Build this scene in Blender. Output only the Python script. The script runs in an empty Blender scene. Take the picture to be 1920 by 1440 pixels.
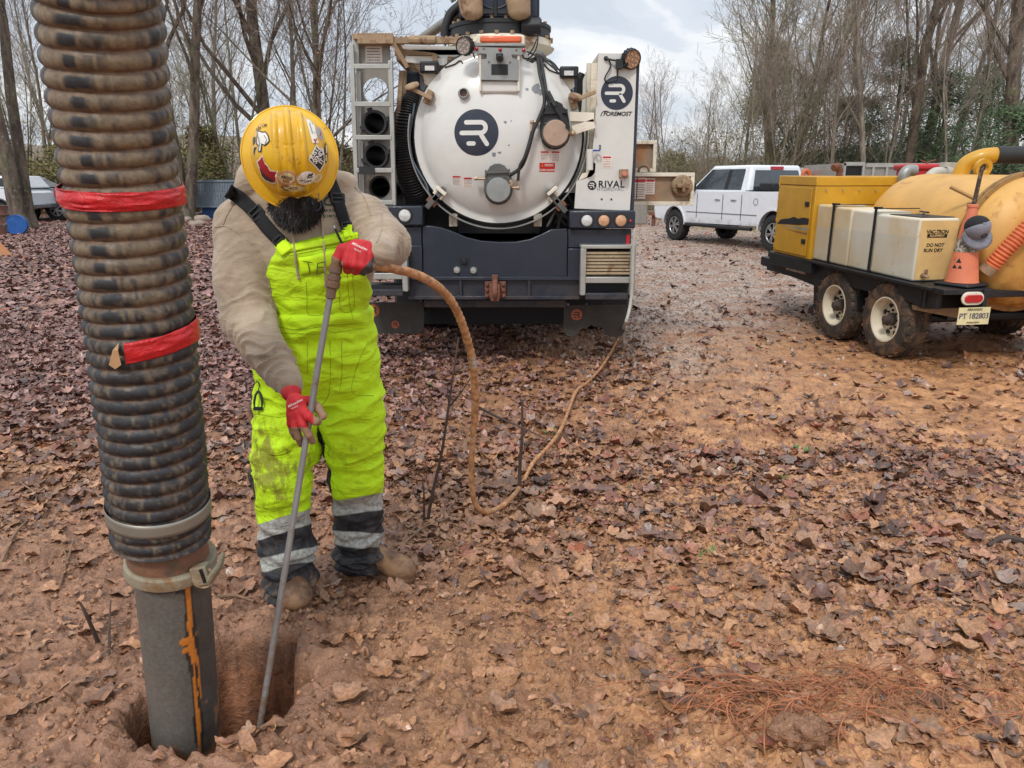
import bpy, math, random
import numpy as np
from mathutils import Vector, Matrix, Quaternion
from mathutils.bvhtree import BVHTree
R = math.radians
PI = math.pi
SC = bpy.context.scene
COL = SC.collection

# ------------------------------------------------------------------ camera
PITCH = R(14.8); FPX = 1440.0; CAMH = 1.6
cam = bpy.data.objects.new('camera', bpy.data.cameras.new('camera'))
COL.objects.link(cam); SC.camera = cam
cam.location = (0, 0, CAMH); cam.rotation_euler = (PI/2 - PITCH, 0, 0)
cam.data.sensor_width = 36.0; cam.data.lens = 36.0*FPX/1920.0
cam.data.clip_start = 0.05; cam.data.clip_end = 2000
# ------------------------------------------------------------------ world: overcast sky
w = bpy.data.worlds.new('World'); SC.world = w; w.use_nodes = True
nt = w.node_tree; N = nt.nodes; L = nt.links; N.clear()
SUN_EL, SUN_AZ = R(48), R(200)
out = N.new('ShaderNodeOutputWorld'); bg = N.new('ShaderNodeBackground'); bg.inputs[1].default_value = 0.10
sky = N.new('ShaderNodeTexSky'); sky.sky_type = 'NISHITA'; sky.sun_disc = False
sky.sun_elevation = SUN_EL; sky.sun_rotation = SUN_AZ
tc = N.new('ShaderNodeTexCoord'); sp = N.new('ShaderNodeSeparateXYZ'); L.new(tc.outputs['Generated'], sp.inputs[0])
def wmath(op, a, b=None, clamp=False):
    n = N.new('ShaderNodeMath'); n.operation = op; n.use_clamp = clamp
    for i, q in enumerate((a, b)):
        if q is None: continue
        if isinstance(q, (int, float)): n.inputs[i].default_value = q
        else: L.new(q, n.inputs[i])
    return n.outputs[0]
zz = wmath('MAXIMUM', sp.outputs[2], 0.0)
den = wmath('ADD', zz, 0.22)
cx = wmath('DIVIDE', sp.outputs[0], den); cy = wmath('DIVIDE', sp.outputs[1], den)
cb = N.new('ShaderNodeCombineXYZ'); L.new(cx, cb.inputs[0]); L.new(cy, cb.inputs[1]); cb.inputs[2].default_value = 3.7
def wnoise(scale, det, rough, dist=0.3):
    n = N.new('ShaderNodeTexNoise'); n.inputs['Scale'].default_value = scale; n.inputs['Detail'].default_value = det
    n.inputs['Roughness'].default_value = rough; n.inputs['Distortion'].default_value = dist
    L.new(cb.outputs[0], n.inputs['Vector']); return n.outputs['Fac']
def wramp(src, stops):
    n = N.new('ShaderNodeValToRGB'); L.new(src, n.inputs[0]); n.color_ramp.interpolation = 'EASE'
    e = n.color_ramp.elements
    e[0].position, e[0].color = stops[0][0], (*stops[0][1], 1)
    e[1].position, e[1].color = stops[-1][0], (*stops[-1][1], 1)
    for p, c in stops[1:-1]:
        q = e.new(p); q.color = (*c, 1)
    return n.outputs[0]
cl = wramp(wnoise(1.1, 7, 0.55, .5), [(0.38, (.60, .66, .74)), (0.47, (.68, .73, .80)), (0.53, (.85, .87, .90)), (0.62, (.96, .97, .98))])
mx = N.new('ShaderNodeMix'); mx.data_type = 'RGBA'; mx.inputs[0].default_value = 0.93
gain = N.new('ShaderNodeVectorMath'); gain.operation = 'SCALE'
zg = wmath('MULTIPLY', wmath('POWER', zz, 1.5), 6.5)
L.new(cl, gain.inputs[0]); L.new(wmath('ADD', zg, 8.7), gain.inputs[3])
L.new(sky.outputs[0], mx.inputs[6]); L.new(gain.outputs[0], mx.inputs[7])
L.new(mx.outputs[2], bg.inputs[0]); L.new(bg.outputs[0], out.inputs[0])
# ------------------------------------------------------------------ sun (veiled by cloud)
sl = bpy.data.lights.new('sun', 'SUN'); sl.energy = 1.5; sl.angle = R(10); sl.color = (1, .965, .91)
so = bpy.data.objects.new('sun', sl); COL.objects.link(so)
sdir = Vector((math.sin(SUN_AZ)*math.cos(SUN_EL), math.cos(SUN_AZ)*math.cos(SUN_EL), math.sin(SUN_EL)))
so.rotation_euler = sdir.to_track_quat('Z', 'Y').to_euler()
so.location = sdir*30
SC.view_settings.view_transform = 'Standard'; SC.view_settings.look = 'None'
SC.view_settings.exposure = 0.30; SC.view_settings.gamma = 1.0

# ------------------------------------------------------------------ pixel of the photograph -> point in the yard
CP, SP = math.cos(PITCH), math.sin(PITCH)
def W(px, py, Y):
    yu = (720-py)/FPX; d = Y/(CP+yu*SP)
    return Vector(((px-960)/FPX*d, Y, CAMH+d*(yu*CP-SP)))
def G(px, py, z=0.0):
    yu = (720-py)/FPX; d = (z-CAMH)/(yu*CP-SP)
    return Vector(((px-960)/FPX*d, d*(CP+yu*SP), z))
def srgb(r, g, b):
    f = lambda c: (c/255/12.92) if c/255 <= .04045 else ((c/255+.055)/1.055)**2.4
    return (f(r), f(g), f(b))

# ------------------------------------------------------------------ numpy noise
def _h(ix, iy, iz, s):
    n = (ix.astype(np.int64)*374761393 + iy.astype(np.int64)*668265263 + iz.astype(np.int64)*1274126177 + s*974711) & 0xffffffff
    n = ((n ^ (n >> 13))*1274126177) & 0xffffffff
    n = (n ^ (n >> 16)) & 0xffffffff
    return n.astype(np.float64)/0xffffffff
def vn(x, y, z=0.0, s=0):
    x = np.asarray(x, float); y = np.asarray(y, float); z = np.asarray(z, float)+np.zeros_like(x)
    x0, y0, z0 = np.floor(x), np.floor(y), np.floor(z)
    u, v, t = x-x0, y-y0, z-z0
    u = u*u*(3-2*u); v = v*v*(3-2*v); t = t*t*(3-2*t)
    r = 0
    for i in (0, 1):
        for j in (0, 1):
            for k in (0, 1):
                r = r + _h(x0+i, y0+j, z0+k, s)*(u if i else 1-u)*(v if j else 1-v)*(t if k else 1-t)
    return r*2-1
def fbm(x, y, z=0.0, o=4, s=0, g=.5):
    r = 0; a = 1; f = 1; t = 0
    for i in range(o):
        r = r + a*vn(x*f+i*7.3, y*f-i*3.1, np.asarray(z)*f, s+i); t += a; a *= g; f *= 2.03
    return r/t
def sstep(a, b, x):
    t = np.clip((x-a)/(b-a), 0, 1); return t*t*(3-2*t)

# ------------------------------------------------------------------ objects
WOFF = {}
def tag(o, label=None, cat=None, group=None, kind=None):
    if label: o['label'] = label
    if cat: o['category'] = cat
    if group: o['group'] = group
    if kind: o['kind'] = kind
    return o
def thing(name, label, cat, loc=(0, 0, 0), group=None, local=False):
    o = bpy.data.objects.new(name, None); COL.objects.link(o); o.location = loc; o.empty_display_size = .2
    if not local: WOFF[o.name] = Vector(loc)
    return tag(o, label, cat, group)
def link(o, parent=None):
    COL.objects.link(o)
    if parent is not None:
        o.parent = parent
        if parent.name in WOFF: o.matrix_parent_inverse = Matrix.Translation(-WOFF[parent.name])
    return o
def np_mesh(name, V, F, cols=None, smooth=False):
    V = np.asarray(V, np.float32); me = bpy.data.meshes.new(name)
    me.vertices.add(len(V)); me.vertices.foreach_set('co', V.ravel())
    Fs = F if isinstance(F, (list, tuple)) else [F]
    Fs = [np.asarray(f, np.int32) for f in Fs if len(f)]
    nl = sum(f.size for f in Fs); npoly = sum(len(f) for f in Fs)
    me.loops.add(nl); me.polygons.add(npoly)
    me.loops.foreach_set('vertex_index', np.concatenate([f.ravel() for f in Fs]))
    ls = []; st = 0
    for f in Fs:
        k = f.shape[1]; ls.append(st+np.arange(len(f))*k); st += f.size
    me.polygons.foreach_set('loop_start', np.concatenate(ls).astype(np.int32))
    if smooth: me.polygons.foreach_set('use_smooth', np.ones(npoly, bool))
    me.update(calc_edges=True); me.validate()
    if cols is not None:
        for an, c in (cols.items() if isinstance(cols, dict) else [('Col', cols)]):
            at = me.color_attributes.new(an, 'FLOAT_COLOR', 'POINT')
            c4 = np.ones((len(V), 4), np.float32); c4[:, :3] = c; at.data.foreach_set('color', c4.ravel())
    return me
def np_obj(name, V, F, mat, parent=None, cols=None, smooth=False):
    me = np_mesh(name, V, F, cols, smooth); me.materials.append(mat)
    return link(bpy.data.objects.new(name, me), parent)

def frames(P):
    P = [Vector(p) for p in P]; n = len(P); T = []
    for i in range(n):
        t = P[min(i+1, n-1)]-P[max(i-1, 0)]; T.append(t.normalized() if t.length > 1e-9 else Vector((0, 0, 1)))
    a = Vector((0, 0, 1)) if abs(T[0].z) < .9 else Vector((1, 0, 0))
    u = T[0].cross(a).normalized(); out = []
    for i in range(n):
        if i:
            q = T[i-1].rotation_difference(T[i]); u = q @ u
        u = (u-T[i]*u.dot(T[i])).normalized(); out.append((u, T[i].cross(u)))
    return P, T, out
class MB:
    def __init__(s, M=None): s.v = []; s.f = []; s.M = M
    def add(s, V, F):
        o = len(s.v)
        s.v += [tuple(s.M @ Vector(p)) for p in V] if s.M is not None else [tuple(p) for p in V]
        s.f += [tuple(o+i for i in f) for f in F]; return s
    def box(s, c, d, rot=None):
        c = Vector(c); x, y, z = d[0]/2, d[1]/2, d[2]/2
        V = [Vector((i, j, k)) for i in (-x, x) for j in (-y, y) for k in (-z, z)]
        if rot is not None: V = [rot @ p for p in V]
        return s.add([p+c for p in V], [(0, 1, 3, 2), (4, 6, 7, 5), (0, 4, 5, 1), (2, 3, 7, 6), (0, 2, 6, 4), (1, 5, 7, 3)])
    def box2(s, a, b):
        a, b = Vector(a), Vector(b); return s.box((a+b)/2, [abs(q) for q in (b-a)])
    def hexa(s, P):   # 8 corners: bottom 4 ccw, top 4 ccw
        return s.add(P, [(3, 2, 1, 0), (4, 5, 6, 7), (0, 1, 5, 4), (1, 2, 6, 5), (2, 3, 7, 6), (3, 0, 4, 7)])
    def bar(s, a, b, w_, h_, up=(0, 0, 1)):
        a, b = Vector(a), Vector(b); t = (b-a).normalized(); up = Vector(up)
        if abs(t.dot(up)) > .98: up = Vector((0, 1, 0)) if abs(t.y) < .9 else Vector((1, 0, 0))
        u = t.cross(up).normalized()*w_/2; v = u.cross(t).normalized()*h_/2
        return s.hexa([a-u-v, a+u-v, a+u+v, a-u+v, b-u-v, b+u-v, b+u+v, b-u+v])
    def tube(s, P, r, n=8, cap=True, sq=None):
        P, T, fr = frames(P); V = []; F = []; m = len(P)
        rr = r if isinstance(r, (list, tuple, np.ndarray)) else [r]*m
        for i in range(m):
            u, v = fr[i]
            for k in range(n):
                a = 2*PI*k/n; V.append(P[i]+(u*math.cos(a)+v*math.sin(a)*(sq or 1))*rr[i])
        for i in range(m-1):
            for k in range(n):
                F.append((i*n+k, i*n+(k+1) % n, (i+1)*n+(k+1) % n, (i+1)*n+k))
        if cap: F += [tuple(range(n-1, -1, -1)), tuple((m-1)*n+k for k in range(n))]
        return s.add(V, F)
    def cyl(s, a, b, r, r2=None, n=20, cap=True): return s.tube([a, b], [r, r if r2 is None else r2], n, cap)
    def lathe(s, prof, o=(0, 0, 0), ax=(0, 0, 1), n=32, cap=False, arc=None, xd=None):   # prof [(r, z)]
        o = Vector(o); ax = Vector(ax).normalized()
        a = Vector((0, 0, 1)) if abs(ax.z) < .9 else Vector((1, 0, 0))
        u = (Vector(xd)-ax*Vector(xd).dot(ax)).normalized() if xd is not None else ax.cross(a).normalized()
        v = ax.cross(u); V = []; F = []; m = len(prof)
        full = arc is None; nn = n if full else n+1
        for r, z in prof:
            for k in range(nn):
                t = 2*PI*k/n if full else arc[0]+(arc[1]-arc[0])*k/n
                V.append(o+ax*z+(u*math.cos(t)+v*math.sin(t))*r)
        for i in range(m-1):
            for k in range(n):
                k2 = (k+1) % nn; F.append((i*nn+k, i*nn+k2, (i+1)*nn+k2, (i+1)*nn+k))
        if cap: F += [tuple(range(nn-1, -1, -1)), tuple((m-1)*nn+k for k in range(nn))]
        return s.add(V, F)
    def disc(s, o, ax, r, t=.01, n=28): return s.lathe([(1e-4, 0), (r, 0), (r, t), (1e-4, t)], o, ax, n)
    def sphere(s, c, r, n=14, m=9, rot=None):
        c = Vector(c); r = (r, r, r) if isinstance(r, (int, float)) else r; V = []; F = []
        for i in range(m+1):
            ph = PI*i/m
            for k in range(n):
                t = 2*PI*k/n; p = Vector((r[0]*math.sin(ph)*math.cos(t), r[1]*math.sin(ph)*math.sin(t), r[2]*math.cos(ph)))
                V.append(c+(rot @ p if rot is not None else p))
        for i in range(m):
            for k in range(n): F.append((i*n+k, (i+1)*n+k, (i+1)*n+(k+1) % n, i*n+(k+1) % n))
        return s.add(V, F)
    def prism(s, poly, o, u, v, w_):   # polygon (a, b) on o + a u + b v, thickness vector w_
        o, u, v, w_ = Vector(o), Vector(u), Vector(v), Vector(w_); n = len(poly)
        A = [o+u*a+v*b for a, b in poly]; B = [p+w_ for p in A]
        return s.add(A+B, [tuple(range(n-1, -1, -1)), tuple(range(n, 2*n))]+[(i, (i+1) % n, n+(i+1) % n, n+i) for i in range(n)])
    def plate_hole(s, rect, c, r, o, u, v, w_, n=32, r2=None):  # rect=(a0,b0,a1,b1) with a round hole at c
        o, u, v, w_ = Vector(o), Vector(u), Vector(v), Vector(w_); r2 = r2 or r
        a0, b0, a1, b1 = rect; I = []; O = []
        for k in range(n):
            t = 2*PI*(k+.5)/n; ct, st = math.cos(t), math.sin(t); I.append((c[0]+r*ct, c[1]+r2*st))
            q = []
            if ct > 1e-9: q.append((a1-c[0])/ct)
            if ct < -1e-9: q.append((a0-c[0])/ct)
            if st > 1e-9: q.append((b1-c[1])/st)
            if st < -1e-9: q.append((b0-c[1])/st)
            m = min(q); O.append([c[0]+m*ct, c[1]+m*st])
        for ca, cb_ in ((a0, b0), (a0, b1), (a1, b0), (a1, b1)):
            j = min(range(n), key=lambda k: (O[k][0]-ca)**2+(O[k][1]-cb_)**2); O[j] = [ca, cb_]
        P = [o+u*a+v*b for a, b in I]+[o+u*a+v*b for a, b in O]; P += [p+w_ for p in P]
        F = []
        for k in range(n):
            k2 = (k+1) % n
            F += [(k, n+k, n+k2, k2), (2*n+k, 2*n+k2, 3*n+k2, 3*n+k), (k, k2, 2*n+k2, 2*n+k), (n+k, 3*n+k, 3*n+k2, n+k2)]
        return s.add(P, F)
    def torus(s, o, ax, Rr, r, n=28, m=8):
        return s.lathe([(Rr+r*math.cos(2*PI*k/m), r*math.sin(2*PI*k/m)) for k in range(m+1)], o, ax, n)
    def build(s, name, mat, parent=None, smooth=True, bevel=0, angle=35, seg=2, sub=0, solid=0):
        me = bpy.data.meshes.new(name); me.from_pydata(s.v, [], s.f); me.update()
        me.materials.append(mat)
        if smooth:
            me.polygons.foreach_set('use_smooth', np.ones(len(me.polygons), bool)); me.set_sharp_from_angle(angle=R(angle))
        o = link(bpy.data.objects.new(name, me), parent)
        if solid:
            b = o.modifiers.new('s', 'SOLIDIFY'); b.thickness = solid; b.offset = 0
        if bevel:
            b = o.modifiers.new('b', 'BEVEL'); b.width = bevel; b.segments = seg; b.limit_method = 'ANGLE'; b.angle_limit = R(40)
        if sub:
            b = o.modifiers.new('u', 'SUBSURF'); b.levels = b.render_levels = sub
        return o
def cr(P, k=8):   # Catmull-Rom through points
    P = [Vector(p) for p in P]; Q = [2*P[0]-P[1]]+P+[2*P[-1]-P[-2]]; out = []
    for i in range(1, len(Q)-2):
        a, b, c, d = Q[i-1:i+3]
        for j in range(k):
            t = j/k; out.append(.5*((2*b)+(c-a)*t+(2*a-5*b+4*c-d)*t*t+(3*b-a-3*c+d)*t**3))
    return out+[P[-1]]
def lerp(a, b, t): return a+(b-a)*t

# ------------------------------------------------------------------ materials
class NT:
    def __init__(s, name):
        s.m = bpy.data.materials.new(name); s.m.use_nodes = True; s.t = s.m.node_tree; s.n = s.t.nodes
        s.b = s.n['Principled BSDF']; s.tc = s.n.new('ShaderNodeTexCoord'); s.co = s.tc.outputs['Object']
    def l(s, a, b): s.t.links.new(a, b)
    def val(s, sock, q):
        if isinstance(q, (int, float)): sock.default_value = q
        elif isinstance(q, tuple): sock.default_value = (*q, 1) if len(q) == 3 and sock.type == 'RGBA' else q
        else: s.l(q, sock)
    def noise(s, scale, det=4, rough=.55, dist=0, co=None, col=False, st=None):
        n = s.n.new('ShaderNodeTexNoise'); n.inputs['Scale'].default_value = scale; n.inputs['Detail'].default_value = det
        n.inputs['Roughness'].default_value = rough; n.inputs['Distortion'].default_value = dist
        co = co or s.co
        if st:
            mp = s.n.new('ShaderNodeMapping'); mp.inputs['Scale'].default_value = st; s.l(co, mp.inputs[0]); co = mp.outputs[0]
        s.l(co, n.inputs['Vector']); return n.outputs['Color' if col else 'Fac']
    def vor(s, scale, feat='F1', out='Distance', st=None):
        n = s.n.new('ShaderNodeTexVoronoi'); n.feature = feat; n.inputs['Scale'].default_value = scale; co = s.co
        if st:
            mp = s.n.new('ShaderNodeMapping'); mp.inputs['Scale'].default_value = st; s.l(co, mp.inputs[0]); co = mp.outputs[0]
        s.l(co, n.inputs['Vector']); return n.outputs[out]
    def ramp(s, src, a, b, c0=0.0, c1=1.0):
        n = s.n.new('ShaderNodeMapRange'); n.interpolation_type = 'SMOOTHSTEP'
        s.l(src, n.inputs[0]); n.inputs[1].default_value = a; n.inputs[2].default_value = b
        n.inputs[3].default_value = c0; n.inputs[4].default_value = c1; return n.outputs[0]
    def math(s, op, a, b=0.0, clamp=False):
        n = s.n.new('ShaderNodeMath'); n.operation = op; n.use_clamp = clamp; s.val(n.inputs[0], a); s.val(n.inputs[1], b); return n.outputs[0]
    def mix(s, f, a, b, mode='MIX'):
        n = s.n.new('ShaderNodeMix'); n.data_type = 'RGBA'; n.blend_type = mode
        s.val(n.inputs[0], f); s.val(n.inputs[6], a); s.val(n.inputs[7], b); return n.outputs[2]
    def xyz(s, i, co=None):
        n = s.n.new('ShaderNodeSeparateXYZ'); s.l(co or s.co, n.inputs[0]); return n.outputs[i]
    def attr(s, nm='Col'):
        n = s.n.new('ShaderNodeAttribute'); n.attribute_name = nm; return n.outputs['Color']
    def bump(s, h, strength=.3, dist=.01, prev=None):
        n = s.n.new('ShaderNodeBump'); n.inputs['Strength'].default_value = strength; n.inputs['Distance'].default_value = dist
        s.l(h, n.inputs['Height'])
        if prev is not None: s.l(prev, n.inputs['Normal'])
        s.l(n.outputs[0], s.b.inputs['Normal']); return n.outputs[0]
    def set(s, **k):
        for a, q in k.items():
            s.val(s.b.inputs[{'color': 'Base Color', 'rough': 'Roughness', 'metal': 'Metallic', 'spec': 'Specular IOR Level', 'coat': 'Coat Weight', 'alpha': 'Alpha', 'trans': 'Transmission Weight', 'sheen': 'Sheen Weight', 'emit': 'Emission Color', 'es': 'Emission Strength', 'coatr': 'Coat Roughness', 'ior': 'IOR'}[a]], q)
        return s.m
MUD = srgb(150, 105, 72)
def M(name, base, rough=.5, metal=0.0, dirt=MUD, amt=0.0, dscale=3.0, var=.12, vscale=6.0, bump=0.0, bscale=60, low=None, coat=0.0, st=None, spec=.5):
    t = NT(name); n1 = t.noise(vscale, 5, .6)
    c = t.mix(1.0, base, t.mix(t.ramp(n1, .3, .7), (1-var,)*3, (1+var,)*3), 'MULTIPLY')
    rr = rough
    if amt > 0:
        d = t.ramp(t.noise(dscale, 8, .68, .4, st=st), .72-amt*.45, .86-amt*.4)
        if low:  # mud thrown up from below: (full below z0, none above z1)
            g = t.ramp(t.xyz(2), low[0], low[1], 1, 0)
            d2 = t.ramp(t.noise(dscale*2.2, 8, .7), .38, .62); d = t.math('MAXIMUM', d, t.math('MULTIPLY', g, d2))
        c = t.mix(d, c, t.mix(t.noise(dscale*3, 4), dirt, tuple(q*.6 for q in dirt)))
        rr = t.math('ADD', t.math('MULTIPLY', d, .75-rough), rough)
    t.set(color=c, rough=rr, metal=metal, coat=coat, spec=spec)
    if bump: t.bump(t.noise(bscale, 5, .6), bump, .01)
    return t.m
# ================================================================== GROUND
HC = (-.915, 2.145); HR = (.225, .315)        # the dug hole
def hole_d(x, y):
    a = np.arctan2(y-HC[1], x-HC[0]); k = 1+.10*np.sin(2*a+.6)+.07*np.sin(3*a+2)+.05*np.sin(7*a)+.09*vn(x*9, y*9, 0, 5)
    return np.hypot((x-HC[0])/HR[0], (y-HC[1])/HR[1])/k
def Hg(x, y, fine=True):
    x = np.asarray(x, float); y = np.asarray(y, float)
    r = np.hypot(x, y)
    near = 1-sstep(5, 16, r)
    z = .028*fbm(x*.55, y*.55, 0, 3, 11)*(.35+.65*near)
    n2 = fbm(x*2.6, y*2.6, .3, 4, 21)
    z = z+.026*n2*near
    # churned clay: clods with ridged steps
    rg = 1-np.abs(fbm(x*5.5, y*5.5, 1.7, 4, 33))*2
    z = z+.030*(rg-.4)*near*(.5+.5*sstep(-.3, .4, fbm(x*.9, y*.9, 2, 2, 41)))
    q_ = fbm(x*4.2, y*7.5, 3.1, 3, 45)*5; z = z+.014*(sstep(.30, .70, q_-np.floor(q_))-.5)*near      # trodden ledges
    if fine:
        r17 = 1-2*np.abs(fbm(x*15, y*15, 0, 3, 51)); q2_ = fbm(x*12, y*17, 5.1, 3, 47)*4; z = z+.006*(sstep(.3, .7, q2_-np.floor(q2_))-.5)*near; z = z+(.010*r17+.0075*(1-2*np.abs(fbm(x*38, y*38, 0, 2, 61))))*near
        z = z+.004*fbm(x*9, y*9, 0, 3, 71)*(1-near)
    # low rise of spoil, lower right
    z = z+.06*np.exp(-(((x-1.3)/.9)**2+((y-2.0)/.5)**2))+.035*np.exp(-(((x-.9)/.22)**2+((y-1.62)/.18)**2))
    # wheel tracks worn smooth by the machines
    tr = np.exp(-((x-3.1+.12*(y-7))/.55)**2)*sstep(3, 5, y)
    z = z*(1-.6*tr)-.03*tr*near
    # rim and hole
    d = hole_d(x, y)
    z = z+.045*np.exp(-((d-1.35)/.3)**2)*(1+.5*vn(x*6, y*6, 0, 8))*sstep(1.75, 2.3, y)
    z = z-.62*(1-sstep(.78, 1.02, d+.10*fbm(x*16, y*16, 0, 4, 9)))+.04*(1-sstep(.95, 1.1, d))*fbm(x*18, y*18, 3, 4, 19)
    # boot prints
    for bx, by, br in ((.05, 2.6, .11), (.35, 3.1, .13), (-.3, 1.9, .1)):
        z = z-.025*np.exp(-(((x-bx)/br)**2+((y-by)/(br*1.6))**2)**2)
    return z
def gz(x, y): return float(Hg(np.array([x]), np.array([y]))[0])

def axis(core0, core1, d0, far0, far1, g):
    a = list(np.arange(core0, core1, d0)); s = d0; p = core1
    while p < far1: a.append(p); s *= g; p += s
    s = d0; p = core0; b = []
    while p > far0: s *= g; p -= s; b.append(p)
    return np.array(b[::-1]+a)
gx = axis(-2.0, 2.4, .0085, -420, 420, 1.020)
gy = axis(1.05, 3.0, .0080, -40, 700, 1.0115)
XX, YY = np.meshgrid(gx, gy); ZZ = Hg(XX, YY)
nx, ny = len(gx), len(gy)
ii = (np.arange(ny-1)[:, None]*nx+np.arange(nx-1)[None, :]).ravel()
# where the ground is clay, trodden earth or gravel (R wet clay <-> earth, G gravel, B bright orange clay)
def masks(x, y):
    n = fbm(x*.8, y*.8, 0, 3, 91); n2 = fbm(x*3.1, y*3.1, 0, 3, 92)
    gravel = sstep(7.4, 9.6, y+1.2*n)*sstep(-.2, 1.2, x-.02*y+1.2*n)*(1-.55*sstep(2.2, 3.4, x)*(1-sstep(9.5, 11.5, y)))
    gravel = np.maximum(gravel, .75*np.exp(-(((x-1.45)/.8)**2+((y-7.6)/1.6)**2)))
    orange = sstep(-.9, 1.3, x+.6*n+.35*n2-.12*(y-2)) * (1-sstep(7, 11, y))
    forest = sstep(4.3, 6.0, y+.8*n)*(1-sstep(-1.6, -.3, x+.5*n+.05*y))
    return forest, gravel, orange
m0, m1, m2 = masks(XX, YY)
t = NT('wet_clay_ground'); ms = t.attr('Mask')
sep = t.n.new('ShaderNodeSeparateColor'); t.l(ms, sep.inputs[0])
fo, gr, og = sep.outputs
nA = t.noise(1.3, 6, .6); nB = t.noise(7, 8, .68, .3); nC = t.noise(38, 5, .65); nD = t.noise(140, 3, .6)
clay = t.mix(t.ramp(nB, .35, .65), srgb(118, 82, 58), srgb(194, 144, 104))
clay = t.mix(t.ramp(nA, .35, .6), clay, srgb(134, 94, 68))
orc = t.mix(t.ramp(nB, .32, .68), srgb(142, 98, 66), srgb(212, 156, 108))
orc = t.mix(t.ramp(t.noise(3.1, 5, .6), .55, .66), orc, srgb(150, 102, 70))
c = t.mix(og, clay, orc)
c = t.mix(t.math('MULTIPLY', t.ramp(nC, .47, .33), .8), c, srgb(92, 62, 44)); c = t.mix(t.math('MULTIPLY', t.ramp(nD, .55, .68), .35), c, srgb(222, 184, 148))  # crevices darkened in the colour for relief, with dark organic bits
fc = t.mix(t.ramp(t.noise(30, 5, .7), .35, .65), srgb(82, 54, 46), srgb(132, 92, 80))
c = t.mix(fo, c, fc)
vg = t.vor(34, out='Color'); hs = t.n.new('ShaderNodeSeparateColor'); t.l(vg, hs.inputs[0])
gc = t.mix(hs.outputs[0], srgb(140, 120, 104), srgb(198, 184, 172))
gc = t.mix(t.ramp(t.noise(2.2, 5, .6), .42, .62), gc, srgb(152, 108, 80))
gc = t.mix(t.ramp(hs.outputs[1], .8, .9), gc, srgb(96, 66, 54))
c = t.mix(t.math('MULTIPLY', gr, .92), c, gc)
nW = t.noise(1.9, 4, .55)
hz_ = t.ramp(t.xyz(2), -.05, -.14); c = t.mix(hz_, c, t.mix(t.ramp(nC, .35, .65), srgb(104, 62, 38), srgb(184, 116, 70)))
lf = t.math('MULTIPLY', t.ramp(t.xyz(0), -.2, -.7), t.ramp(t.xyz(1), 4.2, 3.4)); c = t.mix(t.math('MULTIPLY', lf, .55), c, t.mix(t.ramp(nB, .35, .65), srgb(122, 88, 70), srgb(178, 134, 108)))
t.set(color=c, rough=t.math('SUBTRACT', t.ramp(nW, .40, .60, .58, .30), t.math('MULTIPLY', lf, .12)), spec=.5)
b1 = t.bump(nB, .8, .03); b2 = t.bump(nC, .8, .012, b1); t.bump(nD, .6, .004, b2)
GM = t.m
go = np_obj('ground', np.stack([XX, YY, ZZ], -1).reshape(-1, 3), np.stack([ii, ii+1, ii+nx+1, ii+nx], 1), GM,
            cols={'Mask': np.stack([m0, m1, m2], -1).reshape(-1, 3)}, smooth=True)
tag(go, 'wet orange clay yard with trodden leaves and gravel', 'ground', kind='structure')

# ================================================================== FALLEN LEAVES
def leaf_template(kind, n=24):
    out_ = []
    for k in range(n):
        a = 2*PI*k/n+PI/2*0; th = a
        if kind == 0: r = .62+.38*abs(math.cos(2.5*(a)))**.8*(1 if a else 1)            # five lobes
        elif kind == 1: r = .36/ math.sqrt((math.cos(a)*.36)**2+(math.sin(a))**2)*(1+.07*(k % 2))   # toothed oval
        elif kind == 2: r = .5/ math.sqrt((math.cos(a)*.5)**2+(math.sin(a))**2)*(.84+.16*math.cos(7*a))  # oak
        elif kind == 3: r = .5/ math.sqrt((math.cos(a)*.5)**2+(math.sin(a))**2)
        else: r = .8+.1*math.cos(3*a)
        out_.append((r*math.cos(th), r*math.sin(th)))
    inner = [(p[0]*.5, p[1]*.5) for p in out_[::2]]
    V = np.array(out_+inner+[(0, 0)]); F = []
    h = n//2; c = n+h
    for j in range(h):
        a, b, d = 2*j, 2*j+1, (2*j+2) % n; i0, i1 = n+j, n+(j+1) % h
        F += [(a, b, i0), (b, i1, i0), (b, d, i1), (i0, i1, c)]
    return V, np.array(F)
def scatter(rng, n, xr, yr, dens):
    x = rng.uniform(*xr, n); y = rng.uniform(*yr, n); keep = rng.uniform(0, 1, n) < dens(x, y); return x[keep], y[keep]
PAL = np.array([srgb(*c) for c in ((124, 96, 90), (92, 66, 58), (160, 128, 104), (138, 86, 68), (136, 124, 120), (108, 84, 80), (136, 106, 92), (84, 68, 64), (154, 116, 96), (124, 82, 70))])*np.array([1.02, .92, .80])
CLAYC = np.array([srgb(*c) for c in ((142, 102, 74), (168, 124, 90), (112, 80, 60), (180, 134, 98), (128, 92, 68), (152, 116, 90))])
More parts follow.
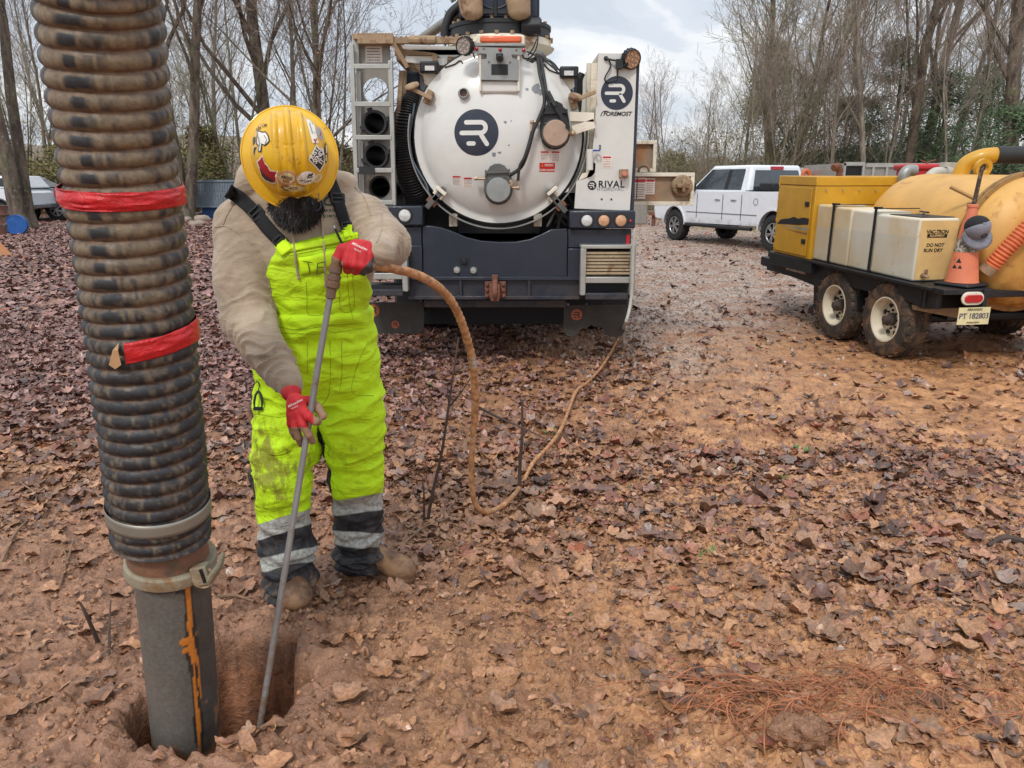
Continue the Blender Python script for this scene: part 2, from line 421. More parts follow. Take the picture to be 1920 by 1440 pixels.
def leaves(rng, x, y, tmpl, smin, smax, claymix, tilt, zoff=.004, redmix=None, curl=.5):
    n = len(x); V0, F0 = tmpl; m = len(V0)
    s = rng.uniform(smin, smax, n)*.5
    a = rng.uniform(-1, 1, n)*curl; b = rng.uniform(-.4, 1, n)*curl; tw = rng.uniform(-1, 1, n)*curl
    asp = rng.uniform(.7, 1.15, n)
    u = V0[None, :, 0]*np.ones((n, 1)); v = V0[None, :, 1]*asp[:, None]
    fold = rng.uniform(0, .5, n)[:, None]
    zz_ = a[:, None]*u*u+b[:, None]*v*v+tw[:, None]*u*v+fold*np.abs(v)+.16*curl*2*vn(u*3+x[:, None]*50, v*3+y[:, None]*50, 0, 3)
    yaw = rng.uniform(0, 2*PI, n); tx = rng.normal(0, tilt, n); ty = rng.normal(0, tilt, n)
    X = u*s[:, None]; Y = v*s[:, None]; Z = zz_*s[:, None]
    Y, Z = Y*np.cos(tx)[:, None]-Z*np.sin(tx)[:, None], Y*np.sin(tx)[:, None]+Z*np.cos(tx)[:, None]
    X, Z = X*np.cos(ty)[:, None]+Z*np.sin(ty)[:, None], -X*np.sin(ty)[:, None]+Z*np.cos(ty)[:, None]
    X, Y = X*np.cos(yaw)[:, None]-Y*np.sin(yaw)[:, None], X*np.sin(yaw)[:, None]+Y*np.cos(yaw)[:, None]
    wx, wy = X+x[:, None], Y+y[:, None]
    Z = Z+Hg(x, y)[:, None]+zoff+rng.uniform(-.008, .010, n)[:, None]
    ci = rng.integers(0, len(PAL), n); col = PAL[ci]*rng.uniform(.65, 1.35, n)[:, None]
    if redmix is not None:
        q = redmix(x, y)[:, None]; col = col*(1-q)+q*col.mean(1)[:, None]*np.array([1.55, .86, .78])*1.05
    rare = rng.uniform(0, 1, n) < .012; col[rare] = np.array(srgb(150, 82, 48))
    k = claymix(x, y); isC = rng.uniform(0, 1, n) < k
    cc = CLAYC[rng.integers(0, len(CLAYC), n)]*rng.uniform(.75, 1.12, n)[:, None]
    col[isC] = cc[isC]
    P = np.stack([wx, wy, Z], -1).reshape(-1, 3)
    F = (F0[None]+(np.arange(n)*m)[:, None, None]).reshape(-1, 3)
    # mud smeared on part of each leaf
    mm = sstep(.1, .5, fbm(wx*25, wy*25, 0, 2, 17)+k[:, None]*.55-.25)[..., None]
    C = col[:, None, :]*(1-mm*.75)+np.array(srgb(168, 120, 88))*mm*.75
    return P, F, C.reshape(-1, 3)
def fr(x, y, mg=1.12): return (np.abs(x) < (y*.69+.35)*mg+.6)
def d_near(x, y):
    n = fbm(x*1.7, y*1.7, 0, 3, 101)
    d = .42+.45*sstep(-.1, .45, n)
    d = d*(.45+.55*sstep(2.2, 3.6, y+.5*x*(x > 0)))
    d = np.maximum(d, .85*np.exp(-(((x-.25)/1.0)**2+((y-3.5)/.75)**2)))                       # drift beyond the lance hose
    d = np.maximum(d, .95*sstep(-.12, .25, -np.abs((y-2.9)-.55*(1.5-x))+.35+.3*n)*sstep(.6, 1.2, x))   # drift running to the lower right
    d = d*(1-.45*np.exp(-(((x+.1)/.8)**2+((y-1.7)/.7)**2)))
    d = d*(1-.62*sstep(-.1, .4, -.35-x+.35*n)*(1-sstep(3.3, 4.1, y+.4*n)))
    d = np.where(hole_d(x, y) < 1.12, 0, d)
    return d*fr(x, y)
def clay_near(x, y): return np.clip(1.0-.20*(y-1.2)+.30*fbm(x*2, y*2, 0, 2, 111)-.30*sstep(.5, 1.3, x)+.30*sstep(.5, 1.1, -x)*(y < 3.4), .08, .93)
red = lambda x, y: .62*sstep(3.6, 6.5, y)*(1-sstep(-.8, .6, x-.05*y))+.1
rng = np.random.default_rng(7)
PV, PF, PC, off = [], [], [], 0
def emit(r):
    global off
    P, F, C = r; PV.append(P); PF.append(F+off); PC.append(C); off += len(P)
for kd, n_, s0, s1, cu in ((0, 5500, .06, .15, .75), (1, 5200, .05, .13, .85), (2, 7200, .05, .13, .85), (3, 9000, .03, .08, .8), (4, 44000, .010, .045, 1.0)):
    x, y = scatter(rng, n_, (-3.2, 3.6), (1.0, 4.4), d_near)
    emit(leaves(rng, x, y, leaf_template(kd, 20 if kd else 26), s0*.82, s1*.85, clay_near, .15, redmix=red, curl=cu*.75))
def d_mid(x, y):
    n = fbm(x*.9, y*.9, 0, 4, 103)
    left = 1-sstep(-1.2, .6, x-.06*(y-4)+.5*n)
    d = .10+.62*sstep(-.02, .4, n)
    d = d*(1-.72*sstep(.6, 1.8, x)*sstep(4.6, 6, y))
    d = np.maximum(d, left*sstep(3.9, 4.8, y)*1.0)
    d = np.maximum(d, .62*(np.abs(x-.1) < 1.0)*(1-sstep(6.2, 8, y))*(.5+.5*sstep(-.2, .2, n)))
    d = d*(.8)*(1-.7*masks(x, y)[1]) + .05
    return np.clip(d, 0, 1)*fr(x, y)
clay_mid = lambda x, y: np.clip(.30-.06*(y-4)-.25*(x < -.5)+.15*(x > 1.2), .02, .6)
for kd, n_, s0, s1 in ((0, 24000, .05, .12), (2, 20000, .05, .11), (3, 22000, .03, .08)):
    x, y = scatter(rng, n_, (-7.5, 7.5), (4.2, 9.5), d_mid)
    emit(leaves(rng, x, y, leaf_template(kd, 10), s0, s1, clay_mid, .3, redmix=red, curl=.6))
def d_far(x, y):
    n = fbm(x*.35, y*.35, 0, 4, 105)
    left = 1-sstep(-3.2, .2, x+.6*n+.03*y)
    d = np.maximum(left, .16*sstep(-.1, .5, n)+.03)
    return d*fr(x, y)*(1-.45*sstep(12, 34, y)*(x < 0))
V4 = np.array([(1, 0), (.2, .55), (-.9, .3), (-.8, -.4), (.3, -.6)]); F4 = np.array([(0, 1, 4), (1, 2, 4), (2, 3, 4)])
x, y = scatter(rng, 230000, (-26, 18), (9.2, 36), d_far)
emit(leaves(rng, x, y, (V4, F4), .08, .17, lambda x, y: x*0+.05, .3, redmix=red, curl=.6))
t = NT('fallen_leaf'); cc_ = t.attr()
c = t.mix(1.0, cc_, t.mix(t.ramp(t.noise(90, 3, .6), .3, .7), (.7,)*3, (1.25,)*3), 'MULTIPLY')
t.set(color=c, rough=t.ramp(t.noise(12, 2), .35, .65, .27, .55), spec=.55); t.bump(t.noise(120, 3), .3, .003)
LM = t.m
lv = np_obj('leaf_litter', np.concatenate(PV), np.concatenate(PF), LM, cols=np.concatenate(PC), smooth=True)
tag(lv, 'wet brown fallen leaves strewn over the clay yard', 'leaves', kind='stuff')

# clods and crumbs of clay, pebbles
def clods(rng, x, y, s0, s1, c0, c1, name, label, cat, sink=.35):
    n = len(x); ph = (1+5**.5)/2
    ico = np.array([(-1, ph, 0), (1, ph, 0), (-1, -ph, 0), (1, -ph, 0), (0, -1, ph), (0, 1, ph), (0, -1, -ph), (0, 1, -ph), (ph, 0, -1), (ph, 0, 1), (-ph, 0, -1), (-ph, 0, 1)])/1.9
    F0 = np.array([(0, 11, 5), (0, 5, 1), (0, 1, 7), (0, 7, 10), (0, 10, 11), (1, 5, 9), (5, 11, 4), (11, 10, 2), (10, 7, 6), (7, 1, 8), (3, 9, 4), (3, 4, 2), (3, 2, 6), (3, 6, 8), (3, 8, 9), (4, 9, 5), (2, 4, 11), (6, 2, 10), (8, 6, 7), (9, 8, 1)])
    s = rng.uniform(s0, s1, n)**1.0; P = ico[None]*(1+rng.uniform(-.3, .3, (n, 12, 1)))*s[:, None, None]*rng.uniform(.6, 1.1, (n, 1, 3))
    P = P+np.stack([x, y, Hg(x, y)+s*(.5-sink)], -1)[:, None]
    F = (F0[None]+(np.arange(n)*12)[:, None, None]).reshape(-1, 3)
    C = np.array(c0)[None]+(np.array(c1)-np.array(c0))[None]*rng.uniform(0, 1, (n, 1)); C = np.repeat(C*rng.uniform(.8, 1.15, (n, 1)), 12, 0)
    o = np_obj(name, P.reshape(-1, 3), F, LM, cols=C, smooth=True); return tag(o, label, cat, kind='stuff')
rng = np.random.default_rng(3)
x, y = scatter(rng, 26000, (-2.6, 3.2), (1.0, 4.8), lambda x, y: (.25+.6*sstep(0, .5, fbm(x*2, y*2, 0, 3, 130)))*fr(x, y)*(hole_d(x, y) > 1.0))
clods(rng, x, y, .003, .013, srgb(112, 78, 58), srgb(170, 122, 88), 'clay_crumbs', 'orange crumbs of wet clay lying between the leaves', 'clay')
x, y = scatter(rng, 42000, (-.5, 12), (6.0, 26), lambda x, y: masks(x, y)[1]*fr(x, y)*.9+.03)
clods(rng, x, y, .008, .022, srgb(122, 100, 86), srgb(190, 176, 166), 'gravel', 'pale gravel spread over the drive beside the truck', 'gravel')
for k, (px, py, s) in enumerate(((1018, 1385, .045), (985, 1195, .04), (1240, 1040, .04), (600, 1300, .03), (1500, 1420, .075), (860, 1010, .03))):
    p = G(px, py); b = MB(); b.sphere((0, 0, 0), (s, s*.8, s*.6), 48, 30); V = np.array(b.v)
    V *= (1+.75*fbm(V[:, 0]*26+k*5, V[:, 1]*26, V[:, 2]*26, 5, 140+k))[:, None]
    if k in (1, 2, 3, 5): continue
    V += np.array([p.x, p.y, gz(p.x, p.y)+s*.2]); b.v = [tuple(q) for q in V]
    o = b.build('clay_clod', GM); tag(o, ['small yellow brown clay clod in the foreground mud', 'flat pale clay clod on the mud below the looping hose', 'brown clay clod beside dark leaves right of the hose loop', 'low clay clod in front of the tan boots', 'large rusty brown clod at the bottom edge among orange roots'][k], 'clod', 'loose clods of clay')
# ================================================================== TREES
def bark(name, c0, c1, moss=.0):
    t = NT(name); n = t.noise(5, 6, .65, st=(1, 1, .25)); c = t.mix(t.ramp(n, .35, .65), c0, c1)
    if moss: c = t.mix(t.math('MULTIPLY', t.ramp(t.noise(2.3, 4), .5, .62), moss), c, srgb(104, 112, 74))
    c = t.mix(t.math('MULTIPLY', t.ramp(t.noise(9, 4), .62, .7), .5), c, srgb(165, 162, 150))
    t.set(color=c, rough=.9); t.bump(t.noise(14, 6, .7, st=(1, 1, .2)), .8, .03); return t.m
BK1 = bark('grey_brown_bark', srgb(66, 56, 48), srgb(118, 104, 92), .35)
BK2 = bark('mossy_bark', srgb(74, 68, 52), srgb(126, 118, 96), .6)
BKF = bark('hazy_far_bark', srgb(98, 88, 78), srgb(142, 130, 118), .4)  # bark lightened so that distance haze is in its colour
TW1 = M('twig_bark_brown', srgb(132, 118, 108), .9, var=.3, vscale=.6)  # twig colour lightened as well, for the haze over the far trees
TW2 = M('twig_bark_grey_green', srgb(144, 137, 118), .9, var=.3, vscale=.6)
def leafmat(name, c0, c1, c2=None, sc=1.4):
    t = NT(name); c = t.mix(t.ramp(t.noise(sc, 4, .6), .35, .65), c0, c1)
    c = t.mix(t.ramp(t.noise(11, 2, .6), .4, .7), c, c2 or c1); t.set(color=c, rough=.65); return t.m
GRN = leafmat('cedar_green', srgb(38, 56, 30), srgb(84, 106, 62), srgb(62, 80, 48))
OLV = leafmat('olive_leaves', srgb(74, 80, 42), srgb(122, 124, 70), srgb(132, 110, 62))
RUS = leafmat('russet_leaves', srgb(112, 72, 50), srgb(156, 112, 82), srgb(126, 92, 64))
def grow(rng, h, r0, lean=(0, 0), spread=.55, levels=4, fork=0, droop=0.0, kids=(13, 8, 6, 5), low=.25, fine=.0045):
    """returns (thick branches, twigs, tips)"""
    thick, thin, tips = MB(), MB(), []
    def br(p, d, ln, r, lv):
        ns = 9 if lv == 0 else (6 if lv == 1 else 4 if lv == 2 else 3)
        P = [p.copy()]; q = p.copy(); d = d.normalized()
        for i in range(ns):
            wob = .05 if lv == 0 else .16
            d = (d+Vector((rng.gauss(0, wob), rng.gauss(0, wob), rng.gauss(0, wob*.6)))+Vector((0, 0, (.06 if lv else .04) - droop*(lv > 1)*.2))).normalized()
            q = q+d*ln/ns; P.append(q.copy())
        tip = fine if lv < levels else fine*.6
        rr = [lerp(r, max(tip, r*.22 if lv == 0 else tip), (i/ns)**.85) for i in range(ns+1)]
        (thick if lv < 2 else thin).tube(P, rr, 9 if lv == 0 else 5 if lv == 1 else 3, cap=False)
        if lv >= levels: tips.append((P[-1], d)); return
        nk = kids[lv] if lv < len(kids) else 3
        for k in range(nk):
            t_ = (low if lv == 0 else .2)+(.98-(low if lv == 0 else .2))*(k+rng.random()*.8)/nk
            i = min(int(t_*ns), ns-1); a = lerp(P[i], P[i+1], t_*ns-i); dd = (P[i+1]-P[i]).normalized()
            az = rng.random()*2*PI; pe = dd.orthogonal().normalized(); pe = Quaternion(dd, az) @ pe
            ang = spread*rng.uniform(.65, 1.25)
            nd = (dd*math.cos(ang)+pe*math.sin(ang)); nd.z += .12
            L2 = ln*(1-t_*.55)*rng.uniform(.38, .62) if lv == 0 else ln*(1.05-t_*.5)*rng.uniform(.4, .65)
            br(a, nd, L2, max(fine*1.1, lerp(rr[i], rr[i+1], t_*ns-i)*rng.uniform(.34, .54)), lv+1)
    base = Vector((0, 0, -.15))
    if fork:
        for k in range(fork):
            az = 2*PI*k/fork+rng.random(); an = rng.uniform(.12, .38)
            br(base, Vector((math.cos(az)*an+lean[0], math.sin(az)*an+lean[1], 1)), h*rng.uniform(.8, 1), r0*.62, 0)
    else: br(base, Vector((lean[0], lean[1], 1)), h, r0, 0)
    # root flare
    thick.lathe([(r0*1.7, -.2), (r0*1.25, .12), (r0*1.02, .5)], (0, 0, 0), n=10)
    return thick, thin, tips
def tufts(rng, tips, n, s, spread):
    b = MB(); V = []; F = []
    for _ in range(n):
        p, d = tips[rng.randrange(len(tips))]; c = p+Vector((rng.gauss(0, spread), rng.gauss(0, spread), rng.gauss(0, spread)))
        u = Vector((rng.gauss(0, 1), rng.gauss(0, 1), rng.gauss(0, 1))).normalized(); v = u.orthogonal().normalized(); k = rng.uniform(.5, 1.3)*s
        o = len(V); V += [c-u*k, c+v*k*.5, c+u*k, c-v*k*.5+u*.1*k]; F += [(o, o+1, o+2), (o, o+2, o+3)]
    b.v = [tuple(q) for q in V]; b.f = F; return b
def copy_tree(o, loc, rz, sc, label=None, group=None, cat=None):
    c = o.copy(); COL.objects.link(c); c.location = loc; c.rotation_euler = (0, 0, rz); c.scale = (sc, sc, sc)
    if label: c['label'] = label
    if group: c['group'] = group
    for ch in list(o.children):
        d = ch.copy(); COL.objects.link(d); d.parent = c
    return c
def make_tree(name, rng, label, group, tm, wm, lm=None, nl=0, ls=.05, lsp=.12, **k):
    r = thing(name, label, 'tree', (0, 0, 0), group, local=True)
    a, b, tips = grow(rng, **k)
    a.build('trunk', tm, r, angle=60); b.build('branches', wm, r, smooth=False)
    if nl: tufts(rng, tips, nl, ls, lsp).build('leaves', lm, r, smooth=False)
    return r
rg = random.Random(5)
GRB = 'bare trees along the forest edge'
GLAB = 'bare grey winter tree standing in the forest edge'
P_ = [make_tree('bare_tree', random.Random(s), GLAB, GRB, *a, **k) for s, a, k in (
    (1, (BKF, TW1, RUS, 260, .045, .05), dict(h=13, r0=.14, spread=.68, low=.22, kids=(13, 7, 4, 3))),
    (2, (BK2, TW2, None, 0), dict(h=11, r0=.11, spread=.72, fork=3, low=.3, kids=(9, 7, 4, 3))),
    (3, (BKF, TW1, RUS, 500, .05, .08), dict(h=15, r0=.16, spread=.62, low=.28, kids=(14, 7, 4, 3))),
    (4, (BK2, TW2, RUS, 150, .05, .05), dict(h=9, r0=.11, spread=.7, fork=4, low=.2, kids=(7, 6, 4, 3))),
    (6, (BKF, TW1, None, 0), dict(h=12, r0=.12, spread=.65, fork=2, low=.25, kids=(11, 8, 4, 3))))]
used = [False]*5
def plant(i, x, y, s, rz=None, label=None, group=GRB):
    rz = rg.random()*6.28 if rz is None else rz
    if not used[i]:
        used[i] = True; o = P_[i]; o.location = (x, y, 0); o.rotation_euler = (0, 0, rz); o.scale = (s, s, s)
        if label: o['label'] = label
    else: o = copy_tree(P_[i], (x, y, 0), rz, s, label or GLAB, group)
    return o
# left and behind the truck
for k in range(24):
    y = rg.uniform(38, 62); px = rg.uniform(-120, 640); x = (px-960)/FPX*y
    plant(rg.choice((0, 1, 2, 3, 4)), x, y, rg.uniform(.8, 1.25))
for k in range(10):      # low ones behind the truck
    y = rg.uniform(50, 66); px = rg.uniform(640, 1240); plant(rg.choice((1, 3)), (px-960)/FPX*y, y, rg.uniform(.35, .55))
# right side, rising to the right
for k in range(38):
    px = 1195+760*(k+rg.random())/38; y = rg.uniform(32, 54)
    f = np.interp(px, (1195, 1290, 1345, 1430, 1560, 1960), (.36, .42, .66, .78, .98, 1.1))*y/40
    plant(rg.choice((0, 1, 2, 4, 4, 3)), (px-960)/FPX*y, y, f*rg.uniform(.85, 1.1))
# individual trees one can tell apart: (px at base, distance, radius, height, lean, label)
def solo(seed, px, y, label, tm=BK1, wm=TW1, lm=None, nl=0, **k):
    r = make_tree('tree', random.Random(seed), label, None, tm, wm, lm, nl, **k)
    r.location = ((px-960)/FPX*(y*CP+1.6*SP), y, 0); return r
solo(11, 38, 27, 'rough grey trunk left of the suction hose, leftmost of the near pair', h=22, r0=.27, lean=(.02, 0), spread=.5, low=.3, kids=(14, 8, 5, 3), fine=.007)
solo(12, 57, 27.6, 'grey trunk leaning right, second of the pair above the blue barrel', h=21, r0=.22, lean=(.075, 0), spread=.5, low=.3, kids=(14, 8, 5, 3), fine=.007)
solo(13, 342, 33, 'thick grey tree just right of the black suction hose, leaning left', h=22, r0=.34, lean=(-.045, .02), spread=.5, low=.25, kids=(14, 8, 5, 3), fine=.007)
solo(23, 352, 33.3, 'grey tree leaning right beside the thick trunk next to the hose', h=20, r0=.26, lean=(.10, .02), spread=.55, low=.25, kids=(13, 8, 5, 3), fine=.007)
solo(14, 505, 38, 'tall dark tree rising straight behind the yellow hard hat', h=26, r0=.36, lean=(-.01, 0), spread=.7, low=.12, kids=(22, 9, 6, 4), fine=.0075)
solo(15, 575, 33, 'drooping bare tree between the hard hat and the truck rack', BK1, TW1, RUS, 900, h=17, r0=.2, lean=(.16, 0), spread=.9, low=.15, droop=.6, kids=(18, 9, 6, 5), fine=.007)
solo(16, 1700, 36, 'tall forked dark tree rising above the yellow trailer', BK1, TW1, RUS, 300, h=24, r0=.42, fork=2, lean=(.03, 0), spread=.5, low=.2, kids=(14, 8, 6, 4), fine=.0075)
solo(17, 1885, 33, 'dark straight tree at the right edge of the yard', h=24, r0=.34, lean=(-.02, 0), spread=.55, low=.2, kids=(16, 8, 6, 4), fine=.007)
solo(18, 1455, 36, 'wide spreading mossy tree behind the white pickup', BK2, TW2, None, 0, h=14, r0=.26, fork=4, spread=.7, low=.15, kids=(12, 8, 6, 4), fine=.007)
# evergreens
def cedar(seed, px, y, h, rad, label, mat=GRN, n=5200, base=.1):
    rr = random.Random(seed); r = thing('evergreen_tree', label, 'tree', ((px-960)/FPX*y, y, 0), 'evergreens in the forest edge', local=True)
    tr = MB(); tr.tube([(0, 0, -.2), (rr.uniform(-.1, .1), 0, h*.5), (0, 0, h*.97)], [.14, .09, .02], 7); tr.build('trunk', BK1, r)
    V = []; F = []; bl = []
    for k in range(46):
        z = h*lerp(base, .97, rr.random()); f = (1-(z/h))**.6*rad*rr.uniform(.45, 1.1)+.1; a = rr.random()*6.28
        bl.append((Vector((math.cos(a)*f*.75, math.sin(a)*f*.75, z)), .25+f*.42))
    for k in range(n):
        c, s = bl[rr.randrange(len(bl))]; d = Vector((rr.gauss(0, 1), rr.gauss(0, 1), rr.gauss(0, .55))); p = c+d.normalized()*s*rr.random()**.4
        u = Vector((rr.gauss(0, 1), rr.gauss(0, 1), rr.gauss(.3, .7))).normalized()*rr.uniform(.06, .16); v = u.orthogonal().normalized()*rr.uniform(.02, .05)
        o = len(V); V += [p-u, p+v, p+u, p-v]; F += [(o, o+1, o+2, o+3)]
    b = MB(); b.v = [tuple(q) for q in V]; b.f = F; b.build('crown', mat, r, smooth=False)
cedar(1, 1730, 36, 6.4, 2.6, 'dark green cedar in the forest edge above the red tub')
cedar(12, 1790, 40, 7.2, 3.0, 'broad dark cedar right of the tall forked tree')
cedar(14, 1600, 44, 6.2, 2.8, 'green cedar filling the gap behind the grey dump body')
cedar(15, 1690, 46, 4.6, 3.2, 'low bushy cedar behind the red tub')
cedar(13, 1480, 46, 7.4, 2.4, 'slim cedar left of the generator box, behind bare limbs')
cedar(2, 1640, 40, 8.6, 2.2, 'dark cedar between bare trees above the generator box')
cedar(3, 1420, 44, 8.8, 2.6, 'olive green pine crown above the white pickup', OLV, base=.45)
cedar(4, 1860, 31, 4.4, 2.6, 'bushy green cedar left of the right edge of the yard')
cedar(5, 1555, 42, 5.8, 2.0, 'small cedar behind the generator box')
cedar(6, 20, 40, 3.6, 2.8, 'low green holly behind the white car at the left edge', OLV)
cedar(7, 150, 41, 3.4, 2.6, 'low green holly right of the grey pickup hidden partly by the hose', OLV)
cedar(8, 400, 38, 4.2, 2.2, 'low green bush behind the grey blue dumpster', OLV)
cedar(9, 868, 34, 9.5, 1.2, 'green pine top showing left of the boom turret', base=.6, n=2500)
cedar(10, 1250, 46, 3.2, 2.2, 'small olive bush right of the white truck cabinet', OLV)
cedar(11, 640, 42, 3.6, 2.4, 'low green shrub left of the truck rack', OLV)

# undergrowth: a thicket of stems too many to count
def thicket(name, label, rng, n, xr, yr, hr, mat, dens=None, lf=None, seed=0, rad=(.006, .014)):
    x = rng.uniform(*xr, n); y = rng.uniform(*yr, n); kp = np.abs(x) < (y*.70+2); x, y = x[kp], y[kp]
    if dens is not None: kp = rng.uniform(0, 1, len(x)) < dens(x, y); x, y = x[kp], y[kp]
    n = len(x); hh = rng.uniform(*hr, n)*(.6+.6*(fbm(x*.12, y*.12, 0, 2, seed)*.5+.5)); r = rng.uniform(*rad, n)
    az = rng.uniform(0, 2*PI, n); bend = rng.uniform(.05, .75, n)*hh; ns = 4; V = np.zeros((n, (ns+1)*3, 3))
    curl = rng.normal(0, .25, (n, ns+1, 2)); curl[:, 0] = 0; curl = np.cumsum(curl, 1)*hh[:, None, None]*.12
    for i in range(ns+1):
        t_ = i/ns; c_ = np.stack([x+np.cos(az)*bend*t_**1.7+curl[:, i, 0], y+np.sin(az)*bend*t_**1.7+curl[:, i, 1], hh*(t_-.25*t_*t_*bend/hh)], -1)
        for k in range(3):
            a = 2*PI*k/3; rr_ = r*(1-.75*t_); V[:, i*3+k] = c_+np.stack([np.cos(a)*rr_, np.sin(a)*rr_, 0*rr_], -1)
    F = []
    for i in range(ns):
        for k in range(3): F.append((i*3+k, i*3+(k+1) % 3, i*3+3+(k+1) % 3, i*3+3+k))
    F = (np.array(F)[None]+(np.arange(n)*(ns+1)*3)[:, None, None]).reshape(-1, 4)
    return tag(np_obj(name, V.reshape(-1, 3), F, mat), label, 'undergrowth', kind='stuff')
rn = np.random.default_rng(9)
thicket('undergrowth', 'grey brown tangle of saplings under the trees on the left', rn, 8000, (-46, -6), (40, 66), (1.2, 4.5), TW1, seed=1)
thicket('undergrowth', 'pale green brown thicket of stems behind the pickup and trailer', rn, 12000, (3, 46), (38, 64), (1.4, 5.4), TW2, seed=2)
thicket('undergrowth', 'low brush line far behind the truck', rn, 6000, (-12, 16), (50, 66), (1.0, 3.5), TW1, seed=3)
def leafcloud(name, label, mat, rng, n, xr, yr, hr, s, seed):
    x = rng.uniform(*xr, n); y = rng.uniform(*yr, n); q = fbm(x*.22, y*.22, 0, 3, seed); kp = (np.abs(x) < y*.7+2) & (q > rng.uniform(-.5, .5, n)); x, y, q = x[kp], y[kp], q[kp]
    n = len(x); z = rng.uniform(0, 1, n)**1.3*hr*(.5+.9*(q+.5)); c = np.stack([x, y, z], -1)
    u = rng.normal(0, 1, (n, 3)); u /= np.linalg.norm(u, axis=1)[:, None]; v = np.cross(u, rng.normal(0, 1, (n, 3))); v /= np.linalg.norm(v, axis=1)[:, None]
    k = (rng.uniform(.5, 1.3, n)*s)[:, None]; V = np.stack([c-u*k, c+v*k*.5, c+u*k, c-v*k*.5], 1).reshape(-1, 3)
    F = (np.arange(4)[None]+(np.arange(n)*4)[:, None]); return tag(np_obj(name, V, F, mat), label, 'undergrowth', kind='stuff')
leafcloud('brush_leaves', 'russet leaves clinging to the undergrowth on the left', RUS, rn, 46000, (-46, -4), (38, 66), 4.2, .06, 4)
leafcloud('brush_leaves', 'olive leaves in the undergrowth on the left', OLV, rn, 30000, (-46, -6), (37, 60), 4.0, .08, 5)
leafcloud('brush_leaves', 'russet leaves clinging to the thicket on the right', RUS, rn, 34000, (4, 48), (40, 64), 3.4, .06, 6)
leafcloud('brush_leaves', 'green leaves in the thicket behind the pickup and trailer', OLV, rn, 42000, (6, 48), (38, 62), 3.2, .08, 7)
# far wooded rise closing the view behind the yard
fx = np.linspace(-90, 100, 400); fy = np.linspace(66, 96, 60); FX, FY = np.meshgrid(fx, fy)
FZ = sstep(66, 80, FY)*(2.8+2.2*fbm(FX*.09, FY*.09, 0, 4, 7)+.9*fbm(FX*.8, FY*.8, 0, 3, 8)+1.8*sstep(15, 50, FX)+2.6*sstep(-8, -30, FX))-.3
kk = (np.arange(59)[:, None]*400+np.arange(399)[None, :]).ravel()
hm = leafmat('far_woods', srgb(98, 86, 74), srgb(136, 122, 108), srgb(92, 96, 70), .35)
fo_ = np_obj('far_woods', np.stack([FX, FY, FZ], -1).reshape(-1, 3), np.stack([kk, kk+1, kk+401, kk+400], 1), hm, smooth=False)
tag(fo_, 'far brown woods closing the view behind the yard', 'woods', kind='stuff')
# ================================================================== DECALS (lettering, emblems, stickers)
def text2d(s, size=1.0, bold=0.0, shear=0.0, align='CENTER', space=1.0):
    cu = bpy.data.curves.new('t', 'FONT'); cu.body = s; cu.size = size; cu.offset = bold; cu.shear = shear
    cu.align_x = align; cu.align_y = 'CENTER'; cu.space_character = space; cu.resolution_u = 3
    o = bpy.data.objects.new('t', cu); me = bpy.data.meshes.new_from_object(o)
    V = [(v.co.x, v.co.y) for v in me.vertices]; F = [tuple(p.vertices) for p in me.polygons]
    bpy.data.objects.remove(o); bpy.data.curves.remove(cu); bpy.data.meshes.remove(me); return V, F
def strip2d(P, w_, n=6):
    P = [Vector((p[0], p[1])) for p in P]; Q = [P[0]]
    for a, b in zip(P, P[1:]):
        k = max(1, min(10, int((b-a).length/(w_*.6)))) if (b-a).length < w_*12 else 1; Q += [a.lerp(b, (i+1)/k) for i in range(k)]
    P = Q; V = []; F = []; m = len(P)
    for i in range(m):
        t = (P[min(i+1, m-1)]-P[max(i-1, 0)]).normalized(); q = Vector((-t.y, t.x))*w_/2; V += [tuple(P[i]+q), tuple(P[i]-q)]
    for i in range(m-1): F.append((2*i, 2*i+1, 2*i+3, 2*i+2))
    for e, (i, sgn) in enumerate(((0, -1), (m-1, 1))):
        t = (P[min(i+1, m-1)]-P[max(i-1, 0)]).normalized()*sgn; q = Vector((-t.y, t.x))
        o = len(V); V.append(tuple(P[i]))
        for k in range(n+1):
            a = PI*k/n; V.append(tuple(P[i]+(q*math.cos(a)+t*math.sin(a))*w_/2))
        F += [(o, o+1+k, o+2+k) for k in range(n)]
    return V, F
def disc2d(r, n=36, ry=None, m=6):
    V = [(0, 0)]; F = [(0, 1+k, 1+(k+1) % n) for k in range(n)]
    for j in range(1, m+1): V += [(r*j/m*math.cos(2*PI*k/n), (ry or r)*j/m*math.sin(2*PI*k/n)) for k in range(n)]
    for j in range(m-1): F += [(1+j*n+k, 1+(j+1)*n+k, 1+(j+1)*n+(k+1) % n, 1+j*n+(k+1) % n) for k in range(n)]
    return V, F
def rect2d(w_, h_, nx_=1, ny_=1):
    V = [(w_*(i/nx_-.5), h_*(j/ny_-.5)) for j in range(ny_+1) for i in range(nx_+1)]
    return V, [(j*(nx_+1)+i, j*(nx_+1)+i+1, (j+1)*(nx_+1)+i+1, (j+1)*(nx_+1)+i) for j in range(ny_) for i in range(nx_)]
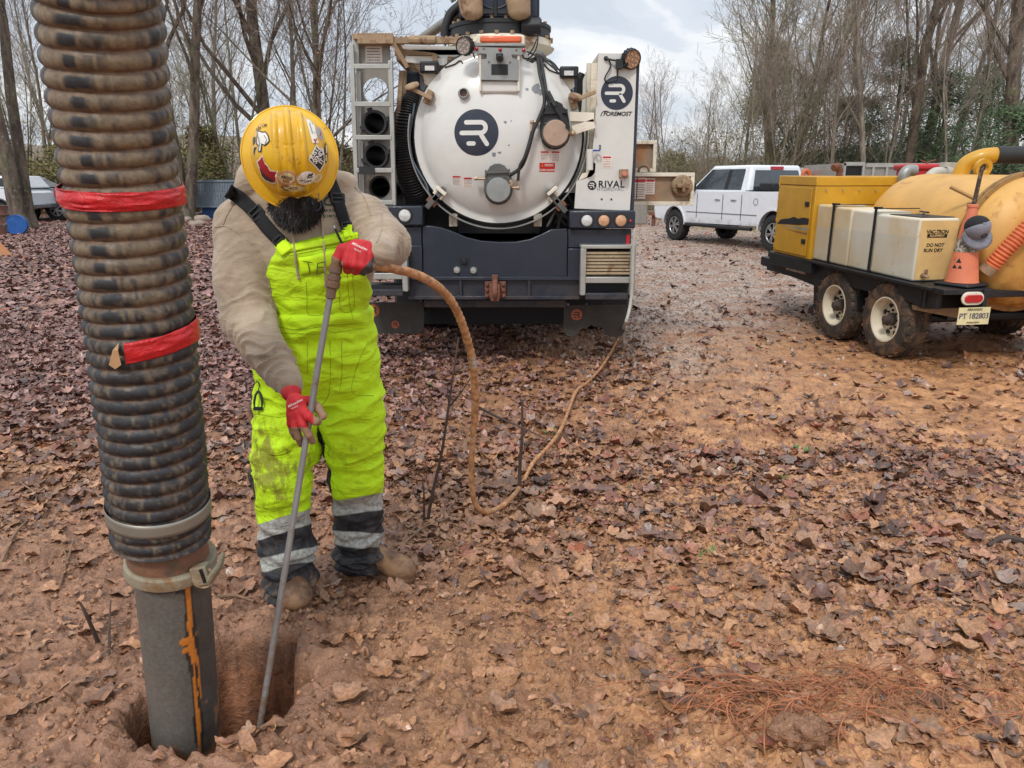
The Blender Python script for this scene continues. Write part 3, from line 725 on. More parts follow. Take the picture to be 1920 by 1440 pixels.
class Decal:
    """maps flat drawings onto a surface: plane (o, u, v) or projected on a mesh along n"""
    def __init__(s, o, u, v, bvh=None, n=None):
        s.o, s.u, s.v = Vector(o), Vector(u).normalized(), Vector(v).normalized(); s.n = Vector(n).normalized() if n is not None else s.u.cross(s.v).normalized(); s.bvh = bvh
    def pt(s, a, b, h):
        p = s.o+s.u*a+s.v*b
        if s.bvh is None: return p+s.n*h
        hit = s.bvh.ray_cast(p+s.n*.6, -s.n, 2.0)
        return hit[0]+(s.n*.6+hit[1].normalized()*(1 if hit[1].dot(s.n) > 0 else -1)*.4).normalized()*h if hit[0] is not None else p+s.n*h
    def put(s, name, mat, parent, shapes, h=.002, at=(0, 0), rot=0, sc=1.0):
        b = MB(); c, n = math.cos(rot), math.sin(rot); at = (at[0]*sc, at[1]*sc); h = h+getattr(s, 'lift', 0)
        for V, F in shapes: b.add([s.pt(at[0]+sc*(x*c-y*n), at[1]+sc*(x*n+y*c), h) for x, y in V], F)
        return b.build(name, mat, parent, smooth=False)
def bvh_of(mb): return BVHTree.FromPolygons([Vector(v) for v in mb.v], mb.f)
def r_emblem(dec, parent, md, mw, r, at=(0, 0), h=.002):
    o = dec.put('emblem', md, parent, [disc2d(r, 48)], h, at)
    k = r/128; arc = [(-58+0, 56), (0, 56), (25, 56)]+[(25+29*math.sin(a), 27+29*math.cos(a)) for a in [PI*i/10 for i in range(1, 10)]]+[(25, -2), (-40, -2), (-85, -2)]
    q = dec.put('emblem_mark', mw, o, [strip2d([(a*k, b*k) for a, b in arc], 25*k), strip2d([(28*k, -14*k), (60*k, -63*k)], 25*k), strip2d([(-46*k, -60*k), (-16*k, -60*k)], 24*k)], h+.0015, at)
    return o
def warn(dec, parent, w_, h_, at, mw, mr, mk, h=.0015, head='WARNING', lines=5, red=False):
    o = dec.put('warning_sticker', mr if red else mw, parent, [rect2d(w_, h_)], h, at)
    dec.put('sticker_head', mr if not red else mw, o, [strip2d([(-w_*.33, h_*.36), (w_*.33, h_*.36)], h_*.15)], h+.0008, at)
    L_ = []
    for i in range(lines):
        yy = h_*(.16-.55*i/max(1, lines-1)); rr = random.Random(i+int(w_*1000)); xx = -w_*.38
        while xx < w_*.34:
            l_ = w_*rr.uniform(.05, .14); L_.append(strip2d([(xx, yy), (min(xx+l_, w_*.38), yy)], h_*.035, 2)); xx += l_+w_*.05
    dec.put('sticker_text', mk, o, L_, h+.0008, at); return o

# ================================================================== MATERIALS OF THE MACHINES
WHT = M('white_paint', srgb(206, 204, 198), .3, amt=.26, dscale=2.2, dirt=srgb(170, 140, 115), var=.04, coat=.4, low=(.4, 1.25))
WHD = M('white_paint_clean', srgb(212, 211, 206), .2, amt=.06, dscale=4, var=.03, coat=.5)
CRM = M('cream_muddy_paint', srgb(222, 214, 196), .45, amt=.42, dscale=4, dirt=srgb(170, 128, 92), var=.07)
ALU = M('aluminium', srgb(172, 172, 166), .42, .55, amt=.3, dscale=7, dirt=srgb(160, 140, 118), var=.1)
ALM = M('aluminium_plate', srgb(142, 139, 132), .5, .3, amt=.34, dscale=5, dirt=srgb(150, 128, 108), var=.1)
TAN = M('muddy_rust_steel', srgb(160, 136, 108), .8, 0, amt=.5, dscale=6, dirt=srgb(124, 92, 68), var=.2, bump=.3)
NAV = M('dark_navy_steel', srgb(30, 37, 50), .45, 0, amt=.14, dscale=3, dirt=srgb(98, 82, 70), var=.15, coat=.15, low=(.35, .9))
BLK = M('black_steel', srgb(26, 28, 32), .5, 0, amt=.15, dscale=4, dirt=srgb(90, 72, 60), var=.2)
RUB = M('black_rubber', srgb(34, 34, 36), .6, 0, amt=.2, dscale=9, dirt=srgb(110, 92, 76), var=.2)
RUS_ = M('rusty_iron', srgb(112, 72, 58), .85, 0, amt=.4, dscale=16, dirt=srgb(150, 100, 70), var=.25, bump=.5)
GRY = M('grey_galvanised', srgb(150, 152, 150), .45, .5, amt=.2, dscale=12, dirt=srgb(110, 100, 92), var=.12)
DGR = M('valve_grey', srgb(92, 92, 90), .5, .3, amt=.25, dscale=12, dirt=srgb(130, 116, 100), var=.15)
STK = M('sticker_white', srgb(224, 214, 204), .5, amt=.2, dscale=14, dirt=srgb(150, 118, 92))
SRD = M('sticker_red', srgb(186, 34, 36), .4, var=.1); SBK = M('print_black', srgb(28, 28, 34), .5); SGY = M('print_grey', srgb(150, 96, 92), .6)
LGY = M('print_light_grey', srgb(130, 134, 140), .5)
EMB = M('emblem_navy', srgb(24, 32, 50), .3, coat=.4, var=.1)
LNS = M('lens_clear', srgb(200, 200, 196), .2, 0, var=.2, vscale=90, coat=.8)
LNA = M('lens_muddy', srgb(196, 152, 116), .5, 0, var=.3, vscale=120)
AMB = M('amber_lens', srgb(214, 96, 50), .35, coat=.4, amt=.3, dscale=20, dirt=srgb(190, 150, 120))
RED = M('red_lens', srgb(176, 22, 34), .25, coat=.6)
SLT = M('muddy_slat', srgb(168, 150, 122), .6, .2, amt=.5, dscale=9, dirt=srgb(140, 104, 72), var=.15)
INK = M('deep_black', srgb(10, 12, 16), .6, var=.1)

# ================================================================== THE VACUUM TRUCK (seen from behind)
T = thing('vacuum_truck', 'white vacuum excavation truck seen from behind with round tank door', 'truck', (-.1, 7.4, 0))
def c3(x, y, Y): return W(640+x/3.2, y/3.2, Y)
def c4(x, y, Y): return W(640+x/2.8235, 340+y/2.8235, Y)
def poly_at(f, pts, Y): return [f(x, y, Y) for x, y in pts]
def slab(pts, depth=.03):   # points in space, pushed back along +Y
    b = MB(); n = len(pts); B = [p+Vector((0, depth, 0)) for p in pts]
    b.add(pts+B, [tuple(range(n-1, -1, -1)), tuple(range(n, 2*n))]+[(i, (i+1) % n, n+(i+1) % n, n+i) for i in range(n)]); return b
def rbox(f, x0, y0, x1, y1, Y, dep, mb=None, extra=0):   # upright box whose front face covers the rectangle
    a, b_ = f(x0, y0, Y), f(x1, y1, Y); m = mb or MB(); cx_ = (f(x0, (y0+y1)/2, Y).x, f(x1, (y0+y1)/2, Y).x)
    return m.box2((cx_[0], Y, b_.z), (cx_[1], Y+dep, a.z))
# --- tank
TC = W(934, 258, 6.62); TR = .688
b = MB(); b.lathe([(.71, .06), (.71, .10), (.675, .105), (.675, .4), (.69, .42), (.69, .5), (.675, .52), (.675, 4.4), (.60, 4.6), (.35, 4.75), (.01, 4.8)], TC, (0, 1, 0), 64)
tank = b.build('tank', WHT, T)
b = MB(); prof = [(.0005, -.19), (.12, -.186), (.26, -.168), (.40, -.132), (.51, -.09), (.585, -.048), (.622, -.014), (.635, .0), (.655, .003), (.688, .003), (.692, .012), (.692, .05), (.6, .055)]
b.lathe(prof, TC, (0, 1, 0), 72); door = b.build('tank_door', WHD, T, angle=50); DB = bvh_of(b)
b = MB(); b.lathe([(.728, -.07), (.735, -.07), (.735, .07), (.728, .07), (.728, -.07)], TC, (0, 1, 0), 60, arc=(-.15, PI+.25), xd=(1, 0, 0))
sgn = -1
V = [Vector(p) for p in b.v]
if sum(p.z for p in V)/len(V) > TC.z: b.v = [(p[0], p[1], 2*TC.z-p[2]) for p in b.v]
b.build('door_guard_band', GRY, door)
b = MB(); b.torus(TC+Vector((0, .055, 0)), (0, 1, 0), .70, .012, 64, 6); b.build('door_seal', RUB, door)
def dpt(x, y, h=.0):   # point on the door seen at crop position
    p = c3(x, y, 6.5); d = (p-Vector((0, 0, CAMH))).normalized(); hit = DB.ray_cast(Vector((0, 0, CAMH)), d, 20)
    return hit[0]+Vector((0, -h, 0)) if hit[0] is not None else c3(x, y, 6.6)+Vector((0, -h, 0))
dp = Decal(dpt(810, 795), (1, 0, 0), (0, 0, 1), DB, (0, -1, 0))
r_emblem(dp, door, EMB, WHD, .178)
for x, y, s in ((985, 733, .016), (1018, 726, .008), (1005, 873, .010), (915, 925, .022), (950, 915, .016), (1170, 530, .045), (1195, 555, .03), (1115, 535, .016), (762, 920, .012)):
    rr = random.Random(x); q = Decal(dpt(x, y), (1, 0, 0), (0, 0, 1), DB, (0, -1, 0)); n = 11
    pts = [(0, 0)]+[(s*rr.uniform(.5, 1.25)*math.cos(2*PI*k/n), s*rr.uniform(.4, 1.0)*math.sin(2*PI*k/n)) for k in range(n)]
    q.put('paint_chip', LGY, door, [(pts, [(0, 1+k, 1+(k+1) % n) for k in range(n)])], .0008 + .0012*(s > .02))
for x, y, w_, h_, k in ((692, 1082, .062, .058, 0), (759, 1094, .062, .064, 0), (1220, 935, .06, .06, 0), (1285, 938, .06, .066, 0)):
    q = Decal(dpt(x, y), (1, 0, 0), (0, 0, 1), DB, (0, -1, 0)); warn(q, door, w_*1.35, h_*1.35, (0, 0), STK, SRD, SGY)
q = Decal(dpt(1235, 1004), (1, 0, 0), (0, 0, 1), DB, (0, -1, 0))
so_ = q.put('warning_sticker', SRD, door, [rect2d(.128, .07, 4, 2)], .0015)
q.put('sticker_text', STK, so_, [text2d('CRUSH HAZARD', .0185, .0006)], .003, (0, -.021))
q.put('sticker_panel', STK, so_, [strip2d([(-.02, .012), (.05, .012)], .004), strip2d([(-.02, .022), (.05, .022)], .004)], .003)
q.put('sticker_triangle', AMB, so_, [([(-.055, .004), (-.028, .004), (-.0415, .028)], [(0, 1, 2)])], .003)
# sight port
p = dpt(735, 562); b = MB(); b.lathe([(.028, -.05), (.034, -.055), (.042, -.05), (.044, .0), (.05, .02), (.028, .02)], p, (0, 1, 0), 28); b.build('port_ring', GRY, door)
b = MB(); b.disc(p+Vector((0, -.02, 0)), (0, -1, 0), .029, .004); b.build('port_glass', M('port_brown', srgb(96, 64, 52), .3), door)
# valves
def valve(x, y, rd, capm, bodym, tilt, up):
    p = dpt(x, y); fy = p.y-.10; r = thing_local = None
    c = c3(x, y, fy); b = MB(); n = 26; uv = Vector((math.sin(tilt), 0, math.cos(tilt))); ru = Vector((math.cos(tilt), 0, -math.sin(tilt)))
    pts = [(rd*1.22*math.cos(a)*(1 if True else 1), (rd*1.25*math.sin(a) if math.sin(a) < 0 else rd*1.25*math.sin(a)+up*min(1, math.sin(a)*2.2))) for a in [2*PI*k/n for k in range(n)]]
    b.prism(pts, c+Vector((0, .02, 0)), ru, uv, (0, .06, 0)); body = b.build('valve_body', bodym, door, bevel=.006)
    b = MB(); b.lathe([(rd*1.02, .03), (rd*1.02, -.03), (rd*.96, -.036), (rd*.2, -.038), (.0005, -.038)], c, (0, 1, 0), 36); b.build('valve_cap', capm, body)
    b = MB(); b.torus(c+Vector((0, .018, 0)), (0, 1, 0), rd*1.06, .008, 32, 6)
    for a in (0.2, 1.2, 2.4, 3.5, 4.5, 5.5): b.cyl(c+Vector((math.cos(a)*rd*1.15, .03, math.sin(a)*rd*1.15)), c+Vector((math.cos(a)*rd*1.15, -.01, math.sin(a)*rd*1.15)), .007, n=6)
    b.build('valve_flange', DGR, body)
    b = MB(); q = c+uv*(rd*1.05+up*.55); b.prism([(-rd*1.05, -.012), (rd*1.05, -.012), (rd*1.05, .004), (-rd*1.05, .004)], q+Vector((0, -.0, 0)), ru, uv, (0, .02, 0))
    for s_ in (-1, 1): b.bar(q+ru*rd*s_+uv*.02, q+ru*rd*s_-uv*.03, .012, .02)
    b.prism([(-rd*.85, 0), (rd*.85, 0), (rd*.65, up*.6), (rd*.2, up*.85), (-rd*.2, up*.85), (-rd*.65, up*.6)], q, ru, uv, (0, .025, 0)); b.build('valve_bonnet', bodym, body, bevel=.003)
    return c, body
c1, v1 = valve(942, 1140, .095, GRY, DGR, -.04, .075); c2_, v2 = valve(1285, 800, .098, M('tan_cap', srgb(172, 146, 128), .5, .2, amt=.3, dscale=20, dirt=srgb(120, 96, 80)), BLK, -.06, .10)
BRS = M('brass_fitting', srgb(168, 146, 122), .4, .5, amt=.3, dscale=20)
b = MB(); b.tube([c3(800, 1071, 6.42), c3(862, 1073, 6.42)], .011, 10); b.tube([c3(798, 1071, 6.42), c3(815, 1071, 6.42)], .016, 6)
b.build('pipe_fitting', BRS, door); b = MB(); b.tube(cr([c3(1008, 1085, 6.40), c3(1020, 1100, 6.4), c3(1015, 1118, 6.4)], 4), .02, 8); b.tube([c3(1012, 1125, 6.40), c3(1062, 1128, 6.40), c3(1060, 1085, 6.40)], .012, 8); b.sphere(c3(1060, 1128, 6.40), .017)
b.build('pipe_fitting', BRS, door); b = MB(); b.tube([c3(1195, 725, 6.44), c3(1145, 735, 6.44), c3(1143, 790, 6.44)], .012, 8); b.sphere(c3(1145, 733, 6.44), .018); b.build('pipe_fitting', BRS, door); b = MB(); b.tube([c3(1350, 795, 6.42), c3(1400, 805, 6.42)], .017, 8); b.sphere(c3(1390, 800, 6.41), .024)
b.build('pipe_fitting', BRS, door)
b = MB(); b.bar(c3(1238, 548, 6.40), c3(1285, 640, 6.38), .034, .02, (0, -1, 0)); b.build('lever_grip', RUB, v2, bevel=.006)
b = MB(); b.bar(c3(1285, 640, 6.385), c3(1358, 760, 6.385), .026, .01, (0, -1, 0)); b.cyl(c3(1358, 760, 6.40), c3(1358, 760, 6.36), .018); b.build('lever', BLK, v2)
b = MB()
b.tube(cr([c3(1180, 350, 6.58), c3(1190, 440, 6.50), c3(1212, 540, 6.44), c3(1218, 620, 6.42), c3(1190, 700, 6.41), c3(1150, 790, 6.4), c3(1120, 905, 6.4), c3(1080, 1000, 6.41), c3(1008, 1056, 6.42)]), .0145, 8)
b.tube(cr([c3(1196, 350, 6.58), c3(1212, 440, 6.50), c3(1232, 560, 6.44), c3(1250, 640, 6.42)]), .0135, 8)
b.tube(cr([c3(1143, 790, 6.44), c3(1128, 850, 6.4), c3(1100, 940, 6.39), c3(1070, 1000, 6.39), c3(1060, 1085, 6.40)]), .012, 8)
b.build('hydraulic_hoses', RUB, T)
b = MB()
for P in ([(1065, 375), (1110, 365), (1160, 345)], [(1065, 388), (1120, 375), (1165, 350)], [(1065, 405), (1125, 385), (1170, 355)], [(1085, 325), (1100, 350), (1130, 345), (1165, 300), (1178, 250), (1176, 215), (1160, 210)], [(1120, 330), (1150, 290), (1172, 235)], [(790, 315), (800, 345), (835, 380)], [(620, 405), (680, 385), (715, 365), (745, 410), (775, 435), (835, 422)], [(900, 415), (960, 412), (1000, 400)], [(1215, 385), (1250, 420), (1300, 440)], [(1240, 365), (1275, 380), (1310, 425)]):
    b = MB(); b.tube(cr([c3(x, y, 6.62) for x, y in P]), .006, 6); b.build('cable', RUB, T)
b = MB(); b.tube(cr([c3(1210, 350, 6.75), c3(1255, 370, 6.75), c3(1300, 420, 6.75)]), .013, 8); b.build('hose_end', DGR, T); b = MB(); b.tube(cr([c3(1165, 320, 6.6), c3(1200, 335, 6.6), c3(1215, 365, 6.62)]), .03, 8); b.build('hose_clamp_block', DGR, T)
# clamps, brackets on the door rim
def block(x, y, w_, h_, dep, Y, rot, mat, name, par=T):
    b = MB(); b.box(c3(x, y, Y), (w_, dep, h_), Matrix.Rotation(rot, 3, 'Y')); return b.build(name, mat, par, bevel=.006)
for x, y, ro in ((448, 545, .45), (1425, 590, -.35)):
    b = MB(); u = Vector((math.cos(ro), 0, -math.sin(ro))); p = c3(x, y, 6.5)
    b.lathe([(.0005, .0), (.055, .0), (.062, .012), (.055, .028), (.0005, .03)], p-u*.03+Vector((0, 0, .01)), (math.sin(ro)*-.6, -.35, .8), 20)
    b.bar(p-u*.07, p+u*.14, .045, .03); b.build('clamp_wheel', TAN, T, bevel=.004)
    block(x+(75 if x < 900 else -35), y+(38 if x < 900 else 25), .05, .11, .09, 6.56, ro, TAN, 'clamp_bracket')
for x, y, ro in ((585, 1165, -.75), (545, 1210, -.75), (1272, 1180, .75), (1315, 1235, .75)):
    block(x, y, .045, .14, .05, 6.54, -ro, DGR, 'rim_clamp'); block(x, y, .09, .05, .08, 6.57, -ro, RUS_ if y > 1200 else CRM, 'clamp_lug')
block(600, 1145, .10, .03, .09, 6.53, .7, CRM, 'rim_lug'); block(1265, 1145, .10, .03, .09, 6.53, -.7, CRM, 'rim_lug')
slab(poly_at(c3, [(490, 445), (650, 445), (640, 455), (560, 540), (500, 500)], 6.66), .02).build('lamp_bracket', CRM, T)
slab(poly_at(c3, [(1250, 468), (1395, 472), (1400, 520), (1330, 570), (1335, 545)], 6.66), .02).build('lamp_bracket', CRM, T)
for x, y in ((530, 405), (1365, 435)):
    b = MB(); b.box(c3(x, y, 6.62), (.15, .10, .085)); r_ = b.build('work_light', BLK, T, bevel=.012)
    b = MB(); b.box(c3(x, y+4, 6.565), (.075, .012, .035)); b.build('lens', LNS, r_)
slab(poly_at(c3, [(1370, 697), (1512, 700), (1520, 735), (1390, 782), (1378, 740)], 6.52), .012).build('door_arm', CRM, T)
b = MB(); b.bar(c3(1370, 699, 6.50), c3(1515, 704, 6.50), .02, .07); b.bar(c3(1388, 783, 6.50), c3(1518, 740, 6.50), .02, .07); b.build('door_arm_flange', CRM, T)
slab(poly_at(c3, [(1470, 895), (1508, 895), (1508, 975), (1525, 980), (1522, 1035), (1500, 1060), (1420, 1085), (1445, 1040), (1470, 1035)], 6.55), .05).build('door_hinge', CRM, T)
b = MB(); b.cyl(c3(1490, 905, 6.50), c3(1490, 1020, 6.50), .028); b.build('hinge_pin', WHT, T)
b = MB(); b.torus(c3(1535, 903, 6.5), (0, 0, 1), .022, .007, 18, 6); b.tube([c3(1508, 903, 6.5), c3(1528, 903, 6.5)], .007); b.build('pin_ring', M('blue_paint', srgb(50, 86, 168), .4), T)
# bracket over the door: camera plate, amber beacon
Yp = 6.42
b = MB(); b.add([], []); slab(poly_at(c3, [(790, 282), (1113, 290), (1112, 324), (1085, 324), (1085, 330), (1020, 326), (1028, 350), (1065, 358), (1062, 482), (838, 478), (838, 356), (872, 352), (872, 322), (792, 318)], Yp), .012).build('camera_plate', GRY, T)
MP = T
for x, y in ((812, 292), (953, 297), (1095, 300)):
    b = MB(); b.sphere(c3(x, y, Yp-.006), (.0145, .012, .0145)); b.build('red_marker_lamp', RED, T)
for x, y in ((854, 292), (1050, 300), (885, 372), (1012, 374)):
    b = MB(); b.disc(c3(x, y, Yp-.0), (0, -1, 0), .007, .005, 10); b.build('bolt', DGR, T)
rbox(c3, 900, 385, 1000, 450, Yp-.002, .004).build('plate_window', BLK, T)
b = MB(); b.box(c3(950, 340, Yp-.04), (.055, .08, .04)); b.cyl(c3(950, 345, Yp-.05), c3(950, 352, Yp-.10), .026, n=16); b.build('rear_camera', BLK, T, bevel=.006)
rbox(c3, 830, 478, 1068, 560, 6.45, .2).build('door_boss', WHD, T, bevel=.02)
for x in (832, 1062): rbox(c3, x-5, 330, x+7, 545, 6.43, .25).build('boss_side_plate', CRM, T)
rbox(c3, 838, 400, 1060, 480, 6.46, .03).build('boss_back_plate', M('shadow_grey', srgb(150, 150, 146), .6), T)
slab(poly_at(c3, [(815, 202), (1098, 208), (1104, 268), (803, 262)], 6.46), .16).build('beacon_housing', CRM, T, bevel=.01)
rbox(c3, 832, 214, 1082, 254, 6.445, .03).build('amber_beacon', AMB, T, bevel=.012)
rbox(c3, 800, 262, 1106, 276, 6.44, .2).build('beacon_tray', GRY, T, bevel=.003)
def round_lamp(x, y, Y, r, d, nm='work_lamp', par=T, mat=LNA):
    p = c3(x, y, Y); d = Vector(d).normalized(); b = MB(); b.lathe([(.0005, .09), (r*.7, .085), (r*.85, .05), (r, .045), (r, -.01), (r*.9, -.012), (r*.88, .0)], p, -d, 24)
    for k in range(16):
        a = 2*PI*k/16; u = d.orthogonal().normalized(); v = d.cross(u); q = p+(u*math.cos(a)+v*math.sin(a))*r*.98; b.bar(q-d*.05, q-d*.01, .006, .012)
    o = b.build(nm, BLK, par); b = MB(); b.disc(p+d*.0, d, r*.9, .004); b.build('lens', mat, o)
    b = MB(); u = d.orthogonal().normalized(); v = d.cross(u)
    for k in range(7):
        a = 2*PI*k/6; q = p+d*.004+((u*math.cos(a)+v*math.sin(a))*r*.55 if k < 6 else Vector((0, 0, 0))); b.torus(q, d, r*.22, .0025, 12, 4)
    b.build('lamp_cells', DGR, o); return o
round_lamp(735, 275, 6.4, .068, (-.45, -.85, -.1), mat=M('lens_dusty', srgb(176, 162, 152), .5))
round_lamp(1745, 355, 6.5, .075, (.35, -.8, -.25))
# turret and slewing ring
PC_ = Vector((c3(950, 100, 7.1).x, 7.15, 0)); ztop = lambda y: c3(950, y, 7.0).z
b = MB(); z0 = c3(950, 290, 6.75).z; z1 = c3(950, 182, 6.6).z; z2 = c3(950, 112, 6.75).z; z3 = c3(950, 0, 6.9).z+.5
b.lathe([(.40, z0-.35), (.40, z0), (.455, z0+.03), (.47, z1-.06), (.44, z1-.05), (.44, z1)], PC_, (0, 0, 1), 40); b.lathe([(.44, z1), (.01, z1)], PC_, (0, 0, 1), 40); b.build('turret_base', CRM, T)
b = MB(); b.lathe([(.40, z1), (.435, z1+.005), (.43, z2-.03), (.44, z2-.03), (.44, z2), (.01, z2)], PC_, (0, 0, 1), 40); b.build('slewing_ring', BLK, T)
for k in range(22):
    b = MB(); a = 2*PI*k/22; q = PC_+Vector((math.cos(a)*.40, math.sin(a)*.40, 0)); b.cyl(q+Vector((0, 0, z2)), q+Vector((0, 0, z2+.03)), .018, n=6); b.build('ring_bolt', TAN, T); b = MB()
    q = PC_+Vector((math.cos(a+.1)*.445, math.sin(a+.1)*.445, 0)); b.cyl(q+Vector((0, 0, z1)), q+Vector((0, 0, z1+.02)), .018, n=6); b.build('ring_bolt', TAN, T)
b = MB(); b.lathe([(.40, z2), (.37, z2+.12), (.34, z2+.3), (.34, z3)], PC_, (0, 0, 1), 4, xd=(1, 1, 0)); b.box2((PC_.x-.33, 6.85, z2+.02), (PC_.x+.33, 7.5, z3)); b.build('turret_post', M('navy_boom_paint', srgb(30, 40, 62), .4, amt=.2, dscale=6), T, bevel=.02)
b = MB(); b.cyl(c3(1130, 160, 6.78)+Vector((-.07, 0, 0)), c3(1130, 160, 6.78)+Vector((.09, 0, 0)), .075, n=8); b.box(c3(1105, 125, 6.85), (.16, .2, .025)); b.build('slew_motor', BLK, T, bevel=.01)
for x0, x1, xm in ((745, 808, 775), (1018, 1100, 1060)):
    b = MB(); p = c3(xm, 40, 6.72); b.tube([p+Vector((-.10 if x0 < 900 else -.03, .1, .5)), p+Vector((0, 0, .05)), p+Vector((.012, 0, -.05))], [.10, .10, .09], 18); b.sphere(p+Vector((.012, 0, -.05)), (.09, .09, .05)); b.build('boom_cylinder', TAN, T)
b = MB(); b.bar(c3(800, 72, 6.74), c3(1015, 72, 6.74), .04, .03); b.tube(cr([c3(835, 0, 6.73), c3(860, 35, 6.73), c3(920, 55, 6.73), c3(980, 35, 6.73), c3(1010, 0, 6.73)]), .011, 6); b.tube([c3(925, -10, 6.72), c3(925, 100, 6.72)], .016, 8); b.build('boom_lines', BLK, T)
b = MB(); b.tube(cr([c3(622, 225, 7.1), c3(628, 160, 7.1), c3(660, 80, 7.1), c3(730, 20, 7.1), c3(780, -30, 7.1)]), .04, 12); b.build('boom_hose', RUB, T)
b = MB(); pp = [c3(480, 235, 7.6), c3(600, 150, 7.4), c3(735, 65, 7.1)]; b.tube(pp, .042, 12); b.build('spring_sleeve', ALM, T)
b = MB(); b.tube(cr([c3(1090, -20, 6.9), c3(1115, 30, 6.9), c3(1125, 70, 6.9), c3(1100, 90, 6.9)]), .02, 8); b.tube([c3(1100, 100, 6.9), c3(1100, -20, 6.9)], .012); b.build('boom_hose', RUB, T)
# --- left pipe rack and ladder
RY = 6.62
for (y0, y1, cyy, hole) in ((265, 440, 330, 0), (440, 640, 545, 1), (640, 840, 743, 1), (840, 1035, 937, 1), (1035, 1230, 1120, 1)):
    sh = (y0+y1)/2*.021-9; a = c3(82+sh, y0, RY); e = c3(300+sh, y1, RY); b = MB()
    if hole:
        cc = c3(205+(cyy-545)*.028, cyy, RY); b.plate_hole((a.x, e.z, e.x, a.z), (cc.x, cc.z), .136/1.0*.68*1.08, (0, RY, 0), (1, 0, 0), (0, 0, 1), (0, .006, 0), 36)
    else: b.box2((a.x, RY, e.z), (e.x, RY+.006, a.z))
    b.build('rack_plate', ALM, T)
b = MB(); b.bar(c3(62, 265, 6.5), c3(97, 1245, 6.5), .034, .05, (0, -1, 0)); b.build('ladder_rail', ALU, T, bevel=.004)
b = MB(); b.bar(c3(295, 365, 6.5), c3(318, 1232, 6.5), .034, .05, (0, -1, 0)); b.build('ladder_rail', ALU, T, bevel=.004)
b = MB(); b.bar(c3(86, 215, 6.58), c3(90, 390, 6.58), .05, .04, (0, -1, 0)); b.bar(c3(104, 430, 6.58), c3(112, 795, 6.58), .035, .03, (0, -1, 0)); b.bar(c3(118, 850, 6.58), c3(128, 1200, 6.58), .035, .03, (0, -1, 0)); b.build('rack_post', ALU, T, bevel=.003)
for k, y in enumerate((399, 625, 825, 1022, 1214)):
    sh = (y-399)*.024; b = MB(); b.bar(c3(76+sh, y, 6.485), c3(292+sh, y, 6.485), .03, .036, (0, 0, 1))
    r_ = b.build('ladder_rung', ALU, T, bevel=.003)
    if k == 3:
        b = MB(); b.bar(c3(108, y, 6.47), c3(200, y, 6.47), .04, .06, (0, 0, 1)); b.build('rung_tape', RUB, r_)
q = Decal(c3(194, 312, RY-.002), (1, 0, 0), (0, 0, 1)); warn(q, T, .135, .155, (0, 0), STK, SRD, SBK)
b = MB()
for i, (x0, x1, y0, y1) in enumerate(((95, 310, 205, 262), (68, 97, 200, 235))): rbox(c3, x0, y0, x1, y1, 6.5, .12, b)
for k in range(12): b.cyl(c3(105+k*18, 207, 6.5), c3(105+k*18, 207, 6.62), .014, n=8)
b.build('rack_top_step', TAN, T, bevel=.004)
b = MB(); b.bar(c3(300, 240, 6.55), c3(395, 400, 6.62), .03, .09, (0, -1, 0)); b.bar(c3(320, 240, 6.75), c3(430, 400, 6.9), .03, .08, (0, -1, 0)); b.build('rack_brace', TAN, T)
b = MB(); b.bar(c3(362, 425, 6.75), c3(335, 800, 6.75), .035, .05, (0, -1, 0)); b.bar(c3(372, 425, 6.95), c3(360, 900, 6.95), .06, .04, (0, -1, 0)); b.build('wooden_handle', TAN, T)
# walkway grating on top, between rack and turret, running forward
b = MB(); a = c3(320, 222, 6.7); e = c3(760, 262, 6.7)
b.box2((a.x, 6.7, e.z), (e.x, 6.74, a.z)); b.cyl(c3(405, 240, 6.68), c3(565, 242, 6.68), .035, n=10)
for k in range(14): b.cyl(c3(330+k*30, 224, 6.7), c3(330+k*30, 224, 6.73), .012, n=8)
b.build('walkway_rail', TAN, T, bevel=.004)
b = MB()
for k in range(15): Y = 6.8+k*.13; b.box2((a.x-.02, Y, a.z-.12), (e.x-.02, Y+.05, a.z-.08))
for x in (a.x, (a.x+e.x)/2): b.box2((x, 6.75, a.z-.17), (x+.04, 8.8, a.z-.12))
b.box2((a.x-.02, 6.75, e.z), (a.x+.03, 8.8, a.z)); b.build('walkway_grating', TAN, T)
b = MB(); slab(poly_at(c3, [(340, 270), (760, 280), (720, 335), (700, 340), (640, 332), (628, 395), (610, 395), (600, 350), (560, 318), (345, 290)], 6.8), .04).build('walkway_bracket', WHT, T)
b = MB(); b.bar(c3(385, 355, 6.8), c3(620, 372, 6.8), .03, .05); b.build('walkway_brace', WHT, T)
# --- truck body behind (dark)
zb = c4(800, 240, 6.9).z
rbox(c3, 355, 425, 480, 1250, 7.05, .5).build('filter_housing', M('navy_housing', srgb(28, 38, 58), .45, amt=.15), T, bevel=.03)
b = MB(); b.box2((-1.28, 7.4, .75), (-.85, 11.4, 1.55)); b.build('side_cabinet', NAV, T, bevel=.02)
b = MB(); b.box2((-.85, 6.95, .62), (1.0, 7.0, 1.15)); b.box2((-.45, 6.9, .55), (-.35, 14, .85)); b.box2((.45, 6.9, .55), (.55, 14, .85)); b.box2((-.84, 7.02, .9), (.84, 7.05, 1.5)); b.box2((-.845, 7.1, .4), (-.83, 11, 1.4)); b.build('chassis', INK, T)  # frame rails, plus dark sheets added to stand for the dark interior
b = MB(); b.box2((-1.2, 11.9, .55), (1.2, 13.9, 2.4)); b.build('cab', WHT, T, bevel=.08)
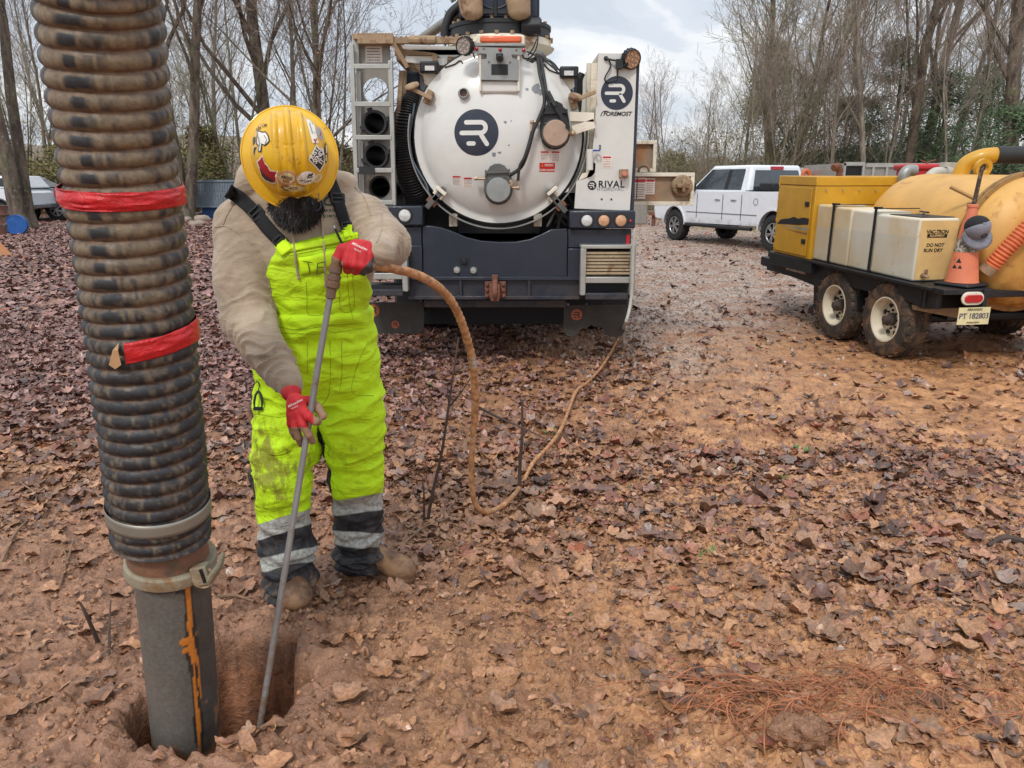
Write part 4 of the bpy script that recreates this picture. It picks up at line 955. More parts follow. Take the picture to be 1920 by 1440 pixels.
# black ribbed suction hose coiled beside the tank
P = cr([c3(470, 590, 6.95), c3(425, 640, 6.85), c3(400, 740, 6.8), c3(395, 880, 6.8), c3(410, 1000, 6.8), c3(440, 1110, 6.85), c3(480, 1180, 6.95)], 26); n = len(P); P = [P[int(i/2)] if i % 2 == 0 else (P[int(i/2)]+P[min(int(i/2)+1, n-1)])/2 for i in range(2*n-1)]
rr = [(.118+.012*math.sin(i*2*PI/6))*(.72+.28*min(1, i/90)) for i in range(len(P))]
b = MB(); b.tube(P, rr, 20); b.build('ribbed_hose', M('ribbed_hose_black', srgb(44, 42, 42), .45, amt=.25, dscale=8, dirt=srgb(110, 94, 80)), T)
b = MB(); b.tube(cr([c3(440, 620, 6.66), c3(425, 720, 6.66), c3(410, 830, 6.64), c3(425, 950, 6.62), c3(470, 1040, 6.6), c3(510, 1110, 6.6), c3(530, 1180, 6.6)]), .008, 6); b.build('cable', M('cable_blue_grey', srgb(90, 104, 116), .5), T)
# --- right cabinet
CY = 6.55
pts = [(1545, 315), (1530, 600), (1518, 780), (1500, 1000), (1470, 1060), (1410, 1085), (1397, 1252), (1732, 1266), (1790, 325)]
F_ = poly_at(c3, pts, CY); b = slab(F_, .012); b.build('cabinet_face', WHT, T, bevel=.004)
tl, tr_, br_, bl_ = c3(1545, 315, CY), c3(1788, 325, CY), c3(1730, 1265, CY), c3(1400, 1255, CY)
b = MB(); xr_ = (tr_.x+br_.x)/2-.01; b.box2((c3(1545, 300, CY).x+.0, CY+.012, br_.z+.02), (xr_, 9.6, tl.z-.002)); b.build('cabinet', CRM, T)
b = MB(); b.box2((xr_+.006, CY+.0, br_.z), (xr_+.03, 9.5, tr_.z-.02)); b.build('cabinet_edge', NAV, T)
b = MB(); b.box2((c3(1505, 380, CY).x, 6.62, c3(0, 900, CY).z), (c3(1545, 400, CY).x-.003, 6.66, c3(0, 372, CY).z)); b.box2((c3(1478, 380, 6.8).x, 6.85, c3(0, 900, CY).z), (c3(1545, 400, CY).x-.003, 6.9, c3(0, 372, 6.8).z)); b.build('cabinet_inner_plate', CRM, T)
b = MB(); b.tube(cr([c3(1445, 440, 6.75), c3(1430, 480, 6.75), c3(1428, 560, 6.75), c3(1418, 680, 6.75)]), .028, 10); b.build('duct', BLK, T)
rbox(c3, 1395, 450, 1440, 590, 6.95, .3).build('duct_box', NAV, T, bevel=.01)
df = Decal(c3(1653, 558, CY-.001), (1, 0, 0), (0, 0, 1)); r_emblem(df, T, EMB, WHD, .128)
df = Decal(c3(1504, 1112, CY-.001), (1, 0, 0), (0, 0, 1)); r_emblem(df, T, SBK, WHD, .037)
df = Decal(c3(1620, 1107, CY-.001), (1, 0, 0), (0, 0, 1)); df.put('lettering_rival', SBK, T, [text2d('RIVAL', .076, .0016, space=1.12)], .002)
df = Decal(c3(1614, 1136, CY-.001), (1, 0, 0), (0, 0, 1)); df.put('lettering_hydrovac', LGY, T, [text2d('HYDROVAC', .038, .0002, space=1.12)], .002)
df = Decal(c3(1655, 684, CY-.001), (1, 0, 0), (0, 0, 1)); df.put('lettering_foremost', SBK, T, [text2d('FOREMOST', .045, .0012, .25, space=1.0), strip2d([(-.132, -.016), (-.122, .012), (-.108, .022), (-.075, .022)], .006, 2)], .002)
df = Decal(c3(1593, 970, CY-.001), (1, 0, 0), (0, 0, 1)); warn(df, T, .085, .095, (0, 0), STK, SRD, SGY)
b = MB(); b.box(c3(1694, 1041, CY-.03), (.07, .06, .07)); r_ = b.build('stop_button_box', TAN, T, bevel=.006); b = MB(); b.lathe([(.0005, -.03), (.018, -.03), (.02, -.02), (.014, 0)], c3(1697, 1041, CY-.062), (0, 1, 0), 16); b.build('stop_button', M('faded_red', srgb(196, 120, 104), .5), r_)
b = MB(); b.box(c3(1668, 385, CY-.04), (.055, .05, .07)); b.tube(cr([c3(1588, 350, CY-.02), c3(1620, 358, CY-.03), c3(1660, 365, CY-.05)], 4), .008); b.tube(cr([c3(1660, 410, CY-.02), c3(1655, 470, CY-.02), c3(1640, 485, CY-.02)], 4), .006); b.tube(cr([c3(1605, 355, CY-.02), c3(1615, 400, CY-.02), c3(1582, 465, CY-.02), c3(1590, 490, CY-.02), c3(1630, 488, CY-.02)], 6), .006); b.tube([c3(1685, 405, CY-.05), c3(1720, 380, CY-.08)], .012); b.sphere(c3(1588, 350, CY-.01), .018); b.build('lamp_mount', BLK, T)
for x, y in ((1552, 875), (1552, 890), (1562, 1195), (1620, 1196)):
    b = MB(); b.disc(c3(x, y, CY-.001), (0, -1, 0), .008, .003, 10); b.build('bolt', BLK, T)
# open locker doors on the right flank
def open_door(x0, y0, x1, y1, Y, nm):
    a = c3(x0, y0, Y); e = c3(x1, y1, Y); b = MB(); b.box2((a.x, Y+.02, e.z), (e.x, Y+.035, a.z)); o = b.build(nm, M('locker_muddy_'+nm, srgb(150, 128, 104), .7, amt=.55, dscale=3.5, dirt=srgb(176, 120, 76), var=.2), T)
    b = MB(); fw = .035
    b.box2((a.x, Y-.02, a.z-fw), (e.x, Y+.018, a.z)); b.box2((a.x, Y-.02, e.z), (e.x, Y+.018, e.z+fw)); b.box2((e.x-fw, Y-.02, e.z+fw), (e.x, Y+.018, a.z-fw)); b.build('frame', CRM, o, bevel=.004); return o, a, e
o1, a, e = open_door(1735, 843, 1885, 1033, 7.9, 'locker_door')
o2, a, e = open_door(1730, 1036, 2108, 1232, 7.4, 'locker_lid')
b = MB(); p = c3(2045, 1115, 7.38); b.lathe([(.0005, -.02), (.09, -.02), (.10, 0), (.10, .03)], p, (0, 1, 0), 20); b.box(p+Vector((0, -.05, 0)), (.12, .05, .04)); b.box(p+Vector((.0, -.06, 0)), (.03, .05, .11)); b.build('t_latch', TAN, o2, bevel=.006)
for x in (1752, 1798, 1853):
    q = Decal(c3(x, 1118 if x > 1810 else 1130, 7.417), (1, 0, 0), (0, 0, 1)); warn(q, o2, .075 if x < 1790 else .085, .145 if x > 1810 else .19, (0, 0), STK, SRD, SGY, lines=6)
b = MB(); b.torus(c3(1815, 1025, 7.7), (0, 1, .2), .05, .012, 16, 6); b.build('strap_loop', TAN, o1)
b = MB(); b.box2((1.05, 7.9, .55), (1.25, 9.4, .85)); b.build('side_step', M('faded_brick_paint', srgb(120, 70, 60), .7), T)
# --- tail: lamp boxes, centre panel, beam, hitch
BY = 6.5
b = rbox(c4, 1207, 155, 1557, 250, BY-.06, .35); lb = b.build('lamp_box', NAV, T, bevel=.012)
for x, mt_ in ((1300, LNS), (1390, LNA), (1480, LNA)):
    p = c4(x, 207, BY-.062); b = MB(); b.torus(p, (0, 1, 0), .052, .009, 28, 6); o = b.build('lamp_ring', RUB, lb); b = MB(); b.lathe([(.0005, -.014), (.03, -.010), (.05, 0)], p, (0, 1, 0), 28); b.build('lamp_lens', mt_, o)
b = MB(); b.sphere(c4(1530, 210, BY-.07), .011); b.build('marker_lamp', RED, lb)
rbox(c4, 180, 130, 430, 235, BY-.06, .35).build('lamp_box', NAV, T, bevel=.012)
p = c4(335, 180, BY-.062); b = MB(); b.torus(p, (0, 1, 0), .056, .009, 28, 6); o = b.build('lamp_ring', RUB, T); b = MB(); b.lathe([(.0005, -.014), (.03, -.010), (.054, 0)], p, (0, 1, 0), 28); b.build('lamp_lens', LNS, o)
cp = [(430, 235), (480, 236), (530, 246), (600, 270), (660, 296), (740, 315), (830, 322), (920, 321), (1000, 306), (1060, 280), (1110, 255), (1197, 250), (1197, 517), (430, 505)]
slab(poly_at(c4, cp, BY), .05).build('tail_panel', NAV, T, bevel=.006)
b = MB()
rbox(c4, 1201, 253, 1535, 352, BY, .06, b); b.build('corner_panel', NAV, T, bevel=.006)
rbox(c4, 1199, 356, 1270, 515, BY-.03, .09).build('corner_panel', NAV, T, bevel=.006)
rbox(c4, 1270, 352, 1545, 620, BY+.02, .06).build('corner_backing', BLK, T)
rbox(c4, 180, 240, 426, 505, BY, .06).build('corner_panel', NAV, T, bevel=.006)
rbox(c4, 350, 340, 428, 500, BY-.03, .03).build('corner_rib', NAV, T, bevel=.006)
b = MB(); a = c4(350, 512, BY-.05); e = c4(1262, 620, BY-.05); b.box2((a.x, BY-.01, e.z), (e.x, BY+.12, a.z)); b.build('tow_beam', NAV, T, bevel=.008)
b = MB(); b.box2((a.x, BY-.05, a.z-.02), (e.x, BY-.012, a.z+.01)); b.box2((a.x, BY-.05, e.z-.01), (e.x, BY-.012, e.z+.02)); b.build('beam_flange', NAV, T, bevel=.004)
for x in (630, 993): rbox(c4, x-6, 522, x+7, 618, BY-.045, .03).build('beam_gusset', NAV, T)
rbox(c4, 440, 628, 1190, 668, BY+.1, .1).build('under_bar', NAV, T, bevel=.006)
b = MB(); a = c4(620, 200, 6.95); e = c4(1050, 320, 6.95); b.box2((a.x, 6.95, e.z), (e.x, 7.1, a.z)); b.build('cross_member', NAV, T, bevel=.01)
for x in (592, 1040): rbox(c4, x-22, 170, x+22, 240, 6.66, .1).build('tank_saddle', CRM, T, bevel=.006)
b = MB(); p = c4(1180, 190, 6.7); rr_ = random.Random(4)
for k in range(9): q = p+Vector((rr_.uniform(-.13, .1), rr_.uniform(-.1, .1), rr_.uniform(-.05, .25))); b.tube(cr([q, q+Vector((rr_.uniform(-.1, .1), 0, rr_.uniform(-.15, .05))), q+Vector((rr_.uniform(-.1, .1), .1, rr_.uniform(-.3, 0)))], 4), .012, 6)
b.build('hydraulic_lines', DGR, T)
b = MB(); p = c4(814, 578, BY-.055); rbox(c4, 760, 530, 870, 615, BY-.06, .02, b)
for x in (770, 857):
    for y in (545, 575, 605): q = c4(x, y, BY-.06); b.cyl(q, q+Vector((0, -.02, 0)), .017, n=6)
b.tube(cr([p+Vector((0, -.02, .10)), p+Vector((0, -.09, .06)), p+Vector((0, -.12, 0)), p+Vector((0, -.08, -.06)), p+Vector((0, -.02, -.08))], 6), [.022]*24+[.018], 10)
b.box(p+Vector((0, -.03, .09)), (.05, .06, .09)); b.box(p+Vector((0, -.06, -.05)), (.07, .08, .05)); b.box(p+Vector((-.03, -.05, .0)), (.02, .1, .12)); b.box(p+Vector((.03, -.05, .0)), (.02, .1, .12))
b.build('tow_hitch', RUS_, T, bevel=.005)
for x, y, m_ in ((650, 422, BLK), (612, 470, ALU), (700, 472, ALU)):
    q = c4(x, y, BY); b = MB(); b.lathe([(.0005, -.03), (.022, -.028), (.026, -.01), (.03, 0)], q, (0, 1, 0), 16); b.box(q+Vector((0, -.004, 0)), (.085 if m_ is BLK else .05, .008, .05 if m_ is BLK else .04)); b.build('coupling', m_, T)
rbox(c4, 1508, 282, 1526, 338, BY-.004, .003).build('red_reflector', RED, T)
for x, y in ((1232, 266), (1368, 268), (1502, 268), (395, 245), (1200, 652), (1298, 650), (1395, 652), (420, 632), (310, 630), (195, 628), (1226, 503)):
    b = MB(); b.cyl(c4(x, y, BY-.005), c4(x, y, BY-.02), .012, n=8); b.build('bolt', BLK, T)
# louvred steps
def louvre(x0, x1, y0, y1, bx0, bx1, by0, by1):
    r_ = None; a, e = c4(x0, y0, 6.36), c4(x1, y1, 6.36); fw = .045; b = MB()
    b.box2((a.x, 6.34, a.z-fw*.6), (e.x, 6.5, a.z)); b.box2((a.x, 6.34, e.z), (a.x+fw, 6.44, a.z-fw*.6)); b.box2((e.x-fw, 6.34, e.z), (e.x, 6.44, a.z-fw*.6)); b.box2((a.x+fw, 6.35, e.z+.10), (e.x-fw, 6.42, e.z+.15))
    o = b.build('step_frame', ALU, T, bevel=.004); n = 7; b = MB(); zt = a.z-fw*.6-.02; zb_ = e.z+.17
    for k in range(n):
        z = lerp(zt, zb_, (k+.55)/n); b.box2((a.x+fw, 6.36, z-.011), (e.x-fw, 6.46, z+.007))
        for j in range(16): xx = lerp(a.x+fw+.01, e.x-fw-.01, (j+.5)/16); b.bar((xx-.012, 6.40, z-.035), (xx+.012, 6.40, z-.012), .01, .004)
    b.build('step_slats', SLT, o); b = MB(); b.box2((a.x+fw, 6.47, zb_-.02), (e.x-fw, 6.475, zt+.02)); b.build('step_backing', INK, o)
    a, e = c4(bx0, by0, 6.34), c4(bx1, by1, 6.34); b = MB(); b.box2((a.x, 6.32, e.z), (e.x, 6.40, a.z)); b.box2((a.x, 6.40, e.z), (e.x, 6.6, e.z+.01)); b.build('lower_step', NAV, T, bevel=.005)
louvre(1268, 1550, 338, 602, 1292, 1515, 592, 625); louvre(70, 355, 330, 582, 98, 328, 572, 605)
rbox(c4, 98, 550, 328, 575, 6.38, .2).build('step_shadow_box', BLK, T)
# mud flaps
def flap(pts, logos, nm='mud_flap'):
    F_ = poly_at(c4, pts, 6.72); o = slab(F_, .012).build(nm, M('muddy_rubber_flap', srgb(58, 54, 50), .75, amt=.35, dscale=40, dirt=srgb(112, 92, 76), var=.2), T, bevel=.003)
    for x, y, r in logos:
        q = Decal(c4(x, y, 6.718), (1, 0, 0), (0, 0, 1)); r_emblem(q, o, M('flap_orange', srgb(160, 84, 52), .6, amt=.3, dscale=30, dirt=srgb(80, 66, 56)), SBK, r)
arc = lambda cx_, cy_, r, a0, a1: [(cx_+r*math.cos(R(lerp(a0, a1, k/5))), cy_+r*math.sin(R(lerp(a0, a1, k/5)))) for k in range(6)]
flap([(60, 640), (438, 640)]+arc(393, 765, 45, 0, 90)+arc(115, 760, 45, 90, 180)+[(60, 700)], [(170, 684, .055), (286, 758, .035)])
flap([(1178, 655), (1508, 655), (1506, 770)]+arc(1460, 783, 42, 0, 90)+[(1415, 822), (1398, 812), (1388, 780), (1362, 768), (1345, 772), (1320, 762), (1300, 778), (1278, 780), (1258, 792), (1250, 812), (1225, 824)]+arc(1215, 785, 38, 90, 180), [(1246, 706, .05)])
# wheels (dual rear axles), only glimpsed between the flaps
for y in (8.6, 10.0, 12.9):
    for x in ((-1.12, -.82, .82, 1.12) if y < 12 else (-1.0, 1.0)):
        b = MB(); b.lathe([(.3, -.13), (.44, -.135), (.50, -.10), (.51, 0), (.50, .10), (.44, .135), (.3, .13)], (x, y, .5), (1, 0, 0), 30); o = b.build('wheel', RUB, T)
        b = MB(); b.lathe([(.3, -.10), (.1, -.06), (.1, .06), (.3, .10)], (x, y, .5), (1, 0, 0), 20); b.build('rim', DGR, o)
b = MB(); b.cyl((-1.1, 8.6, .5), (1.1, 8.6, .5), .09); b.sphere((0, 8.6, .5), .22); b.build('axle', BLK, T)
b = MB(); b.box2((-1.1, 7.4, .25), (1.1, 7.42, .62)); b.build('under_truck_dark_sheet', INK, T)  # deep black sheet standing for the dark beneath the truck
# spare suction pipes lying in the rack
for k, (x, y, lab) in enumerate(((208, 743, 'upper black suction pipe end in the rack behind the ladder'), (215, 937, 'middle black suction pipe end in the rack, directly below another pipe'), (222, 1125, 'lowest black pipe in the rack, partly hidden by the worker\'s shoulder'))):
    p = c3(x, y, 6.6); r = thing('suction_pipe', lab, 'pipe', (p.x, p.y, p.z), 'suction pipes stored in the truck rack')
    d = 0 if k < 2 else .15
    b = MB(); b.lathe([(.088, 1.8), (.088, d+.04), (.097, d+.04), (.097, d), (.078, d), (.078, 1.8)], p+Vector((0, -.05, 0)), (0, 1, 0), 30); b.build('pipe', BLK, r)
    b = MB()
    if k < 2:
        b.lathe([(.098, .0), (.104, -.01), (.104, -.045), (.098, -.055), (.080, -.055), (.078, 0)], p+Vector((0, -.02, 0)), (0, 1, 0), 30)
        for a in (.3, 1.9, 3.5, 5.0): b.box(p+Vector((math.cos(a)*.104, -.05, math.sin(a)*.104)), (.04, .05, .04), Matrix.Rotation(-a, 3, 'Y'))
        b.build('coupling_ring', RUB, r, bevel=.003)
# ================================================================== TRAILER WITH VACUUM TANK
YEL = M('yellow_paint', srgb(196, 146, 34), .42, amt=.22, dscale=2.5, dirt=srgb(150, 108, 50), var=.08, coat=.2)
YEF = M('faded_yellow_tank', srgb(206, 158, 84), .5, amt=.3, dscale=3.2, dirt=srgb(168, 116, 52), var=.10, vscale=3, low=(.55, 1.0))
PLA = NT('translucent_white_tank'); _c = PLA.mix(PLA.ramp(PLA.noise(1.4, 4), .4, .62), srgb(214, 208, 190), srgb(204, 178, 132)); _c = PLA.mix(PLA.math('MULTIPLY', PLA.ramp(PLA.xyz(2), 1.12, 1.14, 1, 0), .35), _c, srgb(176, 182, 178))
_c = PLA.mix(PLA.ramp(PLA.noise(9, 6, .7), .62, .74), _c, srgb(176, 136, 84)); PLA = PLA.set(color=_c, rough=.42)
PLE = M('stained_yellow_plastic', srgb(216, 184, 124), .45, amt=.3, dscale=4, dirt=srgb(204, 190, 158), var=.08)
ORA = M('orange_ribbed_hose', srgb(206, 108, 66), .5, amt=.25, dscale=20, dirt=srgb(150, 84, 50), var=.15)
TYR = M('muddy_tyre', srgb(52, 46, 41), .85, amt=.62, dscale=9, dirt=srgb(118, 90, 66), var=.25, bump=.3, bscale=70)
RIM = M('white_rim', srgb(206, 196, 174), .5, amt=.3, dscale=11, dirt=srgb(170, 126, 84), var=.08)
CONE = M('cone_orange', srgb(208, 118, 84), .65, amt=.4, dscale=8, dirt=srgb(190, 110, 80), var=.08)
ang = math.atan2(.15, .99); tilt = R(1.1)
TM = Matrix.Translation((3.46, 7.08, .045)) @ Matrix.Rotation(ang, 4, 'Z') @ Matrix.Rotation(tilt, 4, 'X')
TG = Matrix.Translation((3.46, 7.08, 0)) @ Matrix.Rotation(ang, 4, 'Z')
def tb(): return MB(TM)
TL = thing('vacuum_trailer', 'tandem axle trailer with yellow generator box and large yellow tank', 'trailer', tuple(TG @ Vector((.8, .4, 0))))
def tyre(M_, c, ax, r, w_, rim_r, par, holes=8, rim=RIM, hub=True, tm=None, tread=26):
    c = Vector(c); ax = Vector(ax); tm = tm or TYR; hw = w_/2
    b = MB(M_); b.lathe([(rim_r, -hw*.72), (rim_r*1.08, -hw*.9), (r*.84, -hw), (r*.94, -hw*.9), (r*.985, -hw*.7), (r*.985, hw*.7), (r*.94, hw*.9), (r*.84, hw), (rim_r*1.08, hw*.9), (rim_r, hw*.72)], c, ax, 48)
    t_ = b.build('wheel', tm, par)
    b = MB(M_)
    u = ax.orthogonal().normalized(); v = ax.cross(u)
    for k in range(tread*2):
        a = 2*PI*k/(tread*2); d = u*math.cos(a)+v*math.sin(a); tg = ax.cross(d)
        for sg in (-1, 1):
            p = c+d*(r*.985)+ax*sg*hw*(.72 if k % 2 else .55); Rm = Matrix((ax, tg, d)).transposed(); b.box(p, (hw*(.42 if k % 2 else .3), r*2*PI/(tread*2)*.62, r*.035), Rm @ Matrix.Rotation(.25*sg, 3, 'Z'))
    for q in (-.22, 0, .22): b.lathe([(r*.98, q*w_-.008), (r*1.004, q*w_-.008), (r*1.004, q*w_+.008+.01), (r*.98, q*w_+.018)], c, ax, 40)
    b.build('tread', tm, t_, smooth=False)
    b = MB(M_); f = hw*.8
    b.lathe([(rim_r*1.03, f), (rim_r*1.03, f*1.12), (rim_r*.97, f*1.12), (rim_r*.93, f*.55), (rim_r*.86, f*.3), (rim_r*.84, -f*.1), (rim_r*.78, -f*.05), (rim_r*.50, f*.25), (rim_r*.36, f*.2), (.0005, f*.2)], c, ax, 40)
    rm = b.build('rim', rim, t_)
    if holes:
        for k in range(holes):
            b = MB(M_); a = 2*PI*(k+.5)/holes; q = c+(u*math.cos(a)+v*math.sin(a))*rim_r*.65+ax*(f*.12); b.lathe([(.0005, .012), (rim_r*.115, .012), (rim_r*.115, .0)], q, ax, 12); b.build('rim_hole', INK, rm)
            b = MB(M_); a = 2*PI*k/holes; q = c+(u*math.cos(a)+v*math.sin(a))*rim_r*.42+ax*(f*.22); b.cyl(q, q+ax*.018, .011, n=6); b.build('lug_nut', INK, rm)
    if hub:
        b = MB(M_); b.lathe([(rim_r*.30, f*.2), (rim_r*.28, f*.55), (rim_r*.2, f*.62), (rim_r*.17, f*1.15), (rim_r*.1, f*1.25), (.0005, f*1.27)], c, ax, 20); b.build('hub', M('hub_rust', srgb(70, 60, 54), .7, amt=.3, dscale=30), rm)
    return t_
for y in (0, .86):
    tyre(TG, (.12, y, .352), (-1, 0, 0), .355, .24, .205, TL)
    tyre(TG, (1.95, y, .352), (1, 0, 0), .355, .24, .205, TL, holes=0)
b = MB(TG)
for y in (0, .86): b.cyl((.2, y, .36), (1.9, y, .36), .05, n=10)
b.build('axle', BLK, TL)
b = tb(); b.box2((0, -.74, .655), (.46, 1.42, .70)); b.box2((.46, -.6, .60), (1.9, 3.0, .655)); b.build('deck', BLK, TL, bevel=.005)
b = tb(); b.box2((.02, -.64, .52), (.07, 1.5, .652)); b.box2((.42, -.3, .35), (.50, 3.2, .60)); b.box2((1.6, -.3, .35), (1.68, 3.2, .60)); b.build('frame_rail', BLK, TL)
b = tb(); b.box2((-.05, -.62, .68), (-.003, 1.5, .70)); b.build('deck_lip', BLK, TL)
b = tb(); b.hexa([Vector(p) for p in ((.03, 1.15, .42), (.12, 1.15, .42), (.12, 2.6, .50), (.03, 2.6, .50), (.03, 1.15, .56), (.12, 1.15, .56), (.12, 2.6, .60), (.03, 2.6, .60))]); b.build('front_rail', BLK, TL)
b = tb(); b.box2((.024, 1.3, .52), (.028, 1.95, .56)); b.build('worn_reflective_tape', M('tape_red_white', srgb(190, 180, 172), .5, amt=.5, dscale=14, dirt=srgb(150, 40, 40)), TL)
b = tb(); b.box2((-.012, 1.38, .60), (.02, 1.46, .65)); b.build('side_marker', AMB, TL, bevel=.008)
b = tb(); b.box2((.05, .5, .3), (.3, .53, .64)); b.build('mud_guard', BLK, TL); b = tb(); b.bar((.06, 1.28, .62), (.1, 1.28, .16), .02, .2); b.build('mud_guard', BLK, TL)
TMr = TM @ Matrix.Translation((0, .20, 0))
def tbr(): return MB(TMr)
# tail: lamp box, plate
b = tbr(); b.box2((.0, -.72, .50), (.42, -.685, .70)); b.build('tail_channel', BLK, TL, bevel=.006)
b = tbr(); b.box2((.36, -.96, .44), (.40, -.70, .70)); b.build('tail_bracket', BLK, TL, bevel=.004)
b = tbr(); b.hexa([Vector(p) for p in ((.0, -.68, .50), (.02, -.68, .50), (.02, -.35, .58), (.0, -.35, .58), (.0, -.68, .655), (.02, -.68, .655), (.02, -.35, .655), (.0, -.35, .655))]); b.build('side_gusset', BLK, TL)
b = tbr(); b.hexa([Vector(p) for p in ((.05, -.55, .46), (.4, -.72, .40), (.4, -.2, .40), (.05, -.2, .46), (.05, -.55, .5), (.4, -.72, .5), (.4, -.2, .5), (.05, -.2, .5))]); b.build('rusty_gusset', TAN, TL)
def ovalp(w_, h_, n=10): return [(w_/2-h_/2+h_/2*math.cos(a), h_/2*math.sin(a)) for a in [lerp(-PI/2, PI/2, k/n) for k in range(n+1)]]+[(-w_/2+h_/2+h_/2*math.cos(a), h_/2*math.sin(a)) for a in [lerp(PI/2, 1.5*PI, k/n) for k in range(n+1)]]
b = tbr(); b.prism(ovalp(.20, .11), (.26, -.965, .625), (1, 0, 0), (0, 0, 1), (0, .02, 0)); lb_ = b.build('tail_lamp', CRM, TL, bevel=.004)
b = tbr(); b.prism(ovalp(.165, .065), (.26, -.978, .625), (1, 0, 0), (0, 0, 1), (0, .014, 0)); b.build('lens', RED, lb_, bevel=.004)
b = tbr(); b.box2((.05, -.735, .56), (.10, -.72, .62)); b.build('red_marker', RED, TL, bevel=.006)
b = tbr(); b.box2((.13, -.985, .41), (.42, -.98, .555)); pl = b.build('number_plate', M('plate_cream', srgb(214, 204, 158), .5, amt=.25, dscale=20, dirt=srgb(176, 150, 100)), TL)
pd = Decal(TMr @ Vector((.275, -.986, .4825)), TMr.to_3x3() @ Vector((1, 0, 0)), TMr.to_3x3() @ Vector((0, 0, 1)))
pd.put('plate_number', M('plate_blue', srgb(60, 66, 104), .5), pl, [text2d('PT 182803', .066, .0008, space=.95)], .0015, (0, -.002)); pd.put('plate_state', SBK, pl, [text2d('ARKANSAS', .028, .0004)], .0015, (0, .054)); pd.put('plate_word', SBK, pl, [text2d('PERMANENT', .021, .0003)], .0015, (0, -.056))
# generator box
gx0, gx1, gy0, gy1, gz0, gz1 = -.02, 1.5, 1.40, 2.22, .70, 1.575
b = tb(); b.box2((gx0, gy0, gz0), (gx1, gy1, gz1-.10)); b.box2((gx0-.006, gy0-.006, gz1-.097), (gx1+.006, gy1+.006, gz1)); gb = b.build('generator_box', YEL, TL, bevel=.008)
b = tb(); b.box2((gx0-.012, gy0+.05, gz0+.03), (gx0-.003, gy1-.05, gz1-.12)); d_ = b.build('box_door', YEL, TL, bevel=.004)
for z in (.86, 1.26): b = tb(); b.box2((gx0-.022, gy0+.08, z), (gx0-.012, gy0+.16, z+.05)); b.build('latch', BLK, d_, bevel=.003)
b = tb()
for k in range(8): b.cyl((gx0-.012, gy1-.04, gz0+.06+k*.1), (gx0-.012, gy1-.04, gz0+.10+k*.1), .008, n=6)
b.build('hinge', YEL, d_)
def dY(pts, off=-.0135): # drawing on the left face: (forward y, z)
    V = [TM @ Vector((gx0+off, p[0], p[1])) for p in pts]; return V
def polyobj(name, mat, par, P):
    m = MB(); m.add(P, [tuple(range(len(P)))]); return m.build(name, mat, par, smooth=False)
polyobj('stripe', SBK, d_, dY([(2.16, 1.03), (2.08, 1.085), (1.98, 1.10), (1.88, 1.11), (1.78, 1.135), (1.68, 1.12), (1.58, 1.14), (1.45, 1.135), (1.45, 1.07), (1.68, 1.05), (1.93, 1.04)]))
polyobj('stripe', M('decal_grey', srgb(150, 140, 120), .5), d_, dY([(2.08, 1.02), (1.83, 1.03), (1.45, 1.04), (1.45, 1.0), (1.78, 1.01)]))
polyobj('stripe', M('decal_brown', srgb(150, 110, 50), .5), d_, dY([(1.98, .99), (1.45, .985), (1.45, .955), (1.68, .965)]))
b = tb(); b.box2((gx0-.02, gy0-.1, .56), (gx0+.06, gy1+.04, .695)); b.box2((gx0+.06, gy1-.04, .56), (gx1, gy1+.04, .695)); b.build('box_base', BLK, TL, bevel=.005)
for k in range(7): b = tb(); b.cyl((.1+k*.19, gy0-.008, 1.43), (.1+k*.19, gy0-.018, 1.43), .008, n=8); b.build('screw', ALU, gb)
b = tb(); b.bar((.8, gy1, .5), (.8, gy1+1.6, .45), .1, .12); b.build('drawbar', BLK, TL)
# white water tanks
def tankseg(y0, y1, z1, nm='water_tank'):
    b = tb(); b.box2((.015, y0, .705), (.40, y1, z1)); o = b.build(nm, PLA, TL, bevel=.022, seg=3); return o
w1 = tankseg(-.30, .33, 1.25); w2 = tankseg(.355, .72, 1.27); w3 = tankseg(.735, 1.05, 1.28); w4 = tankseg(1.075, 1.39, 1.29)
b = tb(); b.box2((.03, -.304, .72), (.385, -.301, 1.23)); b.build('stained_end', PLE, w1)
for y in (.342, 1.062):
    b = tb(); b.box2((.005, y-.016, .70), (.014, y+.016, 1.295)); b.box2((.005, y-.016, 1.295), (.45, y+.016, 1.303)); b.box((.03, y, 1.305), (.05, .07, .02)); b.build('strap', BLK, TL)
b = tb(); b.box2((.06, -.25, 1.252), (.38, .2, 1.258)); b.tube(cr([(.1, -.2, 1.275), (.2, -.1, 1.29), (.3, .0, 1.28), (.36, .2, 1.28)]), .008, 6); b.build('tarp', BLK, w1)
b = tb(); b.tube([(.10, -.30, .76), (.10, -.36, .76)], .018, 10); b.tube([(.10, -.36, .76), (.10, -.39, .75)], .012, 8); b.box((.11, -.34, .79), (.02, .02, .05)); b.build('tap', TAN, w1)
wd = Decal(TM @ Vector((.19, -.3055, 1.0)), TM.to_3x3() @ Vector((1, 0, 0)), TM.to_3x3() @ Vector((0, 0, 1)))
wd.put('lettering_vactron', SBK, w1, [text2d('VAC-TRON', .044, .0012, space=.9)], .001, (0, .135)); p_ = wd.put('lettering_bar', SBK, w1, [rect2d(.19, .032)], .001, (0, .102)); wd.put('lettering_equipment', PLE, w1, [text2d('EQUIPMENT', .026, .0006)], .002, (0, .102))
wd.put('lettering_warning', SBK, w1, [text2d('DO NOT', .042, .0012, .08)], .001, (-.005, .02)); wd.put('lettering_warning', SBK, w1, [text2d('RUN DRY', .042, .0012, .08)], .001, (-.02, -.025))
